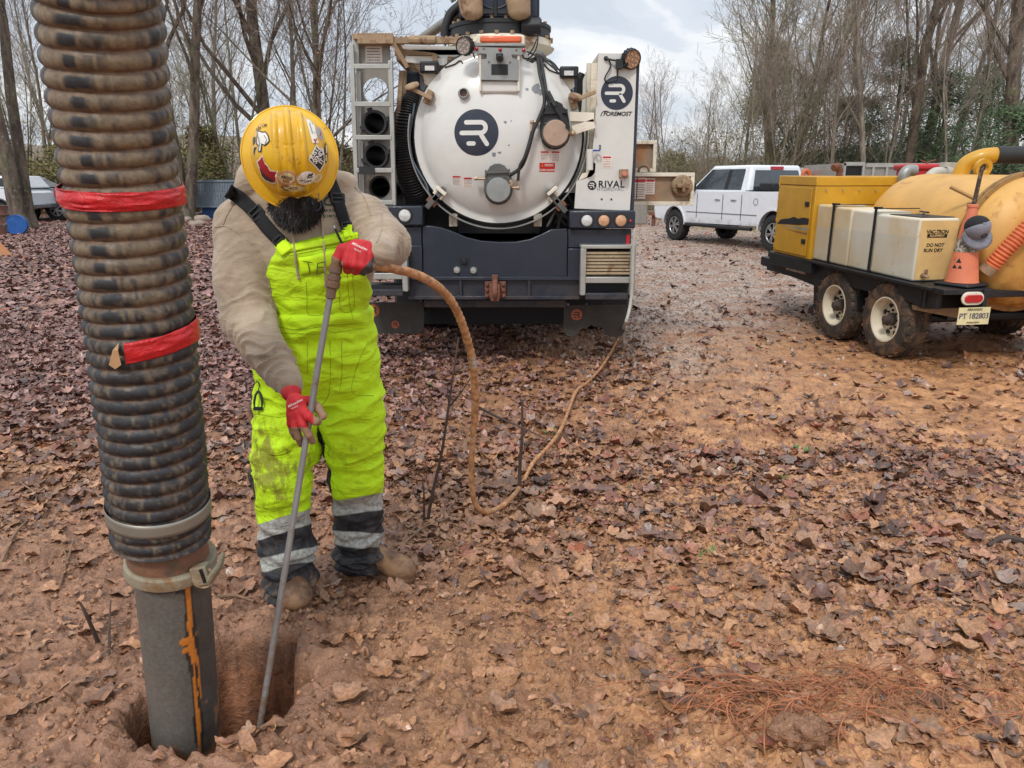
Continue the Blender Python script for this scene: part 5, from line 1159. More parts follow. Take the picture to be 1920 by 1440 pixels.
# big yellow tank
tc_ = Vector((1.00, .34, 1.035)); tr = .575
b = tb(); b.lathe([(.01, 1.05), (.2, 1.04), (.4, .99), (.5, .90), (.56, .78), (tr, .66), (tr, -.62)], tc_, (0, 1, 0), 72); vt = b.build('vacuum_tank', YEF, TL)
b = tb(); b.lathe([(tr, -.62), (tr+.035, -.625), (tr+.035, -.655), (tr+.01, -.66), (tr+.01, -.668), (tr+.035, -.672), (tr+.035, -.70), (tr, -.705)], tc_, (0, 1, 0), 72); b.build('tank_flange', M('flange_dirty', srgb(150, 112, 60), .6, amt=.5, dscale=6, dirt=srgb(70, 54, 44)), vt)
b = tb(); b.lathe([(tr, -.70), (tr*.97, -.79), (tr*.88, -.87), (tr*.7, -.94), (tr*.4, -.99), (.01, -1.0)], tc_, (0, 1, 0), 64); b.build('tank_end', YEF, vt)
TMf = TM @ Matrix.Translation((-.05, .34, -.06))
def tbf(): return MB(TMf)
P = cr([TMf @ Vector(p) for p in ((1.08, .28, 1.62), (1.12, .26, 1.76), (1.22, .2, 1.83), (1.36, .15, 1.85))], 10)
b = MB(); b.tube(P, .075, 20); b.build('intake_elbow', YEL, vt)
b = MB(); b.tube([TMf @ Vector((1.34, .155, 1.85)), TMf @ Vector((1.9, 0, 1.85))], .082, 20); b.build('rubber_sleeve', RUB, vt)
b = tbf(); b.lathe([(.045, -.02), (.045, .02), (.085, .02), (.085, -.02), (.045, -.02)], (1.10, .0, 1.73), (0, 1, .1), 28); b.build('lifting_eye', YEL, vt)
b = tbf(); q = Vector((.58, -.60, 1.47)); b.tube(cr([q+Vector((-.16, .12, .10)), q+Vector((-.06, .05, .04)), q], 5), [.016]*11, 8); b.tube(cr([q+Vector((-.02, 0, 0)), q+Vector((.08, -.06, .01)), q+Vector((.16, -.10, -.02))], 5), .014, 8); b.box(q+Vector((.0, -.02, -.04)), (.12, .05, .02)); b.cyl(q+Vector((.05, -.1, .02)), q+Vector((.05, .04, .02)), .016, n=8); b.build('door_latch', M('latch_ochre', srgb(170, 130, 76), .6, .2, amt=.4, dscale=12), vt)
b = tbf(); q = Vector((.72, -.72, .62)); b.tube(cr([q+Vector((-.12, .05, .05)), q, q+Vector((.3, -.1, .12))], 5), .012, 6); b.bar(q, q+Vector((0, 0, -.16)), .02, .02); b.build('lower_latch', TAN, vt)
def ribbed(P, r, nm, mat, par, pitch=.03, amp=.10, n=20):
    P = cr(P, 14); L_ = [0]
    for a, c in zip(P, P[1:]): L_.append(L_[-1]+(c-a).length)
    N_ = int(L_[-1]/pitch*6); Q = []
    for i in range(N_+1):
        s_ = L_[-1]*i/N_; j = max(0, min(len(P)-2, int(np.searchsorted(L_, s_))-1)); Q.append(P[j].lerp(P[j+1], (s_-L_[j])/max(1e-9, L_[j+1]-L_[j])))
    b = MB(); b.tube(Q, [r*(1+amp*math.sin(2*PI*i/6)) for i in range(N_+1)], n); return b.build(nm, mat, par)
h1 = ribbed([TMf @ Vector(p) for p in ((.575, -.93, .93), (.65, -1.0, 1.10), (.80, -1.06, 1.32), (1.0, -1.1, 1.5), (1.2, -1.1, 1.55))], .062, 'ribbed_hose', ORA, TL)
b = MB(); b.tube([TMf @ Vector((.55, -.90, .875)), TMf @ Vector((.58, -.935, .94))], .066, 16); b.build('hose_cuff', TAN, h1)
ribbed([TMf @ Vector(p) for p in ((1.25, -1.12, 1.5), (1.0, -1.15, 1.3), (.90, -1.15, 1.1), (.92, -1.15, .9), (1.05, -1.15, .72), (1.25, -1.15, .65))], .062, 'ribbed_hose', ORA, TL)
# fittings between box and tank
b = MB(TM @ Matrix.Translation((.33, -.1, 0))); b.tube([(.62, 1.45, 1.35), (.62, 1.45, 1.52)], .05, 14); b.tube(cr([(.62, 1.45, 1.52), (.62, 1.45, 1.60), (.66, 1.45, 1.64), (.74, 1.45, 1.64)], 5), .06, 14); b.tube([(.62, 1.45, 1.48), (.62, 1.45, 1.52)], .068, 14); b.build('grey_elbow', GRY, TL)
b = MB(TM @ Matrix.Translation((.33, -.1, 0))); b.tube(cr([(.80, 1.3, 1.35), (.80, 1.3, 1.50), (.82, 1.3, 1.58), (.88, 1.3, 1.62), (1.0, 1.32, 1.62)], 6), .055, 14); b.tube([(.97, 1.31, 1.62), (1.08, 1.33, 1.62)], .075, 14); b.box((1.02, 1.32, 1.70), (.12, .1, .05)); b.build('white_elbow', M('dirty_white_pipe', srgb(176, 174, 164), .5, amt=.3, dscale=14), TL)
b = tb(); b.tube([(.53, 1.9, 1.5), (.53, 1.9, 1.65)], .035, 10); b.tube(cr([(.53, 1.9, 1.63), (.50, 1.9, 1.68), (.44, 1.88, 1.66)], 5), .04, 12); b.build('exhaust', RUS_, TL)
# ---- cone with cap
cp_ = TM @ Vector((.30, -.55, .70))
CN = thing('traffic_cone', 'faded orange traffic cone on the rear corner of the trailer deck', 'cone', tuple(cp_))
b = MB(Matrix.Translation(cp_) @ Matrix.Rotation(R(28), 4, 'Z')); b.box2((-.155, -.155, .0), (.155, .155, .032)); b.build('base', BLK, CN, bevel=.016)
b = MB(Matrix.Translation(cp_)); b.lathe([(.132, .035), (.126, .05), (.092, .29)], (0, 0, 0), n=32); b.lathe([(.077, .40), (.036, .665), (.03, .67)], (0, 0, 0), n=32); b.lathe([(.045, .655), (.045, .675), (.03, .68)], (0, 0, 0), n=24); b.build('cone_body', CONE, CN)
t = NT('worn_reflective_collar'); t.set(color=t.mix(t.ramp(t.noise(40, 5, .7), .42, .55), srgb(196, 186, 168), srgb(92, 86, 74)), rough=.6)
b = MB(Matrix.Translation(cp_)); b.lathe([(.0935, .29), (.0785, .40)], (0, 0, 0), n=32); b.build('reflective_collar', t.m, CN)
cbv = MB(); cbv.lathe([(.126, .05), (.092, .29)], cp_, n=32); cd = Decal(cp_+Vector((-.06, 0, .17)), (1, 0, 0), (0, 0, 1), bvh_of(cbv), (-.35, -.93, 0))
tri = lambda x, y, s: ([(x-s, y-s), (x+s, y-s), (x, y+s)], [(0, 1, 2)])
cd.put('cone_mark', SBK, CN, [tri(0, .05, .02), tri(-.026, 0, .016), tri(.012, 0, .016)], .003)
st_ = thing('steel_rod', 'mud spattered dark rod standing in the top of the traffic cone', 'rod', tuple(cp_+Vector((0, 0, .68))))
b = MB(); b.tube([cp_+Vector((0, 0, .60)), cp_+Vector((.03, .0, .98))], .017, 10); b.build('rod', M('muddy_rod', srgb(56, 48, 42), .7, amt=.5, dscale=30, dirt=srgb(150, 124, 96)), st_)
hp = cp_+Vector((-.0, -.10, .49)); HM = Matrix.Translation(hp) @ Matrix.Rotation(R(-18), 4, 'Y') @ Matrix.Rotation(R(68), 4, 'X')
CPt = thing('cap', 'grey cap with black mesh back hung over the traffic cone', 'cap', tuple(hp))
G1 = M('cap_grey_cloth', srgb(128, 130, 142), .9, var=.1, vscale=40); G2 = M('cap_black_mesh', srgb(30, 29, 32), .9, var=.4, vscale=160)
b = MB(HM); b.lathe([(.098*math.cos(a)+.0005, .125*math.sin(a)) for a in [PI/2*k/8 for k in range(9)]], (0, 0, 0), (0, 0, 1), 20, arc=(PI*.95, PI*2.05), xd=(1, 0, 0)); b.build('cap_front', G1, CPt, solid=.003)
b = MB(HM); b.lathe([(.098*math.cos(a)+.0005, .124*math.sin(a)) for a in [PI/2*k/8 for k in range(9)]], (0, 0, 0), (0, 0, 1), 20, arc=(.05*PI, PI*.95), xd=(1, 0, 0)); b.build('mesh_back', G2, CPt, solid=.003)
b = MB(HM); V = []; F = []; nn = 14
for i in range(4):
    for k in range(nn+1):
        a = PI+PI*k/nn; q = i/3; rr_ = .098+q*.085*(math.sin(a)**2)**.35; V.append((rr_*math.cos(a)*(1-.1*q), rr_*math.sin(a), .004-.02*q-.018*math.cos(a)**2*q*2))
for i in range(3):
    for k in range(nn): F.append((i*(nn+1)+k, i*(nn+1)+k+1, (i+1)*(nn+1)+k+1, (i+1)*(nn+1)+k))
b.add(V, F); b.build('peak', G1, CPt, solid=.004)
b = MB(HM); b.sphere((0, 0, .126), .009); b.build('button', G1, CPt)
b = MB(HM); b.torus((-.0, -.088, .062), (0, -1, .55), .02, .005, 20, 6); b.build('cap_badge', SBK, CPt)

# ================================================================== CARS
GLS = M('car_glass', srgb(52, 60, 66), .06, 0, var=.2, spec=.8, coat=.6)
GLD = M('car_glass_dark', srgb(26, 32, 38), .25, spec=.4)
CHR = M('alloy', srgb(176, 178, 180), .3, .8, amt=.15, dscale=30)
def side(b, pts, x0, x1): b.prism(pts, (x0, 0, 0), (0, 1, 0), (0, 0, 1), (x1-x0, 0, 0)); return b
def archpts(yc, r, z0, n=10): return [(yc+r*math.cos(PI*k/n), z0+r*math.sin(PI*k/n)) for k in range(n+1)]
def spokes(M_, c, ax, r, par, n=6):
    b = MB(M_); c, ax = Vector(c), Vector(ax); u = ax.orthogonal().normalized(); v = ax.cross(u)
    b.torus(c+ax*.10, ax, r*.95, .018, 28, 6)
    for k in range(n):
        for dd in (-.16, .16):
            a = 2*PI*k/n; d = u*math.cos(a)+v*math.sin(a); e = u*math.cos(a+dd)+v*math.sin(a+dd); b.bar(c+ax*.11+d*r*.12, c+ax*.10+e*r*.93, .03, .025, ax)
    b.cyl(c+ax*.09, c+ax*.125, r*.22, n=16); b.build('spokes', CHR, par)
def pickup(name, label, loc, rz, paint, Lb=3.9, bed=True, W_=1.98, r=.42, grp=None, cab_paint=None, glass=GLS):
    """local: rear axle at y=0, front axle at y=Lb, left flank x=0"""
    Mx = Matrix.Translation(loc) @ Matrix.Rotation(rz, 4, 'Z'); o = thing(name, label, 'pickup truck' if bed else 'car', tuple(Mx @ Vector((W_/2, Lb/2, 0))), grp)
    zb, zt = .62, 1.32; ar = r*1.22
    low = [(-1.15, zb+.1)]+[(-ar, zb)]+archpts(0, ar, r)[::-1][0:0]
    lowp = [(-1.2, .70), (-ar-.02, .62)]+archpts(0, ar, .46)[::-1]+[(ar+.02, .55), (Lb-ar-.02, .52)]+archpts(Lb, ar, .46)[::-1]+[(Lb+ar, .55), (Lb+.92, .60), (Lb+.98, .85), (Lb+.95, 1.15), (Lb+.85, 1.24), (Lb-.62, 1.34)]
    lowp += [(.2, 1.36), (-1.18, 1.38)] if bed else [(-.9, 1.30), (-1.15, 1.15)]
    b = MB(Mx); side(b, lowp, 0, W_); body = b.build('body', paint, o, bevel=.035, seg=3)
    # cabin
    y0, y1 = (1.0, Lb-.62) if bed else (-1.0, Lb-.62); c0, c1 = (1.12, Lb-1.32) if bed else (-.72, Lb-1.32); h = 1.98 if bed else 1.80
    b = MB(Mx); xi = .10; xt = .24
    b.hexa([Vector(p) for p in ((xi*.5, y0, 1.33), (W_-xi*.5, y0, 1.33), (W_-xi*.5, y1+.12, 1.30), (xi*.5, y1+.12, 1.30), (xt, c0, h), (W_-xt, c0, h), (W_-xt, c1, h), (xt, c1, h))]); b.build('cabin', cab_paint or paint, o, bevel=.06, seg=3)
    def sx(z): return lerp(xi*.5, xt, (z-1.33)/(h-1.33))
    def glass_side(ya0, ya1, yb0, yb1, z0, z1, sgn):
        P = [(y, z) for y, z in ((ya0, z0), (ya1, z0), (yb1, z1), (yb0, z1))]; V = []
        for e in (-.006, .02):
            for y, z in P: x = sx(z)+e; V.append(Vector((x if sgn < 0 else W_-x, y, z)))
        m = MB(Mx); m.hexa(V); return m
    for sgn in (-1, 1):
        mid = lerp(c0, c1, .48)
        if bed: wins = ((mid+.08, y1-.10, mid+.08, c1+.02), (c0+.14, mid-.04, c0+.18, mid-.04))
        else: wins = ((mid+.25, y1-.10, mid+.25, c1+.02), (mid-.75, mid+.15, mid-.72, mid+.15), (c0+.0, mid-.87, c0+.2, mid-.84))
        for w_ in wins: glass_side(*w_, 1.385, h-.085, sgn).build('window', glass, o, bevel=.012)
        b = MB(Mx); x = -.012 if sgn < 0 else W_-.01
        for yy in (mid+.02, Lb-1.01, c0+.006)+(() if bed else (mid-.8,)): b = MB(Mx); b.box2((x, yy-.006, .66), (x+.02, yy+.006, 1.28)); b.build('door_seam', DGR, o)
        for yy in (mid+.12, c0+.2): b = MB(Mx); b.box2((-.03 if sgn < 0 else W_, yy, 1.13), (0 if sgn < 0 else W_+.03, yy+.2, 1.16)); b.build('door_handle', CHR, o, bevel=.008)
        b = MB(Mx); b.box2((-.20 if sgn < 0 else W_+.02, y1-.35, 1.34), (-.02 if sgn < 0 else W_+.2, y1-.25, 1.56)); b.build('mirror', BLK, o, bevel=.03)
        b = MB(Mx); b.tube([(-.04 if sgn < 0 else W_+.04, ar+.15, .48), (-.04 if sgn < 0 else W_+.04, Lb-ar-.1, .48)], .045, 10); b.build('side_step', BLK, o)
        for yc in (0, Lb):
            b = MB(Mx); P = archpts(yc, ar*1.03, .46, 14); P2 = archpts(yc, ar*.93, .46, 14)
            xx = -.015 if sgn < 0 else W_+.015
            b.prism(P+P2[::-1], (xx, 0, 0), (0, 1, 0), (0, 0, 1), (.03*(1 if sgn < 0 else -1), 0, 0)); b.build('wheel_arch', DGR if not bed else paint, o)
    for yc in (0, Lb): b = MB(Mx); b.box2((.15, yc-ar*.95, .40), (W_-.15, yc+ar*.95, 1.15)); b.build('wheel_well', INK, o)
    if bed:
        for w_ in ((mid-.05, mid+.09, mid-.05, mid+.09),): glass_side(*w_, 1.39, h-.09, -1).build('door_pillar', BLK, o)
        b = MB(Mx); b.torus((-.004, .62, 1.12), (1, 0, 0), .075, .006, 24, 6); b.build('fuel_flap', DGR, o)
        b = MB(Mx); b.box2((-.012, ar+.05, .80), (.0, Lb-ar-.05, .815)); b.build('body_crease', DGR, o)
        b = MB(Mx); b.box2((-.02, .95, 1.37), (W_+.02, 1.0, 1.385)); b.build('bed_rail', BLK, o)
    # windscreen, rear window
    b = MB(Mx); nrm = .012; b.hexa([Vector(p) for p in ((.16, y1+.10, 1.36), (W_-.16, y1+.10, 1.36), (W_-.28, c1+.07, h-.07), (.28, c1+.07, h-.07), (.16, y1+.125, 1.36), (W_-.16, y1+.125, 1.36), (W_-.28, c1+.1, h-.07), (.28, c1+.1, h-.07))]); b.build('windscreen', glass, o)
    if bed:
        b = MB(Mx); b.hexa([Vector(p) for p in ((.22, y0-.012, 1.40), (W_-.22, y0-.012, 1.40), (W_-.22, y0+.03, 1.40), (.22, y0+.03, 1.40), (.32, c0-.025, h-.12), (W_-.32, c0-.025, h-.12), (W_-.32, c0+.02, h-.12), (.32, c0+.02, h-.12))]); b.build('rear_window', glass, o)
        b = MB(Mx); b.box2((W_/2-.2, c0-.035, h-.115), (W_/2+.2, c0+.0, h-.03)); b.build('brake_light', RED, o, bevel=.01)
        b = MB(Mx); b.box2((.25, .35, 1.36), (W_-.25, .85, 1.56)); b.build('tool_box', BLK, o, bevel=.03)
        b = MB(Mx); b.box2((.14, -1.1, 1.385), (W_-.14, .95, 1.39)); b.build('bed_cover', INK, o)
    b = MB(Mx); b.box2((.1, Lb+.97, .58), (W_-.1, Lb+1.04, .72)); b.box2((.5, Lb+.965, .78), (W_-.5, Lb+1.0, 1.1)); b.build('front_bumper', CHR, o, bevel=.03)
    for x in (.08, W_-.42): b = MB(Mx); b.box2((x, Lb+.93, .92), (x+.34, Lb+.99, 1.12)); b.build('headlight', LNS, o, bevel=.02)
    for x in (.03, W_-.2): b = MB(Mx); b.box2((x, -1.22, .95), (x+.17, -1.17, 1.30)); b.build('tail_light', RED, o, bevel=.01)
    b = MB(Mx); b.box2((.1, -1.32, .55), (W_-.1, -1.2, .72)); b.build('rear_bumper', CHR, o, bevel=.03)
    for yc in (0, Lb):
        for x, ax in ((.14, (-1, 0, 0)), (W_-.14, (1, 0, 0))):
            t_ = tyre(Mx, (x, yc, r), ax, r, .27, r*.60, o, holes=0, rim=INK, hub=False, tm=TYR2, tread=22); spokes(Mx, (x, yc, r), ax, r*.58, t_)
    return o
TYR2 = M('black_tyre', srgb(36, 36, 37), .8, amt=.2, dscale=12, dirt=srgb(96, 84, 74), var=.2)
PWH = M('car_white', srgb(222, 226, 232), .22, var=.03, coat=.7, amt=.05, low=(.4, .8), dirt=srgb(170, 160, 150)); PGR = M('car_grey', srgb(112, 120, 130), .25, .3, var=.05, coat=.7)
pickup('pickup_truck', 'white crew cab pickup parked behind the open truck locker', (6.05, 18.2, 0), R(23.6), PWH)
def px_g(px, Y): return (px-960)/FPX*(Y*CP+1.6*SP)
pickup('pickup_truck', 'grey pickup with chrome wheels beyond the near tree trunks at left', (px_g(100, 33), 33.0-.0, 0), R(-90), PGR, Lb=-0+3.9) if False else None
Y_ = 32.6; x_ = px_g(101, Y_)
o = pickup('pickup_truck', 'grey car with alloy wheels beyond the near tree trunks at left', (x_-3.6, Y_+2.0, 0), R(-88), PGR, Lb=3.6, bed=False, r=.44, glass=GLD); o['category'] = 'car'
Y_ = 31.2; x_ = px_g(14, Y_)
o = pickup('parked_car', 'white estate car cut by the left edge in front of the grey car', (x_-.1, Y_-.2, 0), R(88), PWH, Lb=2.9, bed=False, r=.40, glass=GLD)
o.location.x += 0
Y_ = 36; pickup('parked_car', 'chrome fronted pickup showing right of the red tape on the hose', (px_g(334, Y_)-4.4, Y_+2, 0), R(-92), PGR, Lb=3.6, bed=True, r=.44)

# ================================================================== SMALLER THINGS IN THE YARD
p = G(32, 440); D = thing('steel_drum', 'blue drum lying on its side by the leftmost trees', 'drum', (p.x, p.y, 0)); ax = Vector((.46, -.885, .03)).normalized(); c = Vector((p.x, p.y, .30))
b = MB(); b.lathe([(.01, .012), (.27, .012), (.275, 0), (.295, 0), (.298, .02), (.29, .04), (.29, .28), (.302, .30), (.29, .32), (.29, .58), (.302, .6), (.29, .62), (.29, .88), (.01, .88)], c, -ax, 36); b.build('drum', M('blue_drum', srgb(30, 88, 160), .5, amt=.3, dscale=6, dirt=srgb(130, 110, 96)), D)
p = G(3, 440); D = thing('steel_drum', 'rusty upright drum at the left edge beside the blue drum', 'drum', (p.x, p.y, 0))
b = MB(); b.lathe([(.01, 0), (.29, 0), (.29, .28), (.302, .30), (.29, .32), (.29, .58), (.302, .6), (.29, .62), (.29, .86), (.298, .88), (.27, .88), (.01, .87)], (p.x, p.y, 0), n=32); b.build('drum', M('rusty_drum', srgb(104, 70, 58), .8, amt=.5, dscale=5, dirt=srgb(140, 130, 122)), D)
p = G(-26, 482); D = thing('broken_pot', 'leaning weathered orange and white barrier stub at the left edge', 'barrier', (p.x, p.y, 0))
b = MB(); b.hexa([Vector(q)+Vector((p.x, p.y, 0)) for q in ((-.5, -.3, 0), (.42, -.3, 0), (.42, .3, 0), (-.5, .3, 0), (-.3, -.06, .8), (-.05, -.06, .8), (-.05, .06, .8), (-.3, .06, .8))]); b.build('barrier_panel', M('faded_orange', srgb(206, 140, 92), .7, amt=.5, dscale=5, dirt=srgb(176, 166, 150)), D, bevel=.02); D.name = 'plastic_barrier'
# grey-blue corrugated dumpster
Y_ = 34.0; a = W(366, 388, Y_); e = W(447, 338, Y_); DM = thing('dumpster', 'grey blue ribbed dumpster on blue supports behind the debris', 'dumpster', (a.x+1, Y_+1, 0))
b = MB(); b.box2((a.x, Y_, a.z), (e.x, Y_+2.2, e.z)); bd = b.build('bin', M('dumpster_blue', srgb(112, 124, 134), .6, amt=.35, dscale=2, dirt=srgb(130, 122, 112)), DM, bevel=.02)
b = MB()
for k in range(17): x = lerp(a.x+.12, e.x-.08, k/16); b.box2((x-.022, Y_-.03, a.z+.08), (x+.022, Y_-.002, lerp(a.z, e.z, .52))); b.box2((x-.022, Y_-.03, lerp(a.z, e.z, .58)), (x+.022, Y_-.002, e.z-.12))
b.build('ribs', bd.data.materials[0], DM); b = MB(); b.box2((a.x-.03, Y_-.05, e.z-.07), (e.x, Y_-.002, e.z+.02)); b.box2((a.x-.03, Y_-.05, a.z-.02), (e.x, Y_-.002, a.z+.06)); b.build('rim', bd.data.materials[0], DM)
b = MB(); b.box2((a.x+.2, Y_+.2, 0), (a.x+.9, Y_+1.9, a.z)); b.box2((e.x-.7, Y_+.2, 0), (e.x-.2, Y_+1.9, a.z)); b.build('supports', M('blue_paint_old', srgb(40, 80, 130), .6, amt=.2), DM)
# debris mound: stones and planks
rd_ = random.Random(8)
for k in range(11):
    p = G(rd_.uniform(348, 412), rd_.uniform(398, 424)); s = rd_.uniform(.14, .34)
    b = MB(); b.sphere((0, 0, 0), (s, s*.8, s*.55), 14, 8); V = np.array(b.v); V *= (1+.35*fbm(V[:, 0]*4+k*5, V[:, 1]*4, V[:, 2]*4, 3, 150+k))[:, None]; V += np.array([p.x, p.y, s*.25]); b.v = [tuple(q) for q in V]
    o = b.build('stone', M('pale_stone', srgb(150, 136, 124), .9, amt=.3, dscale=4) if k == 0 else bpy.data.materials['pale_stone']); tag(o, 'pale stone in the debris heap between hose and worker', 'stone', 'stones in the debris heap')
for k, (x0, y0, x1, y1, lab) in enumerate(((352, 402, 402, 396, 'rotten reddish plank at the back of the debris heap'), (356, 412, 394, 408, 'pale board lying across the debris heap'))):
    p, q = G(x0, y0), G(x1, y1); b = MB(); b.bar(p+Vector((0, 0, .2)), q+Vector((0, 0, .25)), .28, .07); o = b.build('plank', TAN if k == 0 else M('weathered_board', srgb(150, 132, 116), .9, amt=.3)); tag(o, lab, 'plank')
# behind the pickup and trailer
Y_ = 27; a, e = W(1490, 331, Y_), W(1602, 316, Y_); X_ = thing('box_trailer', 'long pale box trailer behind the white pickup', 'trailer', ((a.x+e.x)/2, Y_, 0))
b = MB(); b.box2((a.x-1.6, Y_, .95), (e.x+2.4, Y_+2.4, e.z)); b.build('box', M('pale_panel', srgb(186, 182, 174), .6, var=.05), X_, bevel=.02); b = MB(); b.box2((a.x-1.6, Y_-.02, e.z-.06), (e.x+2.4, Y_-.002, e.z+.03)); b.build('roof_edge', ALU, X_)
for x in (a.x+1, a.x+2): b = MB(); b.lathe([(.1, 0), (.38, 0), (.4, .1), (.38, .2), (.1, .2)], (x, Y_+.1, .4), (0, 1, 0), 20); b.build('wheel', RUB, X_)
Y_ = 16; a, e = W(1512, 334, Y_), W(1509, 322, Y_); o = MB(); o.tube(cr([W(1505, 332, Y_), W(1507, 323, Y_), W(1513, 320, Y_), W(1518, 326, Y_), W(1519, 334, Y_), W(1516, 352, Y_), W(1516, 470, Y_)], 5), .045, 10); hk = o.build('hook_post', ORA); tag(hk, 'orange hook shaped post top showing behind the generator box', 'post')
Y_ = 14.5; a, e = W(1580, 345, Y_), W(1722, 308, Y_); A_ = thing('dump_trailer', 'grey aluminium dump body with open end behind the generator box', 'trailer', ((a.x+e.x)/2, Y_, 0))
b = MB(); b.box2((a.x+.36, Y_, 1.0), (e.x+.6, Y_+2.0, e.z)); b.build('side_panel', ALM, A_, bevel=.01)
b = MB(); b.box2((a.x, Y_, 1.0), (a.x+.03, Y_+2.0, e.z+.02)); b.box2((a.x, Y_, e.z-.02), (a.x+.36, Y_+.03, e.z+.04)); b.box2((a.x+.33, Y_-.01, 1), (a.x+.37, Y_+.03, e.z+.02)); b.build('end_frame', ALU, A_)
b = MB(); b.box2((a.x+.04, Y_+.04, 1.0), (a.x+.33, Y_+.05, e.z-.03)); b.build('dark_opening', INK, A_)
b = MB()
for k in range(6): x = lerp(a.x+.5, e.x+.4, k/5); b.box2((x, Y_-.03, 1.0), (x+.04, Y_-.001, e.z))
b.box2((a.x+.38, Y_-.035, e.z-.05), (e.x+.6, Y_-.031, e.z+.02)); b.build('side_ribs', ALU, A_)
b = MB(); b.box2((a.x, Y_+.1, .6), (e.x+.6, Y_+1.9, .98)); b.build('chassis', BLK, A_)
for x in (a.x+.9, a.x+1.7): b = MB(); b.lathe([(.1, 0), (.34, 0), (.36, .1), (.34, .2), (.1, .2)], (x, Y_+.1, .36), (0, 1, 0), 20); b.build('wheel', RUB, A_)
Y_ = 11.2; a, e = W(1698, 345, Y_), W(1801, 307, Y_); B_ = thing('plastic_tub', 'red plastic tub with rolled rim behind the yellow tank', 'tub', ((a.x+e.x)/2, Y_+.35, 0))
REDP = M('red_plastic', srgb(180, 40, 44), .4, var=.06); wdt = e.x-a.x; cx_ = (a.x+e.x)/2
b = MB(); b.hexa([Vector(q) for q in ((a.x+.09, Y_+.08, .95), (e.x-.09, Y_+.08, .95), (e.x-.09, Y_+.37, .95), (a.x+.09, Y_+.37, .95), (a.x+.04, Y_+.03, e.z-.08), (e.x-.04, Y_+.03, e.z-.08), (e.x-.04, Y_+.42, e.z-.08), (a.x+.04, Y_+.42, e.z-.08))]); b.build('tub', REDP, B_, bevel=.02)
b = MB(); b.box2((a.x, Y_, e.z-.085), (e.x, Y_+.45, e.z)); b.build('rim', REDP, B_, bevel=.03)
b = MB(); b.bar((cx_-.10, Y_+.2, e.z+.055), (cx_+.0, Y_+.2, e.z+.02), .02, .015); b.bar((cx_, Y_+.2, e.z+.02), (cx_+.12, Y_+.2, e.z+.06), .02, .015); b.cyl((cx_, Y_+.2, e.z), (cx_, Y_+.2, e.z+.03), .02); b.build('wing_knob', RUS_, B_)
b = MB(); b.box2((a.x+.1, Y_+.1, 0), (e.x-.1, Y_+.35, .95)); b.build('stand', BLK, B_)
# low things under the lockers, seen far behind
Y_ = 30; a, e = W(1192, 402, Y_), W(1214, 388, Y_); b = MB(); b.box2((a.x-.4, Y_, .0), (e.x, Y_+.8, .75)); o = b.build('utility_cabinet', ALM, bevel=.03); tag(o, 'low pale metal cabinet on the ground right of the truck lamps', 'cabinet')
Y_ = 29; a = W(1226, 404, Y_); b = MB(); b.cyl((a.x, Y_, 0), (a.x, Y_, .45), .07, n=10); b.cyl((a.x, Y_, .38), (a.x, Y_, .5), .2, n=12); o = b.build('ground_post', RUS_); tag(o, 'short rusty post with round cap beyond the white pickup', 'post')
rn2 = np.random.default_rng(21)
def grass(name, label, n, xr, yr, hgt, mat, dens):
    x = rn2.uniform(*xr, n); y = rn2.uniform(*yr, n); kp = rn2.uniform(0, 1, n) < dens(x, y); x, y = x[kp], y[kp]; n = len(x); h = rn2.uniform(.4, 1, n)*hgt; a = rn2.uniform(0, 6.28, n); z = Hg(x, y); wv = h*.05
    dx, dy = np.cos(a), np.sin(a); V = np.stack([np.stack([x-dy*wv, y+dx*wv, z], -1), np.stack([x+dy*wv, y-dx*wv, z], -1), np.stack([x+dx*h*.5, y+dy*h*.5, z+h], -1)], 1).reshape(-1, 3)
    return tag(np_obj(name, V, np.arange(n*3).reshape(-1, 3), mat), label, 'grass', kind='stuff')
GR = leafmat('grass_green', srgb(92, 118, 58), srgb(136, 156, 88), srgb(110, 130, 70), 2)
grass('grass', 'thin green grass patch at the far edge of the gravel', 9000, (3.5, 12), (25, 32), .12, GR, lambda x, y: .6*sstep(-.1, .3, fbm(x*.6, y*.6, 0, 2, 300)))
def sprig(px, py, s, lab, k):
    p = G(px, py); r_ = random.Random(k); b = MB()
    b_n = 7 if k != 8 else 1
    for j in range(b_n):
        a = r_.random()*6.28; l_ = s*r_.uniform(.5, 1.1); q = Vector((p.x+r_.gauss(0, s*.4), p.y+r_.gauss(0, s*.4), gz(p.x, p.y)+.005)); d = Vector((math.cos(a), math.sin(a), r_.uniform(.3, 1.2))).normalized(); v = d.cross(Vector((0, 0, 1))).normalized()
        b.add([q, q+d*l_*.5+v*l_*.22, q+d*l_, q+d*l_*.5-v*l_*.22], [(0, 1, 2, 3)])
    return tag(b.build('green_sprig', GR2, smooth=False), lab, 'plant', 'green sprigs among the fallen leaves')
GR2 = leafmat('sprig_green', srgb(66, 92, 44), srgb(110, 134, 70), srgb(76, 100, 54), 20)
for k, (px, py, s, lab) in enumerate(((1321, 1054, .05, 'bright green sprig on the clay at the right'), (1030, 822, .07, 'green sprig beside the twig inside the hose loop'), (1218, 925, .07, 'green sprig left of the leaf drift, right of the hose loop'), (1500, 856, .06, 'green sprig in the middle of the leaf drift'), (1465, 905, .05, 'small green sprig below another in the leaf drift'), (868, 850, .06, 'pale green sprig beside the falling hose'), (808, 730, .06, 'green sprig behind the bent twig'), (1888, 972, .04, 'blue green sprig near the right edge'), (1062, 1178, .045, 'thin green blade in the foreground clay'), (1370, 890, .06, 'dark green sprig between the leaf drifts'))): sprig(px, py, s, lab, k)
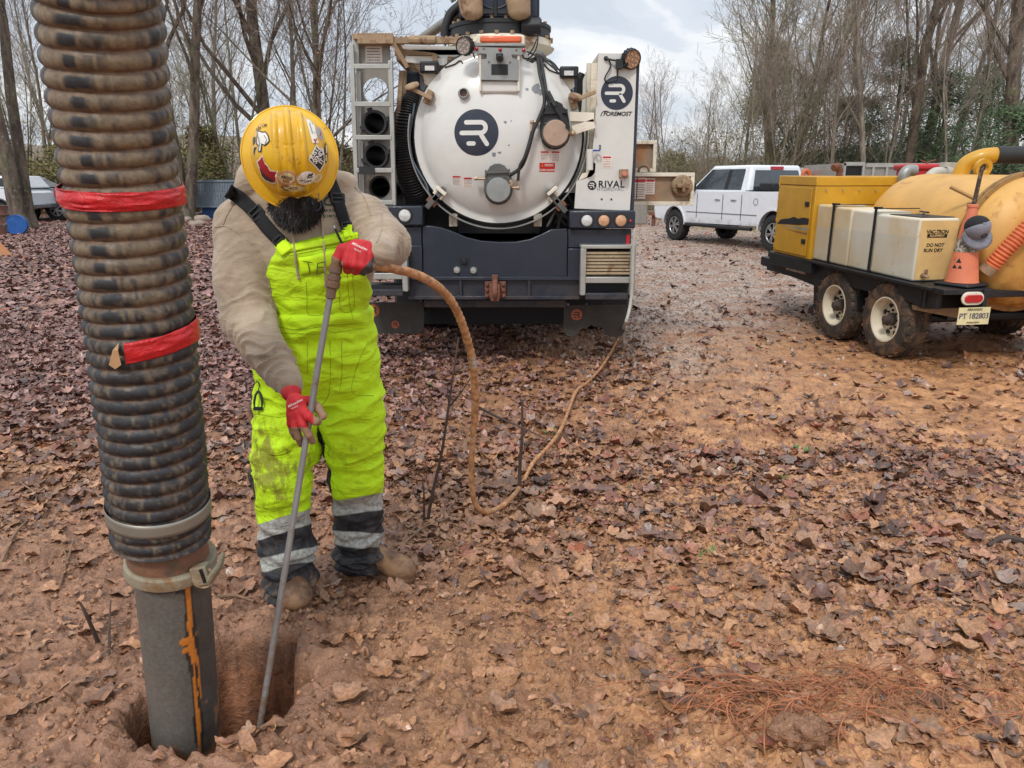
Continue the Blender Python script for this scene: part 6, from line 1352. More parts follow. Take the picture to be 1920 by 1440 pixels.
# twigs standing and lying
TWM = M('dark_twig', srgb(74, 58, 50), .8, amt=.3, dscale=30, dirt=srgb(130, 96, 72), var=.3); TWL = M('pale_twig', srgb(128, 100, 78), .8, var=.3, vscale=20)
def twig(name, label, pts, r, subs=(), mat=TWM):
    b = MB(); P = cr([Vector(p) for p in pts], 6); b.tube(P, [lerp(r, r*.45, i/(len(P)-1)) for i in range(len(P))], 7)
    for sb in subs: Q = cr([Vector(p) for p in sb], 4); b.tube(Q, [lerp(r*.6, r*.25, i/(len(Q)-1)) for i in range(len(Q))], 5)
    return tag(b.build(name, mat), label, 'twig')
def gp(px, py, h=0): q = G(px, py); return Vector((q.x, q.y, gz(q.x, q.y)+h))
b0 = G(800, 982); Yt = b0.y
twig('twig', 'tall dark bent twig standing left of the hose loop', [gp(800, 982, -.02), W(812, 920, Yt), W(828, 850, Yt+.03), W(840, 770, Yt+.05), W(850, 700, Yt+.07), W(860, 632, Yt+.1)], .0085, [[W(845, 760, Yt+.05), W(865, 735, Yt+.02), W(885, 705, Yt)], [W(842, 762, Yt+.05), W(838, 720, Yt+.08)], [W(851, 700, Yt+.07), W(868, 688, Yt+.05)], [W(828, 850, Yt+.03), W(815, 835, Yt)]])
b0 = G(976, 925); Yt = b0.y
twig('twig', 'short upright broken twig inside the hose loop', [gp(974, 930, -.02), W(975, 870, Yt), W(979, 820, Yt), W(979, 770, Yt), W(980, 750, Yt)], .011, [[W(977, 820, Yt), W(988, 808, Yt), W(998, 798, Yt-.02)], [W(979, 756, Yt), W(974, 745, Yt)]])
twig('twig', 'long thin twig slanting to the ground inside the hose loop', [W(900, 765, 3.5), W(935, 783, 3.5), W(975, 800, 3.45), W(1022, 822, 3.4)], .007)
twig('twig', 'thin upright twig near the foot of the tall twig', [gp(795, 985, -.02), W(795, 930, 3.35), W(792, 900, 3.35)], .006)
twig('twig', 'long pale curved twig on the mud at the left edge', [gp(0, 1062, .01), gp(30, 1015, .015), gp(58, 970, .01), gp(68, 935, .015), gp(40, 915, .01)], .009, mat=TWL)
twig('twig', 'forked pale twig on the mud left of the steel pipe', [gp(110, 1105, .01), gp(128, 1060, .015), gp(140, 1020, .02)], .007, [[gp(128, 1060, .015), gp(118, 1030, .02)]], mat=TWL)
twig('twig', 'dark twig on the ground at the far left', [gp(60, 840, .01), gp(110, 828, .02), gp(170, 832, .01)], .008)
twig('twig', 'pale twig lying behind the front boot', [gp(410, 1135, .015), gp(440, 1130, .02), gp(478, 1142, .01)], .009, mat=TWL)
twig('twig', 'long twig on the ground behind the right leg', [gp(740, 1040, .01), gp(790, 1005, .02), gp(840, 985, .015)], .006, mat=TWL)
twig('root', 'thin root standing up in the mud left of the dug hole', [gp(205, 1250, -.02), G(195, 1215)+Vector((0, .05, .05)), G(188, 1200)+Vector((0, .1, .10))], .006)
twig('root', 'dark root leaning in the mud at the lower left', [gp(188, 1210, -.02), W(165, 1160, 2.35), W(150, 1130, 2.35)], .009)
twig('root', 'root loop hanging over the right wall of the hole', [gp(560, 1290, .0), gp(528, 1310, .02), gp(512, 1340, .0), gp(508, 1362, -.04)], .005)
twig('branch', 'mossy dead branch lying at the right edge among leaves', [gp(1925, 1030, .02), gp(1880, 1028, .03), gp(1850, 1035, .01)], .022, mat=TWM)
# orange roots, lower right
rr_ = random.Random(77); b = MB()
for k in range(190):
    if k < 120: px, py = rr_.gauss(1440, 110), rr_.gauss(1345, 26)
    elif k < 160: px, py = rr_.gauss(1650, 60), rr_.gauss(1330, 30)
    else: px, py = rr_.gauss(1830, 60), rr_.gauss(1360, 40)
    p = G(px, py); a = rr_.gauss(.1, .5)+(PI if rr_.random() < .5 else 0); l_ = rr_.uniform(.08, .32); cu = rr_.gauss(0, 1.3)+(rr_.random() < .15)*3; q = p.copy(); P = []; hgt = rr_.uniform(.008, .05); g0 = gz(q.x, q.y)
    for i in range(9):
        t_ = i/8; P.append(Vector((q.x, q.y, g0+.010+hgt*math.sin(PI*t_)+.006*math.sin(t_*5+k)))); q = q+Vector((math.cos(a), math.sin(a), 0))*l_/8; a += cu/8
    b.tube(P, rr_.uniform(.0009, .0025), 5)
tag(b.build('exposed_roots', M('orange_root', srgb(158, 98, 64), .6, var=.4, vscale=12, amt=.45, dscale=9, dirt=srgb(150, 108, 80))), 'orange exposed roots lying in loops at the lower right', 'roots', kind='stuff')
# ================================================================== SIGNED DISTANCE MODELLING
def surf_nets(Fv, lo, h):
    nx_, ny_, nz_ = Fv.shape; S = Fv < 0
    c = S[:-1, :-1, :-1].astype(np.int8)
    for i in (0, 1):
        for j in (0, 1):
            for k in (0, 1):
                if i+j+k: c = c+S[i:nx_-1+i, j:ny_-1+j, k:nz_-1+k]
    act = (c > 0) & (c < 8); idx = -np.ones(act.shape, np.int64); A = np.argwhere(act); idx[act] = np.arange(len(A))
    P = np.zeros((len(A), 3)); cnt = np.zeros(len(A)); a0, a1, a2 = A.T
    cor = [(i, j, k) for i in (0, 1) for j in (0, 1) for k in (0, 1)]
    for p in cor:
        for ax in range(3):
            if p[ax]: continue
            q = list(p); q[ax] = 1
            f0 = Fv[a0+p[0], a1+p[1], a2+p[2]]; f1 = Fv[a0+q[0], a1+q[1], a2+q[2]]; m = (f0 < 0) != (f1 < 0)
            t_ = np.where(m, f0/np.where(f0 == f1, 1, f0-f1), 0); e = np.array(p, float)[None]+np.zeros((len(A), 3)); e[:, ax] += t_
            P[m] += e[m]; cnt[m] += 1
    P = (A+P/cnt[:, None])*h+np.array(lo); Q = []
    for ax in range(3):
        b_, c_ = (ax+1) % 3, (ax+2) % 3
        sl0 = [slice(None)]*3; sl1 = [slice(None)]*3; sl0[ax] = slice(0, -1); sl1[ax] = slice(1, None)
        s0, s1 = S[tuple(sl0)], S[tuple(sl1)]; E = np.argwhere(s0 != s1)
        ok = (E[:, b_] > 0) & (E[:, c_] > 0) & (E[:, b_] < Fv.shape[b_]-1) & (E[:, c_] < Fv.shape[c_]-1); E = E[ok]
        fl = s0[E[:, 0], E[:, 1], E[:, 2]]
        def g(db, dc): q = E.copy(); q[:, b_] -= db; q[:, c_] -= dc; return idx[q[:, 0], q[:, 1], q[:, 2]]
        q4 = np.stack([g(1, 1), g(0, 1), g(0, 0), g(1, 0)], 1); q4[~fl] = q4[~fl][:, ::-1]; Q.append(q4)
    Q = np.concatenate(Q); Q = Q[(Q >= 0).all(1)]; return P, Q
def A3(p): return np.array(tuple(p), float)
def sd_cap(P, a, b, ra, rb=None):
    a, b = A3(a), A3(b); rb = ra if rb is None else rb; ab = b-a; t_ = np.clip(((P-a)@ab)/(ab@ab), 0, 1)
    return np.linalg.norm(P-a-t_[..., None]*ab, axis=-1)-(ra+(rb-ra)*t_)
def sd_ell(P, c, r, Rm=None):
    q = P-A3(c); q = q@np.array(Rm) if Rm is not None else q; r = np.array(r, float)
    k0 = np.linalg.norm(q/r, axis=-1); k1 = np.linalg.norm(q/(r*r), axis=-1); return np.where(k1 > 1e-9, k0*(k0-1)/np.maximum(k1, 1e-9), -r.min())
def sm(a, b, k):
    h = np.clip(.5+.5*(b-a)/k, 0, 1); return b*(1-h)+a*h-k*h*(1-h)
def smax(a, b, k): return -sm(-a, -b, k)
def chain(P, pts, rs, k=.02):
    d = None
    for i in range(len(pts)-1):
        e = sd_cap(P, pts[i], pts[i+1], rs[i], rs[i+1]); d = e if d is None else sm(d, e, k)
    return d
def grid_eval(fn, lo, hi, h):
    n = [int(math.ceil((hi[i]-lo[i])/h))+1 for i in range(3)]
    X, Y, Z = np.meshgrid(*[lo[i]+np.arange(n[i])*h for i in range(3)], indexing='ij')
    out_ = np.zeros(X.shape)
    for i in range(0, n[0], 24): out_[i:i+24] = fn(np.stack([X[i:i+24], Y[i:i+24], Z[i:i+24]], -1))
    return out_
def mesh_sdf(fn, lo, hi, h): return surf_nets(grid_eval(fn, lo, hi, h), lo, h)
def vnorm(V, F):
    n = np.cross(V[F[:, 2]]-V[F[:, 0]], V[F[:, 3]]-V[F[:, 1]]); N_ = np.zeros_like(V)
    for k in range(4): np.add.at(N_, F[:, k], n)
    return N_/np.maximum(np.linalg.norm(N_, axis=1), 1e-9)[:, None]
def relax(V, F, it=1, f=.5):
    for _ in range(it):
        S_ = np.zeros_like(V); c = np.zeros(len(V))
        for k in range(4):
            np.add.at(S_, F[:, k], V[F[:, (k+1) % 4]]); np.add.at(c, F[:, k], 1); np.add.at(S_, F[:, k], V[F[:, (k+3) % 4]]); np.add.at(c, F[:, k], 1)
        V = V*(1-f)+f*S_/c[:, None]
    return V
def bvh_np(V, F): return BVHTree.FromPolygons([tuple(v) for v in V], [tuple(f) for f in F])
EYE = Vector((0, 0, CAMH)); CR_ = Vector((1, 0, 0)); CU = Vector((0, SP, CP)); CF = Vector((0, CP, -SP))
def raydir(px, py): return (CF+CR_*((px-960)/FPX)+CU*((720-py)/FPX)).normalized()
def cast(bv, px, py, Yd=2.6):
    d = raydir(px, py); h = bv.ray_cast(EYE, d, 30)
    return (h[0], h[1] if h[1].dot(d) < 0 else -h[1]) if h[0] is not None else (W(px, py, Yd), -d)
def ribbon(name, mat, par, bv, pts, wpx, lift=.004, n=5, k=8, thick=.003, Yd=2.6):
    """a strap or patch lying on a surface, followed point by point"""
    P = [Vector((p[0], p[1], 0)) for p in pts]; C = cr(P, k); V = []; m = len(C)
    ws = wpx if isinstance(wpx, (list, tuple)) else [wpx]*2
    rows = []
    for i in range(m):
        t_ = (C[min(i+1, m-1)]-C[max(i-1, 0)]).normalized(); q = Vector((-t_.y, t_.x, 0)); w_ = lerp(ws[0], ws[-1], i/(m-1)); row = []
        for j in range(n):
            p = C[i]+q*w_*(j/(n-1)-.5); hp, hn = cast(bv, p.x, p.y, Yd); row.append((hp, hn))
        rows.append(row)
    # smooth depth along the ribbon so that it lies like webbing
    for _ in range(3):
        new = [[r[0].copy() for r in row] for row in rows]
        for i in range(1, m-1):
            for j in range(n): new[i][j] = (rows[i-1][j][0]+rows[i+1][j][0]+rows[i][j][0]*2)/4
        rows = [[(new[i][j], rows[i][j][1]) for j in range(n)] for i in range(m)]
    b = MB(); V = [tuple(hp+(hn*.5-raydir(960, 720)*.5).normalized()*lift) for row in rows for hp, hn in row]
    b.v = V; b.f = [(i*n+j, i*n+j+1, (i+1)*n+j+1, (i+1)*n+j) for i in range(m-1) for j in range(n-1)]
    return b.build(name, mat, par, solid=thick)
HATB_REF = [None]
def CD(px, py, bv, Yd=2.6):
    hp, hn = cast(bv, px, py, Yd); dd = -raydir(px, py); o = Decal(hp, CR_, CU, bv, dd); o.lift = .0023 if bv is HATB_REF[0] else 0; o.sc = (hp-EYE).length*raydir(px, py).dot(CF)/FPX; return o

# ================================================================== THE WORKER
# joints
RS, RE, RW = W(455, 425, 2.70), W(466, 600, 2.56), W(541, 722, 2.29)
LS, LE, LW = W(682, 418, 2.70), W(720, 458, 2.60), W(712, 474, 2.33)
PEL = W(593, 668, 2.79); WST = W(590, 585, 2.77); CHS = W(588, 478, 2.715); NCK = W(566, 388, 2.70)
RH, RK, RA = W(548, 715, 2.79), W(527, 902, 2.70), W(546, 1092, 2.71)
LH, LK, LA = W(652, 715, 2.80), W(668, 890, 2.82), W(676, 1045, 2.90)
HB = W(544, 291, 2.515)                                   # centre of the hat's brim
hax = (EYE-HB).normalized(); hax = (hax+Vector((0, 0, .20))).normalized()
hfr = (Vector((.02, 0, -1))-hax*Vector((.02, 0, -1)).dot(hax)).normalized(); hrt = hax.cross(hfr)
HM_ = Matrix((hrt, hfr, hax)).transposed()                # columns: right, front (down), up axis
def Hp(x, y, z): return HB+hrt*x+hfr*y+hax*z
def legs(P, g=0.0, k=.05):
    r = sm(chain(P, [RH, RK, RA], [.112+g, .088+g, .078+g], .05), sd_ell(P, RH+Vector((0, 0, -.12)), (.115+g, .12+g, .19)), .06)
    l = sm(chain(P, [LH, LK, LA], [.112+g, .086+g, .074+g], .05), sd_ell(P, LH+Vector((0, 0, -.12)), (.115+g, .12+g, .19)), .06)
    return np.minimum(r, l) if k < 0 else sm(r, l, .012)
def torso(P, g=0.0):
    d = sm(sd_ell(P, PEL, (.186+g, .150+g, .17+g)), sd_ell(P, WST, (.158+g, .146+g, .20+g)), .09)
    d = sm(d, sd_ell(P, CHS, (.205+g, .150+g, .22+g)), .09)
    d = sm(d, sd_cap(P, RS+Vector((.03, .02, .0)), LS+Vector((-.03, .02, .0)), .088+g), .09)
    return d
LO, HI = (-1.12, 2.0, .86), (-.20, 3.05, 1.80)
# ---- the body itself (one continuous surface under the clothes)
HEADC = HB-hax*.02
def body(P):
    d = torso(P, -.03); d = sm(d, legs(P, -.03), .06)
    d = sm(d, chain(P, [RS, RE, RW], [.065, .048, .022], .02), .04); d = sm(d, chain(P, [LS, LE, LW], [.065, .05, .022], .02), .04)
    d = sm(d, sd_cap(P, NCK, HEADC-hax*.03+Vector((0, .03, 0)), .062), .05)
    hd = sd_ell(P, HEADC-hax*.02, (.078, .098, .115), HM_)
    hd = sm(hd, sd_ell(P, Hp(0, .045, -.09), (.058, .05, .07), HM_), .03)                     # jaw
    hd = sm(hd, sd_cap(P, Hp(0, .095, -.045), Hp(0, .118, -.075), .009, .015), .012)          # nose
    for s_ in (-1, 1):
        hd = sm(hd, sd_ell(P, Hp(s_*.082, -.01, -.07), (.012, .022, .034), HM_), .008)        # ears
        hd = -sm(-hd, sd_ell(P, Hp(s_*.032, .100, -.045), (.016, .014, .010), HM_), .01)      # eye sockets
        hd = sm(hd, sd_ell(P, Hp(s_*.032, .088, -.046), (.012, .012, .012), HM_), .003)
    hd = sm(hd, sd_ell(P, Hp(0, .095, -.108), (.026, .012, .008), HM_), .006)                 # mouth
    d = sm(d, hd, .03)
    for hnd, q in ((RW, W(551, 750, 2.235)), (LW, W(690, 472, 2.31))): d = sm(d, sd_cap(P, hnd, q, .018, .014), .01)
    for a, b_ in ((RA, W(560, 1130, 2.63)), (LA, W(745, 1072, 2.86))): d = sm(d, sd_cap(P, a-Vector((0, 0, .0)), Vector((b_.x, b_.y, .07)), .045, .038), .03)
    return d
V, F = mesh_sdf(body, (-1.12, 2.0, .0), (-.20, 3.08, 1.86), .0105)
t = NT('skin'); t.set(color=t.mix(t.ramp(t.noise(40, 3), .3, .7), srgb(150, 104, 84), srgb(184, 132, 106)), rough=.55)
PER = np_obj('person', V, F, t.m, smooth=True)
tag(PER, 'worker in yellow hard hat, tan hoodie and hi vis bib trousers guiding a water lance', 'person')
# ---- hoodie
def arm_fold(P, pts, amp, freq):
    """cloth folds running round a sleeve: returns displacement and closeness"""
    best = np.full(P.shape[:-1], 1e9); tt = np.zeros(P.shape[:-1]); L0 = 0
    for a, b_ in zip(pts, pts[1:]):
        a, b_ = A3(a), A3(b_); ab = b_-a; l_ = np.linalg.norm(ab); t_ = np.clip(((P-a)@ab)/(ab@ab), 0, 1); d = np.linalg.norm(P-a-t_[..., None]*ab, axis=-1)
        m = d < best; best = np.where(m, d, best); tt = np.where(m, L0+t_*l_, tt); L0 += l_
    n1 = fbm(P[..., 0]*9, P[..., 1]*9, P[..., 2]*9, 2, 210)
    w_ = tt*freq+n1*1.6+.8*vn(P[..., 0]*12, P[..., 1]*12, P[..., 2]*12, 214); rr_ = (1-np.abs(np.sin(PI*w_))**.8)*(.55+.6*vn(P[..., 0]*9, P[..., 2]*9, tt*8, 211)); rr2 = vn(w_*2.1, P[..., 0]*8, P[..., 2]*8+P[..., 1]*6, 212)
    return amp*(1.9*rr_-.5+.30*(1-2.4*np.abs(rr2))+.25*fbm(P[..., 0]*14, P[..., 1]*14, P[..., 2]*14, 2, 213)), best
def hoodie(P):
    d = torso(P, .004)
    ra = chain(P, [RS, RE, RW+(RW-RE).normalized()*-.035], [.098, .082, .050], .04); la = chain(P, [LS, LE, LW+(LE-LW).normalized()*.045], [.092, .078, .046], .05)
    ra = sm(ra, sd_ell(P, RS.lerp(RE, .62)+Vector((-.01, 0, 0)), (.086, .085, .13)), .05)
    d = sm(d, ra, .035); d = sm(d, la, .045)
    for a, w0, w1, r_ in ((RE, RW, RW, .043), (LE, LW, LW, .042)):                      # ribbed cuffs
        u = (w1-a).normalized(); d = np.minimum(d, sm(sd_cap(P, w0-u*.055, w0+u*.004, r_, r_-.003), d, .006))
    # collar and bunched hood
    d = sm(d, sd_cap(P, NCK+Vector((-.02, .02, -.02)), NCK+Vector((0, -.03, .09)), .085, .075), .05)
    for c_, r_ in ((W(466, 352, 2.68), (.042, .05, .055)), (W(480, 330, 2.72), (.05, .05, .05)), (W(520, 350, 2.72), (.06, .06, .075)), (W(500, 385, 2.66), (.05, .04, .035)), (W(585, 345, 2.74), (.10, .06, .07)), (W(640, 352, 2.72), (.055, .05, .05)), (W(622, 385, 2.68), (.035, .03, .05))): d = sm(d, sd_ell(P, c_, r_), .03)
    neck = sd_ell(P, W(556, 372, 2.60), (.075, .07, .07)); d = -sm(-d, neck, .03)
    d = smax(d, sd_cap(P, HEADC, HEADC-hax*.1, .118, .10)*-1, .02)
    d = smax(d, (PEL.z-.02)-P[..., 2], .02)
    return d
V, F = mesh_sdf(hoodie, LO, HI, .0055); V = relax(V, F, 1, .4)
N0 = vnorm(V, F)
fr_, dr = arm_fold(V, [RS, RE, RW], .0075, 24); fl_, dl = arm_fold(V, [LS, LE, LW], .0075, 34)
tr_ = sstep(.30, 1.0, np.clip((A3(RS)[2]-V[:, 2])/.35, 0, 1))
mR = (1-sstep(.10, .15, dr))*(.35+.75*tr_)*(1-sstep(.02, .07, -(np.linalg.norm(V-A3(RW), axis=1)-.10))); mL = (1-sstep(.10, .16, dl))*sstep(.02, .14, np.linalg.norm(V-A3(LS), axis=1))*(1-sstep(.0, .05, -(np.linalg.norm(V-A3(LW), axis=1)-.07)))
bodyf = .009*(1-2*np.abs(fbm(V[:, 0]*7+V[:, 2]*4, V[:, 1]*5, V[:, 2]*3-V[:, 0]*3, 3, 220)))
V = V+N0*((fr_*mR+fl_*mL)+bodyf*(1-np.maximum(mR, mL))+.0012*fbm(V[:, 0]*40, V[:, 1]*40, V[:, 2]*40, 2, 221)[...])[:, None]
HOODV, HOODF = V, F; HBV = bvh_np(V, F)
t = NT('tan_fleece'); c = t.mix(t.ramp(t.noise(5, 5, .6), .35, .7), srgb(150, 132, 112), srgb(182, 163, 141))
c = t.mix(t.math('MULTIPLY', t.ramp(t.noise(3.1, 6, .7), .58, .70), .5), c, srgb(112, 90, 74)); c = t.mix(t.ramp(t.noise(700, 2), .35, .65), c, t.mix(1.0, c, (.86,)*3, 'MULTIPLY'))
t.set(color=c, rough=.95, sheen=.25); bb = t.bump(t.noise(9, 3, .5, 1.0, st=(1, 1, 2.4)), .5, .02); t.bump(t.noise(420, 2, .6), .25, .002, bb)
HD = np_obj('hoodie', V, F, t.m, PER, smooth=True); FLEECE = t.m
for pts in ([(402, 425), (425, 425), (450, 440), (478, 465), (498, 505), (505, 540)], [(418, 424), (425, 405), (440, 380)], [(716, 398), (716, 420), (712, 440), (706, 455)], [(664, 350), (684, 372), (696, 405)]):
    P_s = [cast(HBV, a, b_)[0]+cast(HBV, a, b_)[1]*.0012 for a, b_ in [(q.x, q.y) for q in cr([Vector((a, b_, 0)) for a, b_ in pts], 8)]]
    b = MB(); b.tube(P_s, .0022, 5); b.build('seam', FLEECE, HD)
# ---- bib trousers
bibL = lambda py: np.interp(py, (430, 455, 470, 520, 560, 620, 700), (0,)*7)
def over(P):
    d = torso(P, .014); low = sm(torso(P, .022), legs(P, .002), .05)
    zt = W(600, 590, 2.66).z; top = smax(d, P[..., 2]-zt, .01)
    full = sm(low, torso(P, .016), .05); full = smax(full, P[..., 2]-zt, .008)
    # bib: a front panel with slanting edges
    px = 960+FPX*P[..., 0]/np.maximum(.1, P[..., 1]*CP-(P[..., 2]-CAMH)*SP); py = 720-FPX*((P[..., 2]-CAMH)*CP+P[..., 1]*SP)/np.maximum(.1, P[..., 1]*CP-(P[..., 2]-CAMH)*SP)
    le = np.interp(py, (430, 462, 500, 540, 590, 640), (526, 530, 508, 500, 490, 440)); re = np.interp(py, (420, 440, 470, 520, 600), (660, 668, 674, 682, 712))
    tp = np.interp(px, (520, 560, 600, 672), (464, 456, 449, 436)); m2 = .0018
    bib = np.maximum(np.maximum((le-px)*m2, (px-re)*m2), (tp-py)*m2)
    bib = smax(torso(P, .004)-.0135, smax(bib, P[..., 1]-2.72, .006), .005)
    d = sm(full, smax(bib, zt-.06-P[..., 2], .005), .02)
    # trouser legs open at the hem
    hem = np.minimum(P[..., 2]-.085, 1)
    return smax(d, .05-P[..., 2], .006)
V, F = mesh_sdf(over, (-1.12, 2.35, .03), (-.30, 3.10, 1.52), .0062); V = relax(V, F, 1, .4)
N0 = vnorm(V, F)
px = 960+FPX*V[:, 0]/(V[:, 1]*CP-(V[:, 2]-CAMH)*SP); py = 720-FPX*((V[:, 2]-CAMH)*CP+V[:, 1]*SP)/(V[:, 1]*CP-(V[:, 2]-CAMH)*SP)
x, y, z = V.T
mid = (A3(PEL)[0]+.0); rleg = x < mid
f1 = 1-2*np.abs(fbm(x*4+z*9, y*5, z*11-x*5, 2, 230)); f2 = 1-2*np.abs(fbm(x*6-z*7, y*6, z*14+x*6, 2, 231)); f3 = fbm(x*30, y*30, z*30, 2, 232)
ank = sstep(.52, .18, z)*1.0; waist = np.exp(-((z-1.03)/.10)**2); groin = np.exp(-((z-.80)/.07)**2)
knee = np.exp(-((z-.60)/.09)**2)
amp = .0105+.010*ank+.006*waist+.008*groin+.010*knee*rleg+.006*knee
V = V+N0*(amp*(.8*f1+.5*f2)+.0012*f3)[:, None]
# trouser legs break over the boots
stack = sstep(.34, .10, z); V[:, :2] += (N0[:, :2]*(.016*stack*np.sin(z*95+3*f2+rleg*2))[:, None])
V[:, 1] -= .02*stack*(N0[:, 1] < 0)
YV, YF = V, F; YBV = bvh_np(V, F)
# zones: hi vis yellow, navy panels, grey reflective tape
legA = np.where(rleg, 1, 0)
la_, lb_ = A3(LK), A3(LA); ra_, rb_ = A3(RK), A3(RA)
ps = py-np.where(rleg, (px-530)*-.34, (px-672)*-.13)     # slanting hoops
b1 = np.where(rleg, 983, 944); w_ = 15
zone = np.zeros(len(V)); zone[(ps > b1-w_)] = 1                                        # below the first hoop navy
t1 = (np.abs(ps-b1) < w_); b2 = np.where(rleg, 1046, 1006); ps2 = py-np.where(rleg, (px-535)*-.22, (px-672)*.10); t2 = np.abs(ps2-b2) < 12.5
zone[t1 | t2] = 2
side_r = rleg & (px < np.interp(py, (600, 700, 800, 900, 980), (466, 471, 474, 480, 484))) & (ps <= b1-w_) & (z < 1.15)
inner = (~rleg) & (px < np.interp(py, (760, 790, 840, 880, 930), (585, 598, 612, 622, 628))) & (z < .78) & (ps <= b1-w_)
back = (N0[:, 1] > .35) & (z < 1.2) & (ps <= b1-w_)
zone[side_r | inner | back] = 1
cols = np.zeros((len(V), 3)); sdn = np.maximum(ps-(b1-w_), -99)
pan = side_r | inner | back
cols[:, 0] = np.where(pan, 1, np.clip(.5+sdn/18, 0, 1)); cols[:, 1] = np.maximum(np.clip(.5+(w_-np.abs(ps-b1))/18, 0, 1), np.clip(.5+(12.5-np.abs(ps2-b2))/18, 0, 1))
# mud: thighs of the front leg, knees, hems
mudn = fbm(x*9, y*9, z*7, 4, 240); mud2 = fbm(x*55, y*55, z*22, 2, 241)
mud = np.exp(-(((x-A3(RK)[0])/.12)**2+((z-.66)/.20)**2))*1.05+.30*sstep(-.1, .5, fbm(x*5, y*5, z*3, 3, 243))+.45*np.exp(-((z-.62)/.12)**2)+.75*sstep(.28, .08, z)+.14+.5*np.exp(-(((px-565)/45)**2+((py-548-.35*(px-565))/9)**2))*1.0+.4*np.exp(-(((px-700)/20)**2+((py-690)/14)**2))
cols[:, 2] = np.clip(mud*(.25+1.0*np.clip(mudn+.5*mud2+.1, 0, 1)), 0, 1)
t = NT('hi_vis_bib_cloth'); sp_ = t.n.new('ShaderNodeSeparateColor'); t.l(t.attr('Zone'), sp_.inputs[0]); zn, zr, zm = sp_.outputs
wv = t.n.new('ShaderNodeTexWave'); wv.bands_direction = 'X'; wv.inputs['Scale'].default_value = 95; wv.inputs['Distortion'].default_value = .6; t.l(t.co, wv.inputs[0])
yel = t.mix(t.math('MULTIPLY', wv.outputs['Fac'], .35), srgb(196, 238, 12), srgb(146, 190, 10)); yel = t.mix(t.math('MULTIPLY', t.ramp(t.noise(4, 6, .7), .5, .75), .35), yel, srgb(150, 160, 40))
nav = t.mix(t.ramp(t.noise(30, 4), .4, .65), srgb(22, 25, 32), srgb(52, 50, 52)); ref = t.mix(t.ramp(t.noise(60, 4, .6), .3, .7), srgb(132, 132, 126), srgb(178, 178, 172))
zn_ = t.ramp(zn, .42, .58); zr_ = t.ramp(zr, .42, .58)
c = t.mix(zn_, yel, nav); c = t.mix(zr_, c, ref)
mf = t.math('MULTIPLY', t.ramp(t.math('ADD', zm, t.math('MULTIPLY', t.math('SUBTRACT', t.noise(75, 7, .8, st=(1, 1, .45)), .5), 2.2)), .30, 1.0), .8)
c = t.mix(mf, c, t.mix(zn_, srgb(116, 100, 38), srgb(124, 96, 72)))
sp2 = t.ramp(t.noise(120, 3, .7), .66, .70); c = t.mix(t.math('MULTIPLY', sp2, t.ramp(zm, .08, .3)), c, srgb(84, 62, 34))
t.set(color=c, rough=.75); bb = t.bump(t.noise(8, 3, .5, 1.4, st=(1, 1, 1.8)), .7, .025); t.bump(t.noise(260, 3, .6), .35, .002, bb)
YM = t.m; TRO = np_obj('bib_trousers', V, F, YM, PER, cols={'Zone': cols}, smooth=True)
HIV = NT('hi_vis_plain'); HIV = HIV.set(color=HIV.mix(HIV.ramp(HIV.noise(14, 4), .4, .7), srgb(205, 248, 10), srgb(176, 216, 14)), rough=.75)
STI = M('stitch_dark_yellow', srgb(120, 142, 12), .8, var=.1); WEB = M('black_webbing', srgb(24, 25, 29), .85, bump=.3, bscale=300)
# bib edge, pocket, straps
def merged():
    b = MB(); b.add([tuple(v) for v in HOODV], [tuple(f) for f in HOODF]); b.add([tuple(v) for v in YV], [tuple(f) for f in YF]); return bvh_of(b)
MBV = merged()
def stitch(pts, par=TRO, r=.0007, bv=None, mat=None, nm='stitching'):
    bv = bv or YBV; P_s = [(lambda h_: h_[0]+h_[1]*.001)(cast(bv, q.x, q.y)) for q in cr([Vector((a, b_, 0)) for a, b_ in pts], 6)]
    b = MB(); b.tube(P_s, r, 4); return b.build(nm, mat or STI, par)
for pts in ([(542, 480), (600, 468), (640, 462)], [(574, 528), (576, 560), (580, 590), (625, 588)], [(660, 480), (661, 520), (663, 578), (640, 582), (636, 545)], [(650, 500), (654, 560), (662, 600)], [(522, 612), (560, 618), (620, 610), (680, 606)], [(524, 624), (600, 626), (680, 616)], [(618, 640), (620, 690), (616, 740), (600, 762)], [(640, 640), (641, 700), (636, 735)], [(690, 640), (672, 680), (660, 735), (700, 742)], [(576, 640), (577, 700)], [(475, 775), (520, 782), (536, 780)], [(476, 712), (498, 712)]): stitch(pts)
ribbon('pocket_flap', HIV, TRO, YBV, [(563, 500), (590, 495), (612, 488), (640, 482)], [34, 30], .006, n=5)
FLB = YBV
dd_ = CD(590, 500, YBV); dd_.put('pocket_mark', M('marker_ink', srgb(70, 84, 20), .7), TRO, [strip2d([(-21, 11), (-4, 8)], 1.8, 2), strip2d([(-12, 9), (-8, -13)], 1.8, 2), strip2d([(6, 7), (4, -13), (18, -10)], 1.8, 2), strip2d([(6, 7), (20, 10)], 1.8, 2), strip2d([(5, -2), (16, 0)], 1.8, 2)], .0125, (0, 0), 0, dd_.sc)
ribbon('bib_hem', HIV, TRO, MBV, [(527, 470), (560, 463), (600, 456), (640, 448), (672, 441)], 13, .004)
sR = ribbon('shoulder_strap', WEB, PER, MBV, [(428, 358), (450, 372), (478, 398), (505, 430), (534, 460)], [27, 24], .006)
sL = ribbon('shoulder_strap', WEB, PER, MBV, [(616, 330), (624, 352), (634, 378), (643, 405), (653, 434)], [24, 21], .006)
ribbon('strap_tab', HIV, TRO, MBV, [(527, 455), (540, 474)], 25, .009, k=6); ribbon('strap_tab', HIV, TRO, MBV, [(650, 425), (655, 445)], 20, .009, k=6)
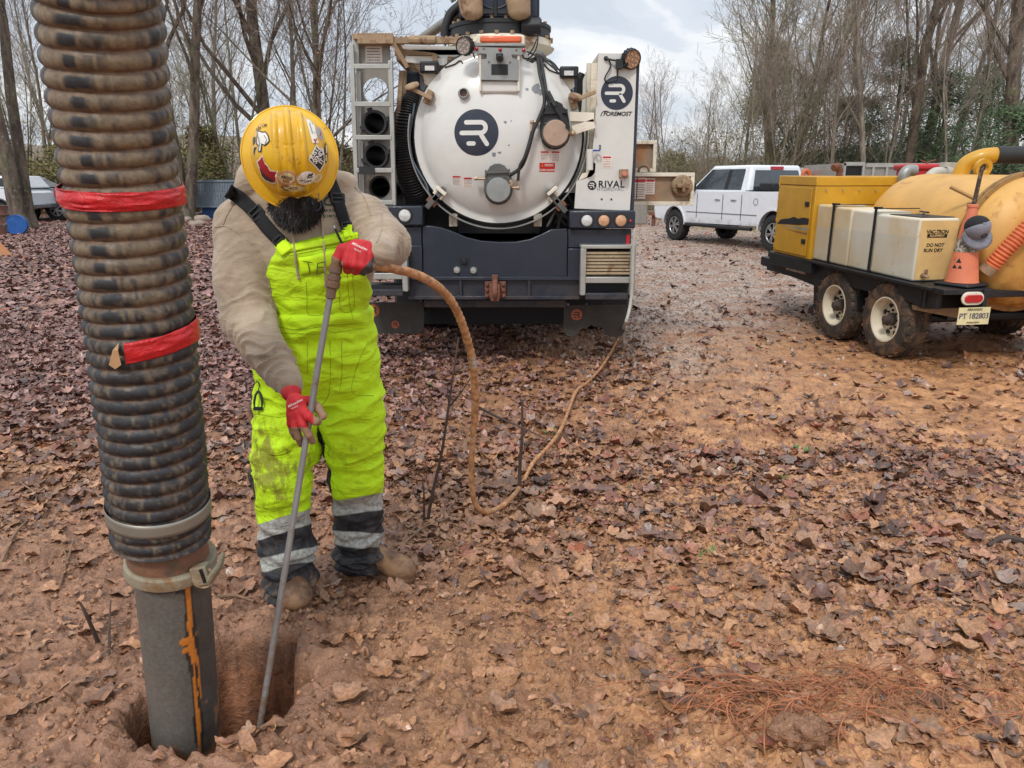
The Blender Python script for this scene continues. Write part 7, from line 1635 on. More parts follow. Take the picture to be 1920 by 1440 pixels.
def buckle(px_, py_, ro, s_, par):
    hp, hn = cast(MBV, px_, py_); n = (hn-raydir(px_, py_)).normalized(); u = (CR_*math.cos(ro)+CU*math.sin(ro)); u = (u-n*u.dot(n)).normalized(); v = n.cross(u); o = hp+n*.011; b = MB()
    for q in (-1, 0, 1): b.bar(o+v*q*s_*.62-u*s_*.85, o+v*q*s_*.62+u*s_*.85, .007, .006, n)
    for q in (-1, 1): b.bar(o+u*q*s_*.85-v*s_*.66, o+u*q*s_*.85+v*s_*.66, .007, .0065, n)
    b.build('buckle', BLK, par, bevel=.002)
buckle(483, 400, R(40), .026, sR); buckle(633, 374, R(4), .024, sL); buckle(525, 452, R(40), .020, sR); buckle(651, 424, R(8), .018, sL)
# drawstrings, pen, logo
for pts in ([(545, 398), (548, 425), (553, 460), (556, 495), (561, 520)], [(598, 376), (603, 410), (606, 450), (609, 490), (610, 535)]):
    P_s = [(lambda h_: h_[0]+h_[1]*.007)(cast(MBV, q.x, q.y)) for q in cr([Vector((a, b_, 0)) for a, b_ in pts], 6)]
    for _ in range(6): P_s = [P_s[0]]+[(P_s[i-1]+P_s[i]*2+P_s[i+1])/4 for i in range(1, len(P_s)-1)]+[P_s[-1]]
    b = MB(); b.tube(P_s, .0036, 6); b.sphere(P_s[-1], .0058, 8, 6); b.build('drawstring', FLEECE, HD)
hp, hn = cast(MBV, 636, 442); b = MB(); b.tube([hp+Vector((-.012, -.012, .03)), hp+Vector((.012, -.010, -.03))], .004, 8); b.build('pen', BLK, TRO); b = MB(); b.tube([hp+Vector((-.014, -.014, .034)), hp+Vector((-.010, -.014, .024))], .0045, 8); b.build('pen_clip', CHR, TRO)
dl_ = CD(619, 376, HBV); GRN_ = M('print_green', srgb(38, 70, 56), .8)
dl_.put('chest_print', GRN_, HD, [strip2d([(13*math.cos(a), 8*math.sin(a)) for a in [PI*2*k/20 for k in range(21)]], 3.2, 1)], .0015, (2, 0), .3, dl_.sc)
dl_.put('chest_lettering', GRN_, HD, [text2d('BARN', 8.5, .1, space=1.2)], .0015, (-2, -19), 0, dl_.sc); dl_.put('chest_lettering', GRN_, HD, [text2d('COMPANY', 8, .1, space=1.2)], .0015, (5, -29), 0, dl_.sc)
# carabiner key clip
hp, hn = cast(YBV, 487, 745); b = MB(); o = hp+Vector((0, -.018, 0)); pts = [o+CR_*a*.0019*.85+CU*c_*.0019*.85 for a, c_ in ((0, 17), (-6, 8), (-9, -8), (-8, -20), (8, -20), (9, -8), (6, 8), (0, 17))]
b.tube(pts, .0045, 6); b.bar(o+CR_*-.016+CU*-.036, o+CR_*.016+CU*-.036, .010, .010); b.tube(cr([o+CU*.028, o+CU*.05+CR_*.004, o+CU*.062-CR_*.004, o+CU*.055-CR_*.010], 4), .0022, 5); b.build('key_clip', BLK, TRO)
# ---- beard
def beard(P):
    d = sd_ell(P, Hp(0.0, .10, -.105), (.066, .05, .06), HM_); bc = W(555, 385, 2.535)
    d = sm(d, sd_ell(P, bc, (.082, .05, .052)), .03); d = sm(d, sd_ell(P, W(556, 407, 2.54), (.055, .036, .036)), .03)
    return d+.008*fbm(P[..., 0]*40, P[..., 1]*40, P[..., 2]*22, 3, 250)
V, F = mesh_sdf(beard, (-.90, 2.38, 1.38), (-.58, 2.72, 1.68), .0045)
HAIR = M('black_beard', srgb(30, 27, 27), .55, var=.4, vscale=40); BD = np_obj('beard', V, F, HAIR, PER, smooth=True)
rr_ = random.Random(6); Nn = vnorm(V, F); vv = []; ff = []
for k in range(5200):
    i = rr_.randrange(len(V)); p = Vector(V[i]); n = Vector(Nn[i])
    if n.y > .3: continue
    d = (n*.5+Vector((rr_.gauss(0, .35), rr_.gauss(-.15, .3), -.9+rr_.gauss(0, .3)))).normalized(); l_ = rr_.uniform(.010, .026); sd = d.cross(Vector((0, 1, 0))).normalized()*.0007; o = len(vv)
    c2 = p+d*l_*.6+n*.002; c3_ = p+d*l_+Vector((rr_.gauss(0, .003), rr_.gauss(0, .003), 0)); vv += [p-sd, p+sd, c2+sd*.8, c2-sd*.8, c3_]; ff += [(o, o+1, o+2, o+3), (o+3, o+2, o+4)]
b = MB(); b.v = [tuple(q) for q in vv]; b.f = ff; b.build('beard_hair', HAIR, BD, smooth=False)
# ---- hard hat
HY = NT('yellow_hard_hat'); c = HY.mix(HY.ramp(HY.noise(7, 5, .6), .35, .7), srgb(212, 162, 16), srgb(224, 180, 34))
c = HY.mix(HY.math('MULTIPLY', HY.ramp(HY.noise(34, 7, .78, st=(1, 1, .35)), .60, .66), .75), c, srgb(112, 86, 44)); c = HY.mix(HY.ramp(HY.noise(48, 3, .5), .73, .75), c, srgb(232, 214, 160))
HY.set(color=c, rough=HY.ramp(HY.noise(9, 4), .3, .7, .28, .5), coat=.25); HY = HY.m
HMx = Matrix.Translation(HB) @ HM_.to_4x4()
nu, nv = 224, 72; Vv = []
for j in range(nv+1):
    s_ = j/nv
    for i in range(nu):
        a = 2*PI*i/nu; ca, sa = math.cos(a), math.sin(a)
        rx, ry = .1150, .1275                                   # crown
        bx = .1465; by = .164 if sa > 0 else .154                # brim
        if s_ < .62:
            q = s_/.62; ph = q*PI/2; k_ = math.sin(ph)**.74*(1-.0*q); zz_ = .004+.138*math.cos(ph)**.95
            xx, yy = rx*k_*ca, ry*k_*sa
            rid = 0
            for cx_r, wr, h_r in ((0, .0095, .0125), (-.040, .0085, .0095), (.040, .0085, .0095)):
                e = abs(xx-cx_r*(1-.12*abs(yy)/.13))/wr; rid = max(rid, h_r*max(0, 1-e*e)**.8)
            rid *= 1-float(sstep(.74, .93, q)); zz_ += rid*math.cos(ph*.8); xx += rid*ca*math.sin(ph)*.8; yy += rid*sa*math.sin(ph)*.8
        else:
            q = (s_-.62)/.38; q2 = q; xx = lerp(rx, bx, q2)*ca; yy = lerp(ry, by, q2)*sa; zz_ = .002-.018*q**1.3*(.75+.25*abs(sa))
        Vv.append(tuple(HMx @ Vector((xx, yy, zz_))))
Ff = [(j*nu+i, j*nu+(i+1) % nu, (j+1)*nu+(i+1) % nu, (j+1)*nu+i) for j in range(nv) for i in range(nu)]
b = MB(); b.v = Vv; b.f = Ff; HAT = b.build('hard_hat', HY, PER, solid=.0035, angle=45); HATB = BVHTree.FromPolygons([Vector(v) for v in Vv], Ff); HATB_REF[0] = HATB
b = MB(); b.tube([HMx @ Vector(((.1465)*math.cos(2*PI*k/80), (.164 if math.sin(2*PI*k/80) > 0 else .154)*math.sin(2*PI*k/80), .004-.020*(.75+.25*abs(math.sin(2*PI*k/80)))+.002)) for k in range(81)], .0032, 6); b.build('brim_edge', HY, HAT)
def hc(x_, y_): return 440+x_/5.5365, 180+y_/5.5365
def stick(x_, y_): a, b_ = hc(x_, y_); return CD(a, b_, HATB, 2.42)
SB = M('sticker_black', srgb(26, 25, 28), .4); SW = M('sticker_pale', srgb(224, 220, 212), .4, amt=.15, dscale=40, dirt=srgb(190, 160, 90)); SC_ = M('sticker_cream', srgb(214, 196, 150), .45, amt=.3, dscale=40, dirt=srgb(200, 160, 70)); SR_ = M('sticker_crimson', srgb(160, 24, 36), .4); SG_ = M('sticker_grey', srgb(150, 148, 146), .45); SO_ = M('sticker_orange_text', srgb(190, 96, 56), .5); SBL = M('sticker_blue_grey', srgb(96, 110, 150), .5)
def blob(w_, h_, seed, n=26, j=.16):
    r_ = random.Random(seed); return [(w_*math.cos(2*PI*k/n)*(1+r_.uniform(-j, j)), h_*math.sin(2*PI*k/n)*(1+r_.uniform(-j, j))) for k in range(n)]
def fan(P): return [(sum(p[0] for p in P)/len(P), sum(p[1] for p in P)/len(P))]+list(P), [(0, 1+k, 1+(k+1) % len(P)) for k in range(len(P))]
def fan2(P, m=3):
    cx_, cy_ = sum(p[0] for p in P)/len(P), sum(p[1] for p in P)/len(P); n = len(P); V = [(cx_, cy_)]; F = [(0, 1+k, 1+(k+1) % n) for k in range(n)]
    for j in range(1, m+1): V += [(lerp(cx_, p[0], j/m), lerp(cy_, p[1], j/m)) for p in P]
    for j in range(m-1): F += [(1+j*n+k, 1+(j+1)*n+k, 1+(j+1)*n+(k+1) % n, 1+j*n+(k+1) % n) for k in range(n)]
    return V, F
def dens(P, k=4):
    out_ = []
    for a, b_ in zip(P, P[1:]+P[:1]): out_ += [(lerp(a[0], b_[0], i/k), lerp(a[1], b_[1], i/k)) for i in range(k)]
    return out_
q5 = 1/5.5365
def hpoly(name, mat, par, pts, h, at=None):   # polygon given in crop coordinates
    cx_ = sum(p[0] for p in pts)/len(pts); cy_ = sum(p[1] for p in pts)/len(pts); d_ = stick(cx_, cy_)
    P = dens([((x_-cx_)*q5, -(y_-cy_)*q5) for x_, y_ in pts]); return d_.put(name, mat, par, [fan2(P, 5)], h, sc=d_.sc), d_, (cx_, cy_)
# JUST SEND IT
o, d_, c_ = hpoly('sticker', SW, HAT, [(845, 503), (872, 545), (915, 545), (930, 620), (935, 700), (880, 790), (822, 722), (765, 660), (800, 600)], .0012)
hpoly('sticker_border', SB, o, [(843, 520), (868, 558), (905, 556), (918, 622), (922, 698), (880, 770), (830, 712), (778, 660), (812, 602)], .002)
for s_, dx, dy in (('JUST', -7.5, 6.3), ('SEND', .4, 0), ('IT.', 6.6, -7.6)): d_.put('sticker_lettering', SW, o, [text2d(s_, 11.5, .30, .05, space=.95)], .0032, (dx, dy), R(56), d_.sc)
# pale slip with emblem
o, d_, c_ = hpoly('sticker', SW, HAT, [(738, 243), (815, 262), (866, 490), (805, 488)], .0012)
d_.put('sticker_mark', SR_, o, [strip2d([(2, -14), (5, -18), (8, -13)], 2.2, 1), strip2d([(5, -18), (5, -23)], 1.6, 1)], .0025, sc=d_.sc); d_.put('sticker_mark', SG_, o, [strip2d([(-6, 16), (0, -4)], 2, 1), strip2d([(-1, 16), (4, -3)], 1.2, 1)], .0025, sc=d_.sc)
# red jagged sticker, plain
o, d_, c_ = hpoly('sticker', SW, HAT, [(292, 612), (312, 690), (345, 715), (375, 770), (448, 775), (440, 830), (432, 912), (385, 905), (320, 880), (288, 850), (262, 770), (230, 680), (262, 650)], .0012)
hpoly('sticker_field', SR_, o, [(290, 628), (304, 695), (340, 722), (368, 780), (434, 786), (428, 835), (422, 896), (388, 892), (326, 868), (298, 842), (272, 765), (242, 685), (268, 662)], .0021)
hpoly('sticker_shade', SB, o, [(262, 745), (300, 800), (360, 850), (410, 880), (385, 893), (326, 868), (290, 830)], .003)
# grey and white shape
o, d_, c_ = hpoly('sticker', SB, HAT, [(238, 360), (262, 358), (290, 372), (325, 368), (355, 410), (368, 470), (345, 500), (315, 522), (288, 505), (282, 585), (250, 585), (244, 520), (226, 500), (230, 440)], .0012)
hpoly('sticker_field', SW, o, [(244, 374), (262, 372), (290, 386), (322, 382), (345, 418), (355, 466), (338, 488), (312, 505), (276, 490), (270, 572), (258, 572), (256, 515), (238, 492), (240, 440)], .0021)
d_.put('sticker_mark', SG_, o, [strip2d([(-6, 6), (-4, -6), (-7, -18)], 2.2, 1), strip2d([(4, 10), (9, 2), (6, -6)], 2, 1), strip2d([(-8, 16), (-7, 4)], 1.6, 1)], .003, sc=d_.sc)
d_ = stick(278, 325); d_.put('sticker_lettering', SB, HAT, [text2d('nds Up', 8, .15, .1)], .0015, (0, 0), R(28), d_.sc)
hpoly('sticker', SB, HAT, [(196, 430), (222, 425), (220, 480), (196, 520), (192, 470)], .0012); hpoly('sticker', SB, HAT, [(205, 535), (232, 530), (215, 575), (208, 620), (200, 580)], .0012)
# round safety sticker
d_ = stick(541, 853); o = d_.put('sticker', SC_, HAT, [disc2d(19, 32, 15)], .0012, sc=d_.sc); ring = [(15.5*math.cos(a), 12*math.sin(a)) for a in [2*PI*k/32 for k in range(33)]]
d_.put('sticker_ring', SO_, o, [strip2d(ring, .8, 1)], .0026, sc=d_.sc)
d_.put('sticker_lettering', SB, o, [text2d('ARCO', 7.6, .2)], .0028, (0, 1.5), R(-12), d_.sc); d_.put('sticker_lettering', SO_, o, [text2d('SAFE', 6.8, .15)], .0028, (-1, -5.5), R(-12), d_.sc)
d_.put('sticker_ring_words', SO_, o, [strip2d([(17.2*math.cos(a), 13.6*math.sin(a)), (17.2*math.cos(a+.12), 13.6*math.sin(a+.12))], 1.6, 1) for a in [2*PI*k/28 for k in range(28)]], .0026, sc=d_.sc)
# oval stickers
d_ = stick(742, 850); o = d_.put('sticker', SW, HAT, [disc2d(18, 32, 12)], .0014, rot=R(18), sc=d_.sc); d_.put('sticker_mark', SB, o, [strip2d([(2, 2), (6, 8)], 3, 1), strip2d([(7, 4), (12, 9)], 3, 1), strip2d([(1, 0), (12, 3)], 1.6, 1), strip2d([(-13, -5), (-2, -3)], 1.2, 1)], .003, sc=d_.sc); d_.put('sticker_lettering', SB, o, [text2d('WRCC', 4.5, .1)], .003, (4, -6), R(14), d_.sc)
d_ = stick(860, 850); o = d_.put('sticker', SC_, HAT, [disc2d(10, 26, 6)], .0014, rot=R(50), sc=d_.sc); d_.put('sticker_lettering', SG_, o, [text2d('U.S.E.P.', 4.6, .1)], .0028, (0, 0), R(50), d_.sc)
d_ = stick(605, 955); o = d_.put('sticker', SC_, HAT, [disc2d(24, 36, 6)], .0014, rot=R(-1), sc=d_.sc); d_.put('sticker_mark', SB, o, [strip2d([(-22, 3), (-18, -2), (-8, -4)], 1.6, 1), strip2d([(-22, 3), (-14, 4.5), (-8, 4)], 1, 1)], .0028, sc=d_.sc); d_.put('sticker_lettering', SB, o, [text2d('RCC', 7, .1, .25)], .0028, (1, -.3), 0, d_.sc)
d_ = stick(880, 385); o = d_.put('sticker', SG_, HAT, [disc2d(6, 26, 13)], .0012, rot=R(20), sc=d_.sc); d_.put('sticker_mark', SR_, o, [strip2d([(0, 6), (2, 0), (0, -6)], 1.8, 1)], .0026, sc=d_.sc)
d_ = stick(942, 590); o = d_.put('sticker', SB, HAT, [disc2d(3.5, 26, 20)], .0012, sc=d_.sc); d_.put('sticker_mark', SC_, o, [strip2d([(0, 14), (1, 0)], 2.2, 1), strip2d([(0, -4), (0, -15)], 2.2, 1)], .0026, sc=d_.sc)
# ---- gloves with five fingers
GLV = NT('red_knit_glove'); spg = GLV.n.new('ShaderNodeSeparateColor'); GLV.l(GLV.attr('Mud'), spg.inputs[0]); gm = GLV.ramp(GLV.math('ADD', spg.outputs[0], GLV.math('MULTIPLY', GLV.math('SUBTRACT', GLV.noise(70, 5, .7), .5), .8)), .42, .58)
c = GLV.mix(GLV.ramp(GLV.noise(30, 4), .35, .7), srgb(176, 24, 34), srgb(198, 44, 48)); c = GLV.mix(gm, c, GLV.mix(GLV.noise(50, 4), srgb(112, 84, 66), srgb(166, 132, 104))); c = GLV.mix(GLV.ramp(spg.outputs[1], .4, .6), c, srgb(66, 64, 66)); GLV.set(color=c, rough=.7); GLV.bump(GLV.noise(500, 2), .3, .001); GLV = GLV.m
def glove(name, wrist, palm, fingers, thumb, mudf, par, cuffv, h=.0024, palm_r=(.040, .018, .046), PR=None):
    def fn(P):
        d = sm(sd_cap(P, wrist, wrist.lerp(palm, .35), .031, .030), palm(P) if callable(palm) else sd_ell(P, palm, palm_r, PR), .022)
        for f_, r_ in fingers+[thumb]:
            e = chain(P, f_, r_, .004); d = sm(d, e, .007)
        return d
    lo = [min([p[i] for f_, _ in fingers+[thumb] for p in f_]+[wrist[i]])-.045 for i in range(3)]; hi = [max([p[i] for f_, _ in fingers+[thumb] for p in f_]+[wrist[i]])+.045 for i in range(3)]
    V, F = mesh_sdf(fn, lo, hi, h); V = V+vnorm(V, F)*(.0007*fbm(V[:, 0]*90, V[:, 1]*90, V[:, 2]*90, 2, 260))[:, None]
    C = np.zeros((len(V), 3)); C[:, 0], C[:, 1] = mudf(V); return np_obj(name, V, F, GLV, par, cols={'Mud': C}, smooth=True), bvh_np(V, F)
def pix(V): d_ = V[:, 1]*CP-(V[:, 2]-CAMH)*SP; return 960+FPX*V[:, 0]/d_, 720-FPX*((V[:, 2]-CAMH)*CP+V[:, 1]*SP)/d_
# hand on the swivel
def mudL(V):
    a, b_ = pix(V); m = sstep(478, 500, b_+(640-a)*.6)*(a < 643)+.5*sstep(498, 508, b_)*(a < 665); g = ((b_-500)*.9+(a-688) > -4)*(a > 672)*1.0; return m, g
YL = 2.285
gL, gLB = glove('glove', LW, W(672, 470, YL+.018), [([W(655, 468, YL-.006), W(649, 493, YL-.018), W(652, 506, YL+.004), W(660, 502, YL+.026)], [.0145, .0135, .0125, .011]),
    ([W(668, 470, YL-.008), W(664, 496, YL-.022), W(667, 508, YL+.002), W(674, 504, YL+.026)], [.0145, .0135, .0125, .011]), ([W(681, 474, YL-.006), W(678, 498, YL-.018), W(681, 509, YL+.004), W(686, 504, YL+.026)], [.014, .013, .012, .0105]),
    ([W(693, 478, YL+.002), W(691, 497, YL-.008), W(693, 505, YL+.010), W(697, 500, YL+.026)], [.0125, .0115, .0105, .0095])],
    ([W(664, 464, YL+.012), W(641, 468, YL+.002), W(631, 486, YL-.006), W(627, 508, YL+.0)], [.018, .0165, .0145, .0125]), mudL, PER, None, palm_r=(.042, .026, .034))
b = MB(); u = (LE-LW).normalized(); b.tube([LW-u*.012, LW+u*.02, LW+u*.05], [.0335, .0345, .036], 28); gc = b.build('glove_cuff', M('red_rib_cuff', srgb(168, 44, 44), .85, bump=.4, bscale=250), gL)
dg = CD(674, 462, gLB); GW = M('glove_print', srgb(226, 196, 190), .7)
dg.put('glove_lettering', GW, gL, [text2d('Milwaukee', 7.2, .12, .3)], .0012, (0, 0), R(-24), dg.sc); dg.put('glove_lettering', GW, gL, [text2d('TOOLS', 4.4, .08)], .0012, (-4, -7.5), R(-24), dg.sc)
# hand on the lance
YR = 2.205
def mudR(V):
    a, b_ = pix(V); m = np.maximum(sstep(795, 808, b_), sstep(583, 592, a)); return m, m*0
gR, gRB = glove('glove', RW, W(556, 762, YR+.012), [([W(566, 768, YR+.004), W(579, 781, YR-.020), W(591, 790, YR-.018), W(597, 791, YR+.002)], [.0145, .0132, .0122, .011]),
    ([W(560, 776, YR), W(568, 797, YR-.016), W(579, 815, YR-.014), W(586, 827, YR+.002)], [.0142, .013, .012, .0108]), ([W(551, 778, YR+.002), W(554, 800, YR-.006), W(560, 820, YR+.002), W(564, 832, YR+.014)], [.0138, .0125, .0115, .0105]),
    ([W(544, 774, YR+.014), W(545, 794, YR+.012), W(549, 810, YR+.018), W(554, 820, YR+.026)], [.0125, .0115, .0105, .0095])],
    ([W(562, 752, YR+.022), W(580, 752, YR+.040), W(595, 764, YR+.034), W(606, 780, YR+.022)], [.017, .0155, .014, .0122]), mudR, PER, None, palm_r=(.031, .021, .043))
b = MB(); u = (RE-RW).normalized(); b.tube([RW-u*.016, RW+u*.02, RW+u*.05], [.0325, .0335, .036], 28); b.build('glove_cuff', bpy.data.materials['red_rib_cuff'], gR)
dg = CD(553, 760, gRB); dg.put('glove_lettering', GW, gR, [text2d('Milwaukee', 7.0, .12, .3)], .0012, (0, 4), R(28), dg.sc); dg.put('glove_lettering', GW, gR, [text2d('TOOLS', 4.4, .08)], .0012, (-1, -4), R(28), dg.sc)
# ---- boots
BOO = NT('muddy_tan_boot'); c = BOO.mix(BOO.ramp(BOO.noise(9, 6, .65), .38, .62), srgb(92, 66, 50), srgb(158, 120, 86)); c = BOO.mix(BOO.ramp(BOO.xyz(2), .02, .05, 1, 0), c, srgb(110, 80, 60)); BOO.set(color=c, rough=.6); BOO.bump(BOO.noise(60, 5, .7), .4, .004); BOO = BOO.m
def boot(heel, toe, ank_, name='boot'):
    hz = gz(heel.x, heel.y); tz = gz(toe.x, toe.y); H = Vector((heel.x, heel.y, hz+.015)); T_ = Vector((toe.x, toe.y, tz+.015)); u = (T_-H).normalized(); s_ = u.cross(Vector((0, 0, 1))).normalized()
    def fn(P):
        d = sd_cap(P, H+Vector((0, 0, .045)), T_-u*.06+Vector((0, 0, .035)), .045, .044); d = sm(d, sd_ell(P, T_-u*.055+Vector((0, 0, .036)), (.054, .062, .046), Matrix((s_, u, Vector((0, 0, 1)))).transposed()), .03)
        d = sm(d, sd_cap(P, H+u*.05+Vector((0, 0, .06)), A3(ank_), .050, .055), .05); d = sm(d, sd_cap(P, H+u*.07+Vector((0, 0, .07)), T_-u*.09+Vector((0, 0, .055)), .046, .034), .04)
        sole = np.maximum(sd_cap(P, H+Vector((0, 0, .0)), T_-u*.055, .051, .056), np.abs(P[..., 2]-lerp(hz, tz, .5)-.008)-.014); d = np.minimum(d, sole)
        return np.maximum(d, lerp(hz, tz, .5)-.012-P[..., 2])
    lo = [min(heel[i], toe[i], ank_[i])-.1 for i in range(2)]+[-.08]; hi = [max(heel[i], toe[i], ank_[i])+.1 for i in range(2)]+[.26]
    V, F = mesh_sdf(fn, lo, hi, .0055); V = relax(V, F, 1, .4); V = V+vnorm(V, F)*(.002*fbm(V[:, 0]*25, V[:, 1]*25, V[:, 2]*25, 3, 270))[:, None]; return np_obj(name, V, F, BOO, PER, smooth=True)
boot(Vector((RA.x-.01, 2.76, 0)), Vector((W(563, 1150, 2.55).x, 2.535, 0)), Vector((RA.x, RA.y+.02, .16)))
boot(Vector((LA.x-.02, 2.93, 0)), Vector((W(776, 1085, 2.84).x, 2.83, 0)), Vector((LA.x, LA.y, .17)))
# ear plug cord
b = MB(); b.tube(cr([Hp(.085, .06, -.07), W(598, 372, 2.5), W(602, 384, 2.5), W(597, 394, 2.5), W(588, 392, 2.5), W(585, 380, 2.5)], 6), .0014, 5); b.build('ear_plug_cord', M('cord_blue', srgb(70, 84, 116), .5), PER)

# ================================================================== LANCE AND ITS HOSE
l0, l1 = W(626, 512, 2.285), W(486, 1368, 2.02)
lm_ = W(578, 800, YR)
LAN = thing('water_lance', 'long grey steel water lance held in both gloves and dipping into the hole', 'lance', tuple(l1))
LMT = M('muddy_grey_pipe', srgb(136, 134, 132), .42, .3, amt=.42, dscale=11, dirt=srgb(128, 96, 74), var=.12, low=(-.1, .55))
l1b = l1+(l1-W(578, 800, YR)).normalized()*.28
b = MB(); b.tube([W(621, 545, 2.283), W(594, 700, 2.24), W(578, 800, YR+.004), l1, l1b], .0098, 16); b.build('lance_pipe', LMT, LAN)
FIT = M('mud_caked_fitting', srgb(112, 90, 74), .75, amt=.5, dscale=25, dirt=srgb(150, 104, 72), var=.2, bump=.4, bscale=90)
ax_ = (W(616, 575, 2.275)-W(630, 500, 2.29)).normalized(); f0 = W(630, 500, 2.29)
b = MB(); b.lathe([(.0001, -.012), (.017, -.008), (.019, .0), (.0195, .018), (.0165, .020), (.0165, .024), (.0205, .026), (.0205, .040), (.0185, .041), (.0185, .044), (.021, .046), (.021, .062), (.017, .064), (.0145, .066), (.0145, .085), (.0150, .088), (.0150, .094), (.010, .097)], f0, ax_, 24); fo__ = b.build('swivel_fitting', FIT, LAN, angle=50)
b = MB(); b.tube(cr([f0+ax_*.0, f0-ax_*.012+Vector((.012, 0, .004)), W(655, 492, 2.30), W(690, 495, 2.305)], 6), .0145, 14); b.build('elbow', FIT, LAN)
HSE = NT('mud_caked_hose'); c = HSE.mix(HSE.ramp(HSE.noise(30, 5, .7), .4, .6), srgb(150, 104, 68), srgb(190, 140, 98)); c = HSE.mix(HSE.math('MULTIPLY', HSE.ramp(HSE.noise(9, 5, .7), .60, .66), .9), c, srgb(176, 172, 166)); HSE.set(color=c, rough=.7); HSE.bump(HSE.noise(80, 5, .7), .6, .004); HSE = HSE.m
HG = M('pale_grey_hose', srgb(168, 166, 156), .5, amt=.3, dscale=12, dirt=srgb(170, 122, 84))
HO = thing('water_hose', 'mud caked hose arching from the glove to the ground and on to the truck corner', 'hose', tuple(W(895, 945, 3.0)))
hs = [(690, 495, 2.305), (716, 499, 2.33), (745, 506, 2.38), (772, 512, 2.43), (800, 524, 2.49), (826, 542, 2.55), (848, 568, 2.61), (864, 600, 2.67), (876, 636, 2.73), (885, 672, 2.78), (890, 712, 2.83), (891, 750, 2.87), (890, 790, 2.91)]
P = cr([W(*q) for q in hs], 12); rr2 = random.Random(2); n = len(P)
rad = [.0155 if i/n < .28 else lerp(.0155, .0165, i/n) for i in range(n)]; rad = [r_*(1+.09*math.sin(i*1.9)*(i/n > .45)+.05*rr2.uniform(-1, 1)) for i, r_ in enumerate(rad)]
rad = [r_*.92 for r_ in rad]; b = MB(); b.tube(P, rad, 14); b.build('spiral_guard', HSE, HO)
b = MB(); u = (P[1]-P[0]).normalized(); b.tube([P[0]-u*.01, P[3], P[7]], [.0185, .018, .017], 16); b.build('hose_ferrule', M('ferrule_muddy', srgb(170, 166, 158), .45, .3, amt=.5, dscale=30, dirt=srgb(176, 116, 72)), HO)
hs2 = [(890, 790, 2.91), (886, 830, 2.94), (884, 870, 2.97), (884, 905, 3.0), (888, 935, 3.03), (897, 953, 3.06), (912, 960, 3.11), (930, 955, 3.17), (952, 940, 3.26)]
def gr_(px_, py_, h_=.048): q = G(px_, py_); return Vector((q.x, q.y, gz(q.x, q.y)+h_))
P2 = [W(*q) for q in hs2]+[gr_(978, 915, .012), gr_(1000, 888), gr_(1028, 862), gr_(1050, 828), gr_(1062, 795), gr_(1080, 755), gr_(1100, 728), gr_(1128, 700), gr_(1150, 662), gr_(1164, 635)]
for i, q in enumerate(P2):
    g_ = gz(q.x, q.y)+.02
    if q.z < g_: q.z = g_
b = MB(); b.tube(cr(P2[:19], 8), .0118, 12); b.build('hose_line', HSE, HO)
P3 = P2[18:]+[W(1172, 608, 6.2), W(1180, 580, 6.25), W(1185, 545, 6.28), W(1187, 480, 6.28), W(1190, 430, 6.3)]; b = MB(); b.tube(cr(P3, 8), .013, 10); b.build('hose_line', HG, HO)

# ================================================================== THE BIG SUCTION HOSE
ctr = [(174, -90, 1.72), (183, 0, 1.76), (196, 100, 1.79), (209, 200, 1.815), (222, 300, 1.835), (236, 400, 1.85), (249, 500, 1.862), (262, 600, 1.872), (273, 700, 1.88), (284, 800, 1.89), (293, 890, 1.90), (299, 955, 1.915), (303, 1003, 1.925)]
SH = thing('suction_hose', 'large black ribbed suction hose caked in clay with steel pipe in the hole', 'hose', tuple(W(352, 1400, 2.03)))
P = cr([W(*q) for q in ctr], 14); L_ = [0]
for a, c_ in zip(P, P[1:]): L_.append(L_[-1]+(c_-a).length)
pitch = .0385; per = 10; NR = int(L_[-1]/pitch*per); LT = L_[-1]; Q = []
def phase(s_): return LT*(s_/.0445+(1/.0345-1/.0445)*s_*s_/2)  # ribs closer together lower down
for i in range(NR+1):
    s_ = L_[-1]*i/NR; j = max(0, min(len(P)-2, int(np.searchsorted(L_, s_))-1)); Q.append(P[j].lerp(P[j+1], (s_-L_[j])/max(1e-9, L_[j+1]-L_[j])))
Qp, Tt, fr2 = frames(Q); NU = 120; Vv = np.zeros(((NR+1), NU, 3)); Cc = np.zeros(((NR+1), NU, 3))
def hrad(i): return .1165+.0085*(abs(math.sin(PI*(i/per)))**.55)*2-.0085
th = np.arange(NU)*2*PI/NU
tan_ = np.array(srgb(126, 110, 88)); groove_shade = np.array(srgb(100, 68, 46)); blk = np.array(srgb(34, 34, 37)); gry = np.array(srgb(96, 90, 80))
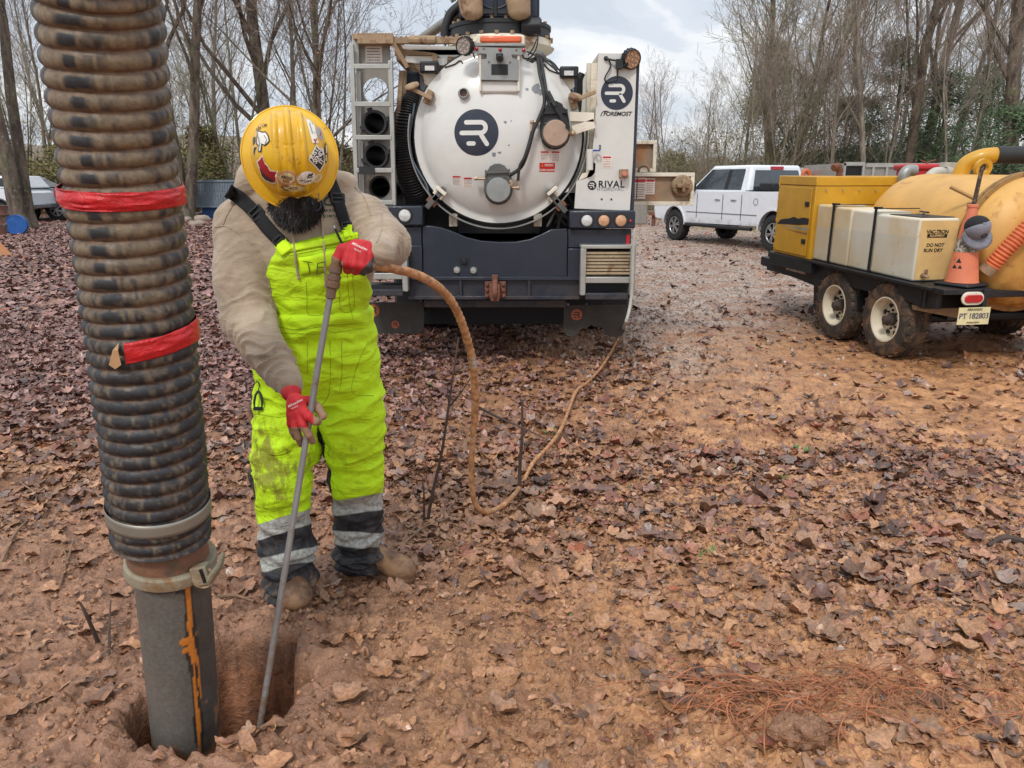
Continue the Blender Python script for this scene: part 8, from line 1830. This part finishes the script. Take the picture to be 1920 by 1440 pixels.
for i in range(NR+1):
    u, v = fr2[i]; u, v = A3(u), A3(v)
    # make the frame face the camera consistently
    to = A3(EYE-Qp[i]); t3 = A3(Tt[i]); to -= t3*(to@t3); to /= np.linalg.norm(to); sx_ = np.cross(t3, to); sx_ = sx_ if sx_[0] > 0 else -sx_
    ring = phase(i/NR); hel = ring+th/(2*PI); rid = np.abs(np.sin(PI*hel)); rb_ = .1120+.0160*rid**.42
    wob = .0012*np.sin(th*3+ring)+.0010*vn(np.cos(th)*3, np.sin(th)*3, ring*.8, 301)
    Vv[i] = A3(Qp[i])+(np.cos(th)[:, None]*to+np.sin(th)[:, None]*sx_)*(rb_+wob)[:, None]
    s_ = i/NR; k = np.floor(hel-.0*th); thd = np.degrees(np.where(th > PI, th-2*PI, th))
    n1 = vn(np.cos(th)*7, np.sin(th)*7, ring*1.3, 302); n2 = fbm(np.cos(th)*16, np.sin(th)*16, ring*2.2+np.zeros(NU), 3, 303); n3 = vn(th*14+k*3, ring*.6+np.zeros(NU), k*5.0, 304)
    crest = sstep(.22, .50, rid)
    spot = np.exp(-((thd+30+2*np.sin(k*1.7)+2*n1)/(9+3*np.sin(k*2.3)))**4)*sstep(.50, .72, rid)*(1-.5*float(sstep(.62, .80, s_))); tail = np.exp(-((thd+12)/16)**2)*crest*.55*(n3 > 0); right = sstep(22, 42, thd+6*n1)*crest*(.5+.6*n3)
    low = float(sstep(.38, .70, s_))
    dark = np.clip(spot*1.3+tail+np.clip(right, 0, 1)*1.1+.22*sstep(.1, .45, n2)+low*(.78+1.2*n2+.35*n1)*(.35+.65*crest)+.35*n2+.10+(thd < -68)*.7, 0, 1)  # worn black spots, plus shading put into the colour on the right side
    base = tan_*(1-low*.5)+gry*low*.5; base = base[None]*(1+.22*n2[:, None]); val = ((1-rid)**1.5)[:, None]; base = base*(1-val*.9)+groove_shade[None]*val*.9  # grooves between ribs coloured darker, the shade there put into the colour
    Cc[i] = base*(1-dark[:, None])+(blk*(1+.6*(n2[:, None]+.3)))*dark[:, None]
idx0 = (np.arange(NR)[:, None]*NU+np.arange(NU)[None]); idx1 = (np.arange(NR)[:, None]*NU+(np.arange(NU)+1)[None] % NU)
Fq = np.stack([idx0, idx1, idx1+NU, idx0+NU], -1).reshape(-1, 4)
t = NT('ribbed_rubber_clay'); c = t.mix(1.0, t.attr(), t.mix(t.ramp(t.noise(60, 6, .7), .3, .7), (.72,)*3, (1.22,)*3), 'MULTIPLY'); t.set(color=c, rough=t.ramp(t.noise(25, 5, .7), .35, .65, .38, .72)); t.bump(t.noise(150, 5, .7), .35, .003)
np_obj('ribbed_hose', Vv.reshape(-1, 3), Fq, t.m, SH, cols=Cc.reshape(-1, 3), smooth=True)
SHB = bvh_np(Vv.reshape(-1, 3), Fq)
# red tape bands
TAPE = M('red_tape', srgb(188, 26, 32), .32, amt=.12, dscale=16, dirt=srgb(120, 30, 30), var=.15, vscale=30, bump=.5, bscale=60)
def band(name, s0, s1, r_, mat, slant=0.0, arc=None, crumple=.0, par=SH, m=10, sq=0):
    V = []; ns = 90; rows = m
    for j in range(rows+1):
        for k in range(ns+1):
            t_ = -PI+2*PI*k/ns if arc is None else lerp(arc[0], arc[1], k/ns)
            s_ = lerp(s0, s1, j/rows)+slant*math.sin(t_)*.5; i_ = max(0, min(NR-1, int(s_*NR))); f_ = s_*NR-i_; c_ = Qp[i_].lerp(Qp[i_+1], max(0, min(1, f_))); to = EYE-c_; tt_ = Tt[i_]; to = (to-tt_*to.dot(tt_)).normalized(); sx_ = tt_.cross(to); sx_ = sx_ if sx_.x > 0 else -sx_
            rr__ = r_+sq*math.cos((j/rows*2-1)*PI*1.0)*.5+crumple*float(fbm(np.array([t_*3.0]), np.array([j*.55]), 3.0, 3, 310)[0]); V.append(c_+(to*math.cos(t_)+sx_*math.sin(t_))*rr__)
    b = MB(); b.v = [tuple(q) for q in V]; b.f = [(j*(ns+1)+k, j*(ns+1)+k+1, (j+1)*(ns+1)+k+1, (j+1)*(ns+1)+k) for j in range(rows) for k in range(ns)]; return b.build(name, mat, par, solid=.0015, angle=60)
def s_at(py_):
    best = min(range(NR+1), key=lambda i: abs((720-FPX*((Qp[i].z-CAMH)*CP+Qp[i].y*SP)/(Qp[i].y*CP-(Qp[i].z-CAMH)*SP))-py_)); return best/NR
band('red_tape', s_at(347), s_at(382), .1335, TAPE, 0, None, .006, m=14, sq=.003)
band('red_tape', s_at(612), s_at(650), .1330, TAPE, -.028, (-.30, 2.9), .005, m=14, sq=.003)
for tt2 in ([(228, 640), (216, 655), (209, 682), (221, 690), (232, 682), (226, 655)], ): 
    Pp = [cast(SHB, a, b_, 1.8)[0]+Vector((0, -.012, 0)) for a, b_ in tt2]; b = MB(); b.add(Pp, [tuple(range(len(Pp)))]); b.build('torn_tape_end', M('tape_back', srgb(178, 138, 98), .7, amt=.3), SH, smooth=False, solid=.001)
band('band_clamp', s_at(935), s_at(960), .1305, M('steel_band', srgb(146, 142, 132), .42, .5, amt=.25, dscale=14, dirt=srgb(120, 100, 82)), 0, None, .0008, m=4)
# neck, cast clamp, steel pipe
e0 = Qp[-1]; pb = W(352, 1400, 2.03); axp = (W(321, 1052, 1.945)-pb).normalized(); top = W(321, 1052, 1.945)
NEC = M('rust_clay_neck', srgb(126, 88, 66), .8, amt=.55, dscale=12, dirt=srgb(104, 84, 68), var=.2, bump=.35)
b = MB(); axn = (top-e0).normalized(); b.tube(cr([e0-axn*.03, e0+axn*.005, e0+axn*.03, top-axn*.015, top+axn*.02], 4), [.098]*5+[.101]*4+[.104]*4+[.103]*4, 48); b.build('neck', NEC, SH)
b = MB(); b.lathe([(.100, .024), (.113, .024), (.119, .018), (.121, .004), (.119, -.012), (.112, -.018), (.100, -.018)], top-axp*.004, axp, 64); CL = b.build('cast_clamp', M('clamp_grey_green', srgb(138, 132, 112), .65, .1, amt=.6, dscale=9, dirt=srgb(150, 112, 76), var=.25, bump=.35), SH)
hp_ = W(384, 1072, 1.885); rt = Vector((.75, -.15, .55)).normalized()
b = MB(); b.box(hp_+Vector((-.006, -.005, -.004)), (.045, .035, .055), Matrix.Rotation(R(-12), 3, 'Y')); b.build('latch_block', CL.data.materials[0], CL, bevel=.004)
b = MB(); P_l = [hp_+Vector((.012, -.004, -.026)), hp_+Vector((.028, -.006, .0)), hp_+Vector((.044, -.004, .022)), hp_+Vector((.052, 0, .048)), hp_+Vector((.054, .003, .060))]; b.tube(cr(P_l, 5), [.020, .021, .022, .023, .022, .022, .021, .02, .019, .019, .018, .017, .016, .015, .014, .012, .01, .008, .006, .004, .003], 10, sq=.5); b.build('latch_lever', CL.data.materials[0], CL)
b = MB(); b.torus(hp_+Vector((.0, -.012, -.012)), (.3, -1, .1), .026, .0045, 24, 6); b.build('latch_ring', TAN, CL)
b = MB(); b.box(hp_+Vector((.004, -.0235, .0)), (.008, .006, .040), Matrix.Rotation(R(-12), 3, 'Y')); b.build('latch_slot', INK, CL)
# the pipe: grey steel with runs of orange clay
NU2, NZ2 = 140, 170; zt_ = 0; ln = (top-pb).length+.42; Vv = []; Cc = []
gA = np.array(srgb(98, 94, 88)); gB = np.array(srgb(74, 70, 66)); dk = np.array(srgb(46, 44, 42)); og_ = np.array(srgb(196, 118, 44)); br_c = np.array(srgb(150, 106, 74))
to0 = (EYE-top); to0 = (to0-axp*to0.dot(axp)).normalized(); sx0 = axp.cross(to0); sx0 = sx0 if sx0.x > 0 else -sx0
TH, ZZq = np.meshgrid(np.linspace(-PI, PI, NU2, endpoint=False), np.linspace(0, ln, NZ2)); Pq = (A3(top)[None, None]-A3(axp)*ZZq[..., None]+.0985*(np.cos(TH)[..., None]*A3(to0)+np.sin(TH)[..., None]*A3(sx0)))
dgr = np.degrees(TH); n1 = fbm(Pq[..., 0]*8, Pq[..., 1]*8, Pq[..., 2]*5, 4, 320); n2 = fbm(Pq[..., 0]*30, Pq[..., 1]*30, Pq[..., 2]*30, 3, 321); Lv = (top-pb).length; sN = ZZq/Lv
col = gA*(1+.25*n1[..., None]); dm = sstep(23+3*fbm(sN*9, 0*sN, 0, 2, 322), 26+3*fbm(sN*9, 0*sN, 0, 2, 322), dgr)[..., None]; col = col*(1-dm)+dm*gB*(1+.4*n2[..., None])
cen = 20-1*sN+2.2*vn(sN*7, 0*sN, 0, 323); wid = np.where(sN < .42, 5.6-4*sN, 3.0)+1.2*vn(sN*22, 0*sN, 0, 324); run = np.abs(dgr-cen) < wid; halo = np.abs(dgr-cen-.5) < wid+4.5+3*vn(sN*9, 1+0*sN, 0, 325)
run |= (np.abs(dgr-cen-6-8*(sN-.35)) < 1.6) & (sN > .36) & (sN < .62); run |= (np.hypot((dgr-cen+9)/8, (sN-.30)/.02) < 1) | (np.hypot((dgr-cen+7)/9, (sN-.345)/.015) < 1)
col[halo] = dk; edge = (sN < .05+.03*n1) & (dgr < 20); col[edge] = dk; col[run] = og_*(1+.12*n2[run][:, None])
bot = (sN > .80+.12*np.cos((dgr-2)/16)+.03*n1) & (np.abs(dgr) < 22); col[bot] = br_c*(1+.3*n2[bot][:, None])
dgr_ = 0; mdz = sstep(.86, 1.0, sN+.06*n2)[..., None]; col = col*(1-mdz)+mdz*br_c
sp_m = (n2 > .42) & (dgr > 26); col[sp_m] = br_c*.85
ip = (np.arange(NZ2-1)[:, None]*NU2+np.arange(NU2)[None]); iq = (np.arange(NZ2-1)[:, None]*NU2+(np.arange(NU2)+1)[None] % NU2)
Pq = Pq+(.0012*run+.0008*n2)[..., None]*(Pq-(A3(top)[None, None]-A3(axp)*ZZq[..., None]))/.0985
t = NT('steel_pipe_clay'); c = t.mix(1.0, t.attr(), t.mix(t.ramp(t.noise(90, 5, .7), .3, .7), (.8,)*3, (1.15,)*3), 'MULTIPLY'); t.set(color=c, rough=t.ramp(t.noise(14, 4), .35, .65, .34, .6), spec=.5); t.bump(t.noise(200, 4), .2, .002)
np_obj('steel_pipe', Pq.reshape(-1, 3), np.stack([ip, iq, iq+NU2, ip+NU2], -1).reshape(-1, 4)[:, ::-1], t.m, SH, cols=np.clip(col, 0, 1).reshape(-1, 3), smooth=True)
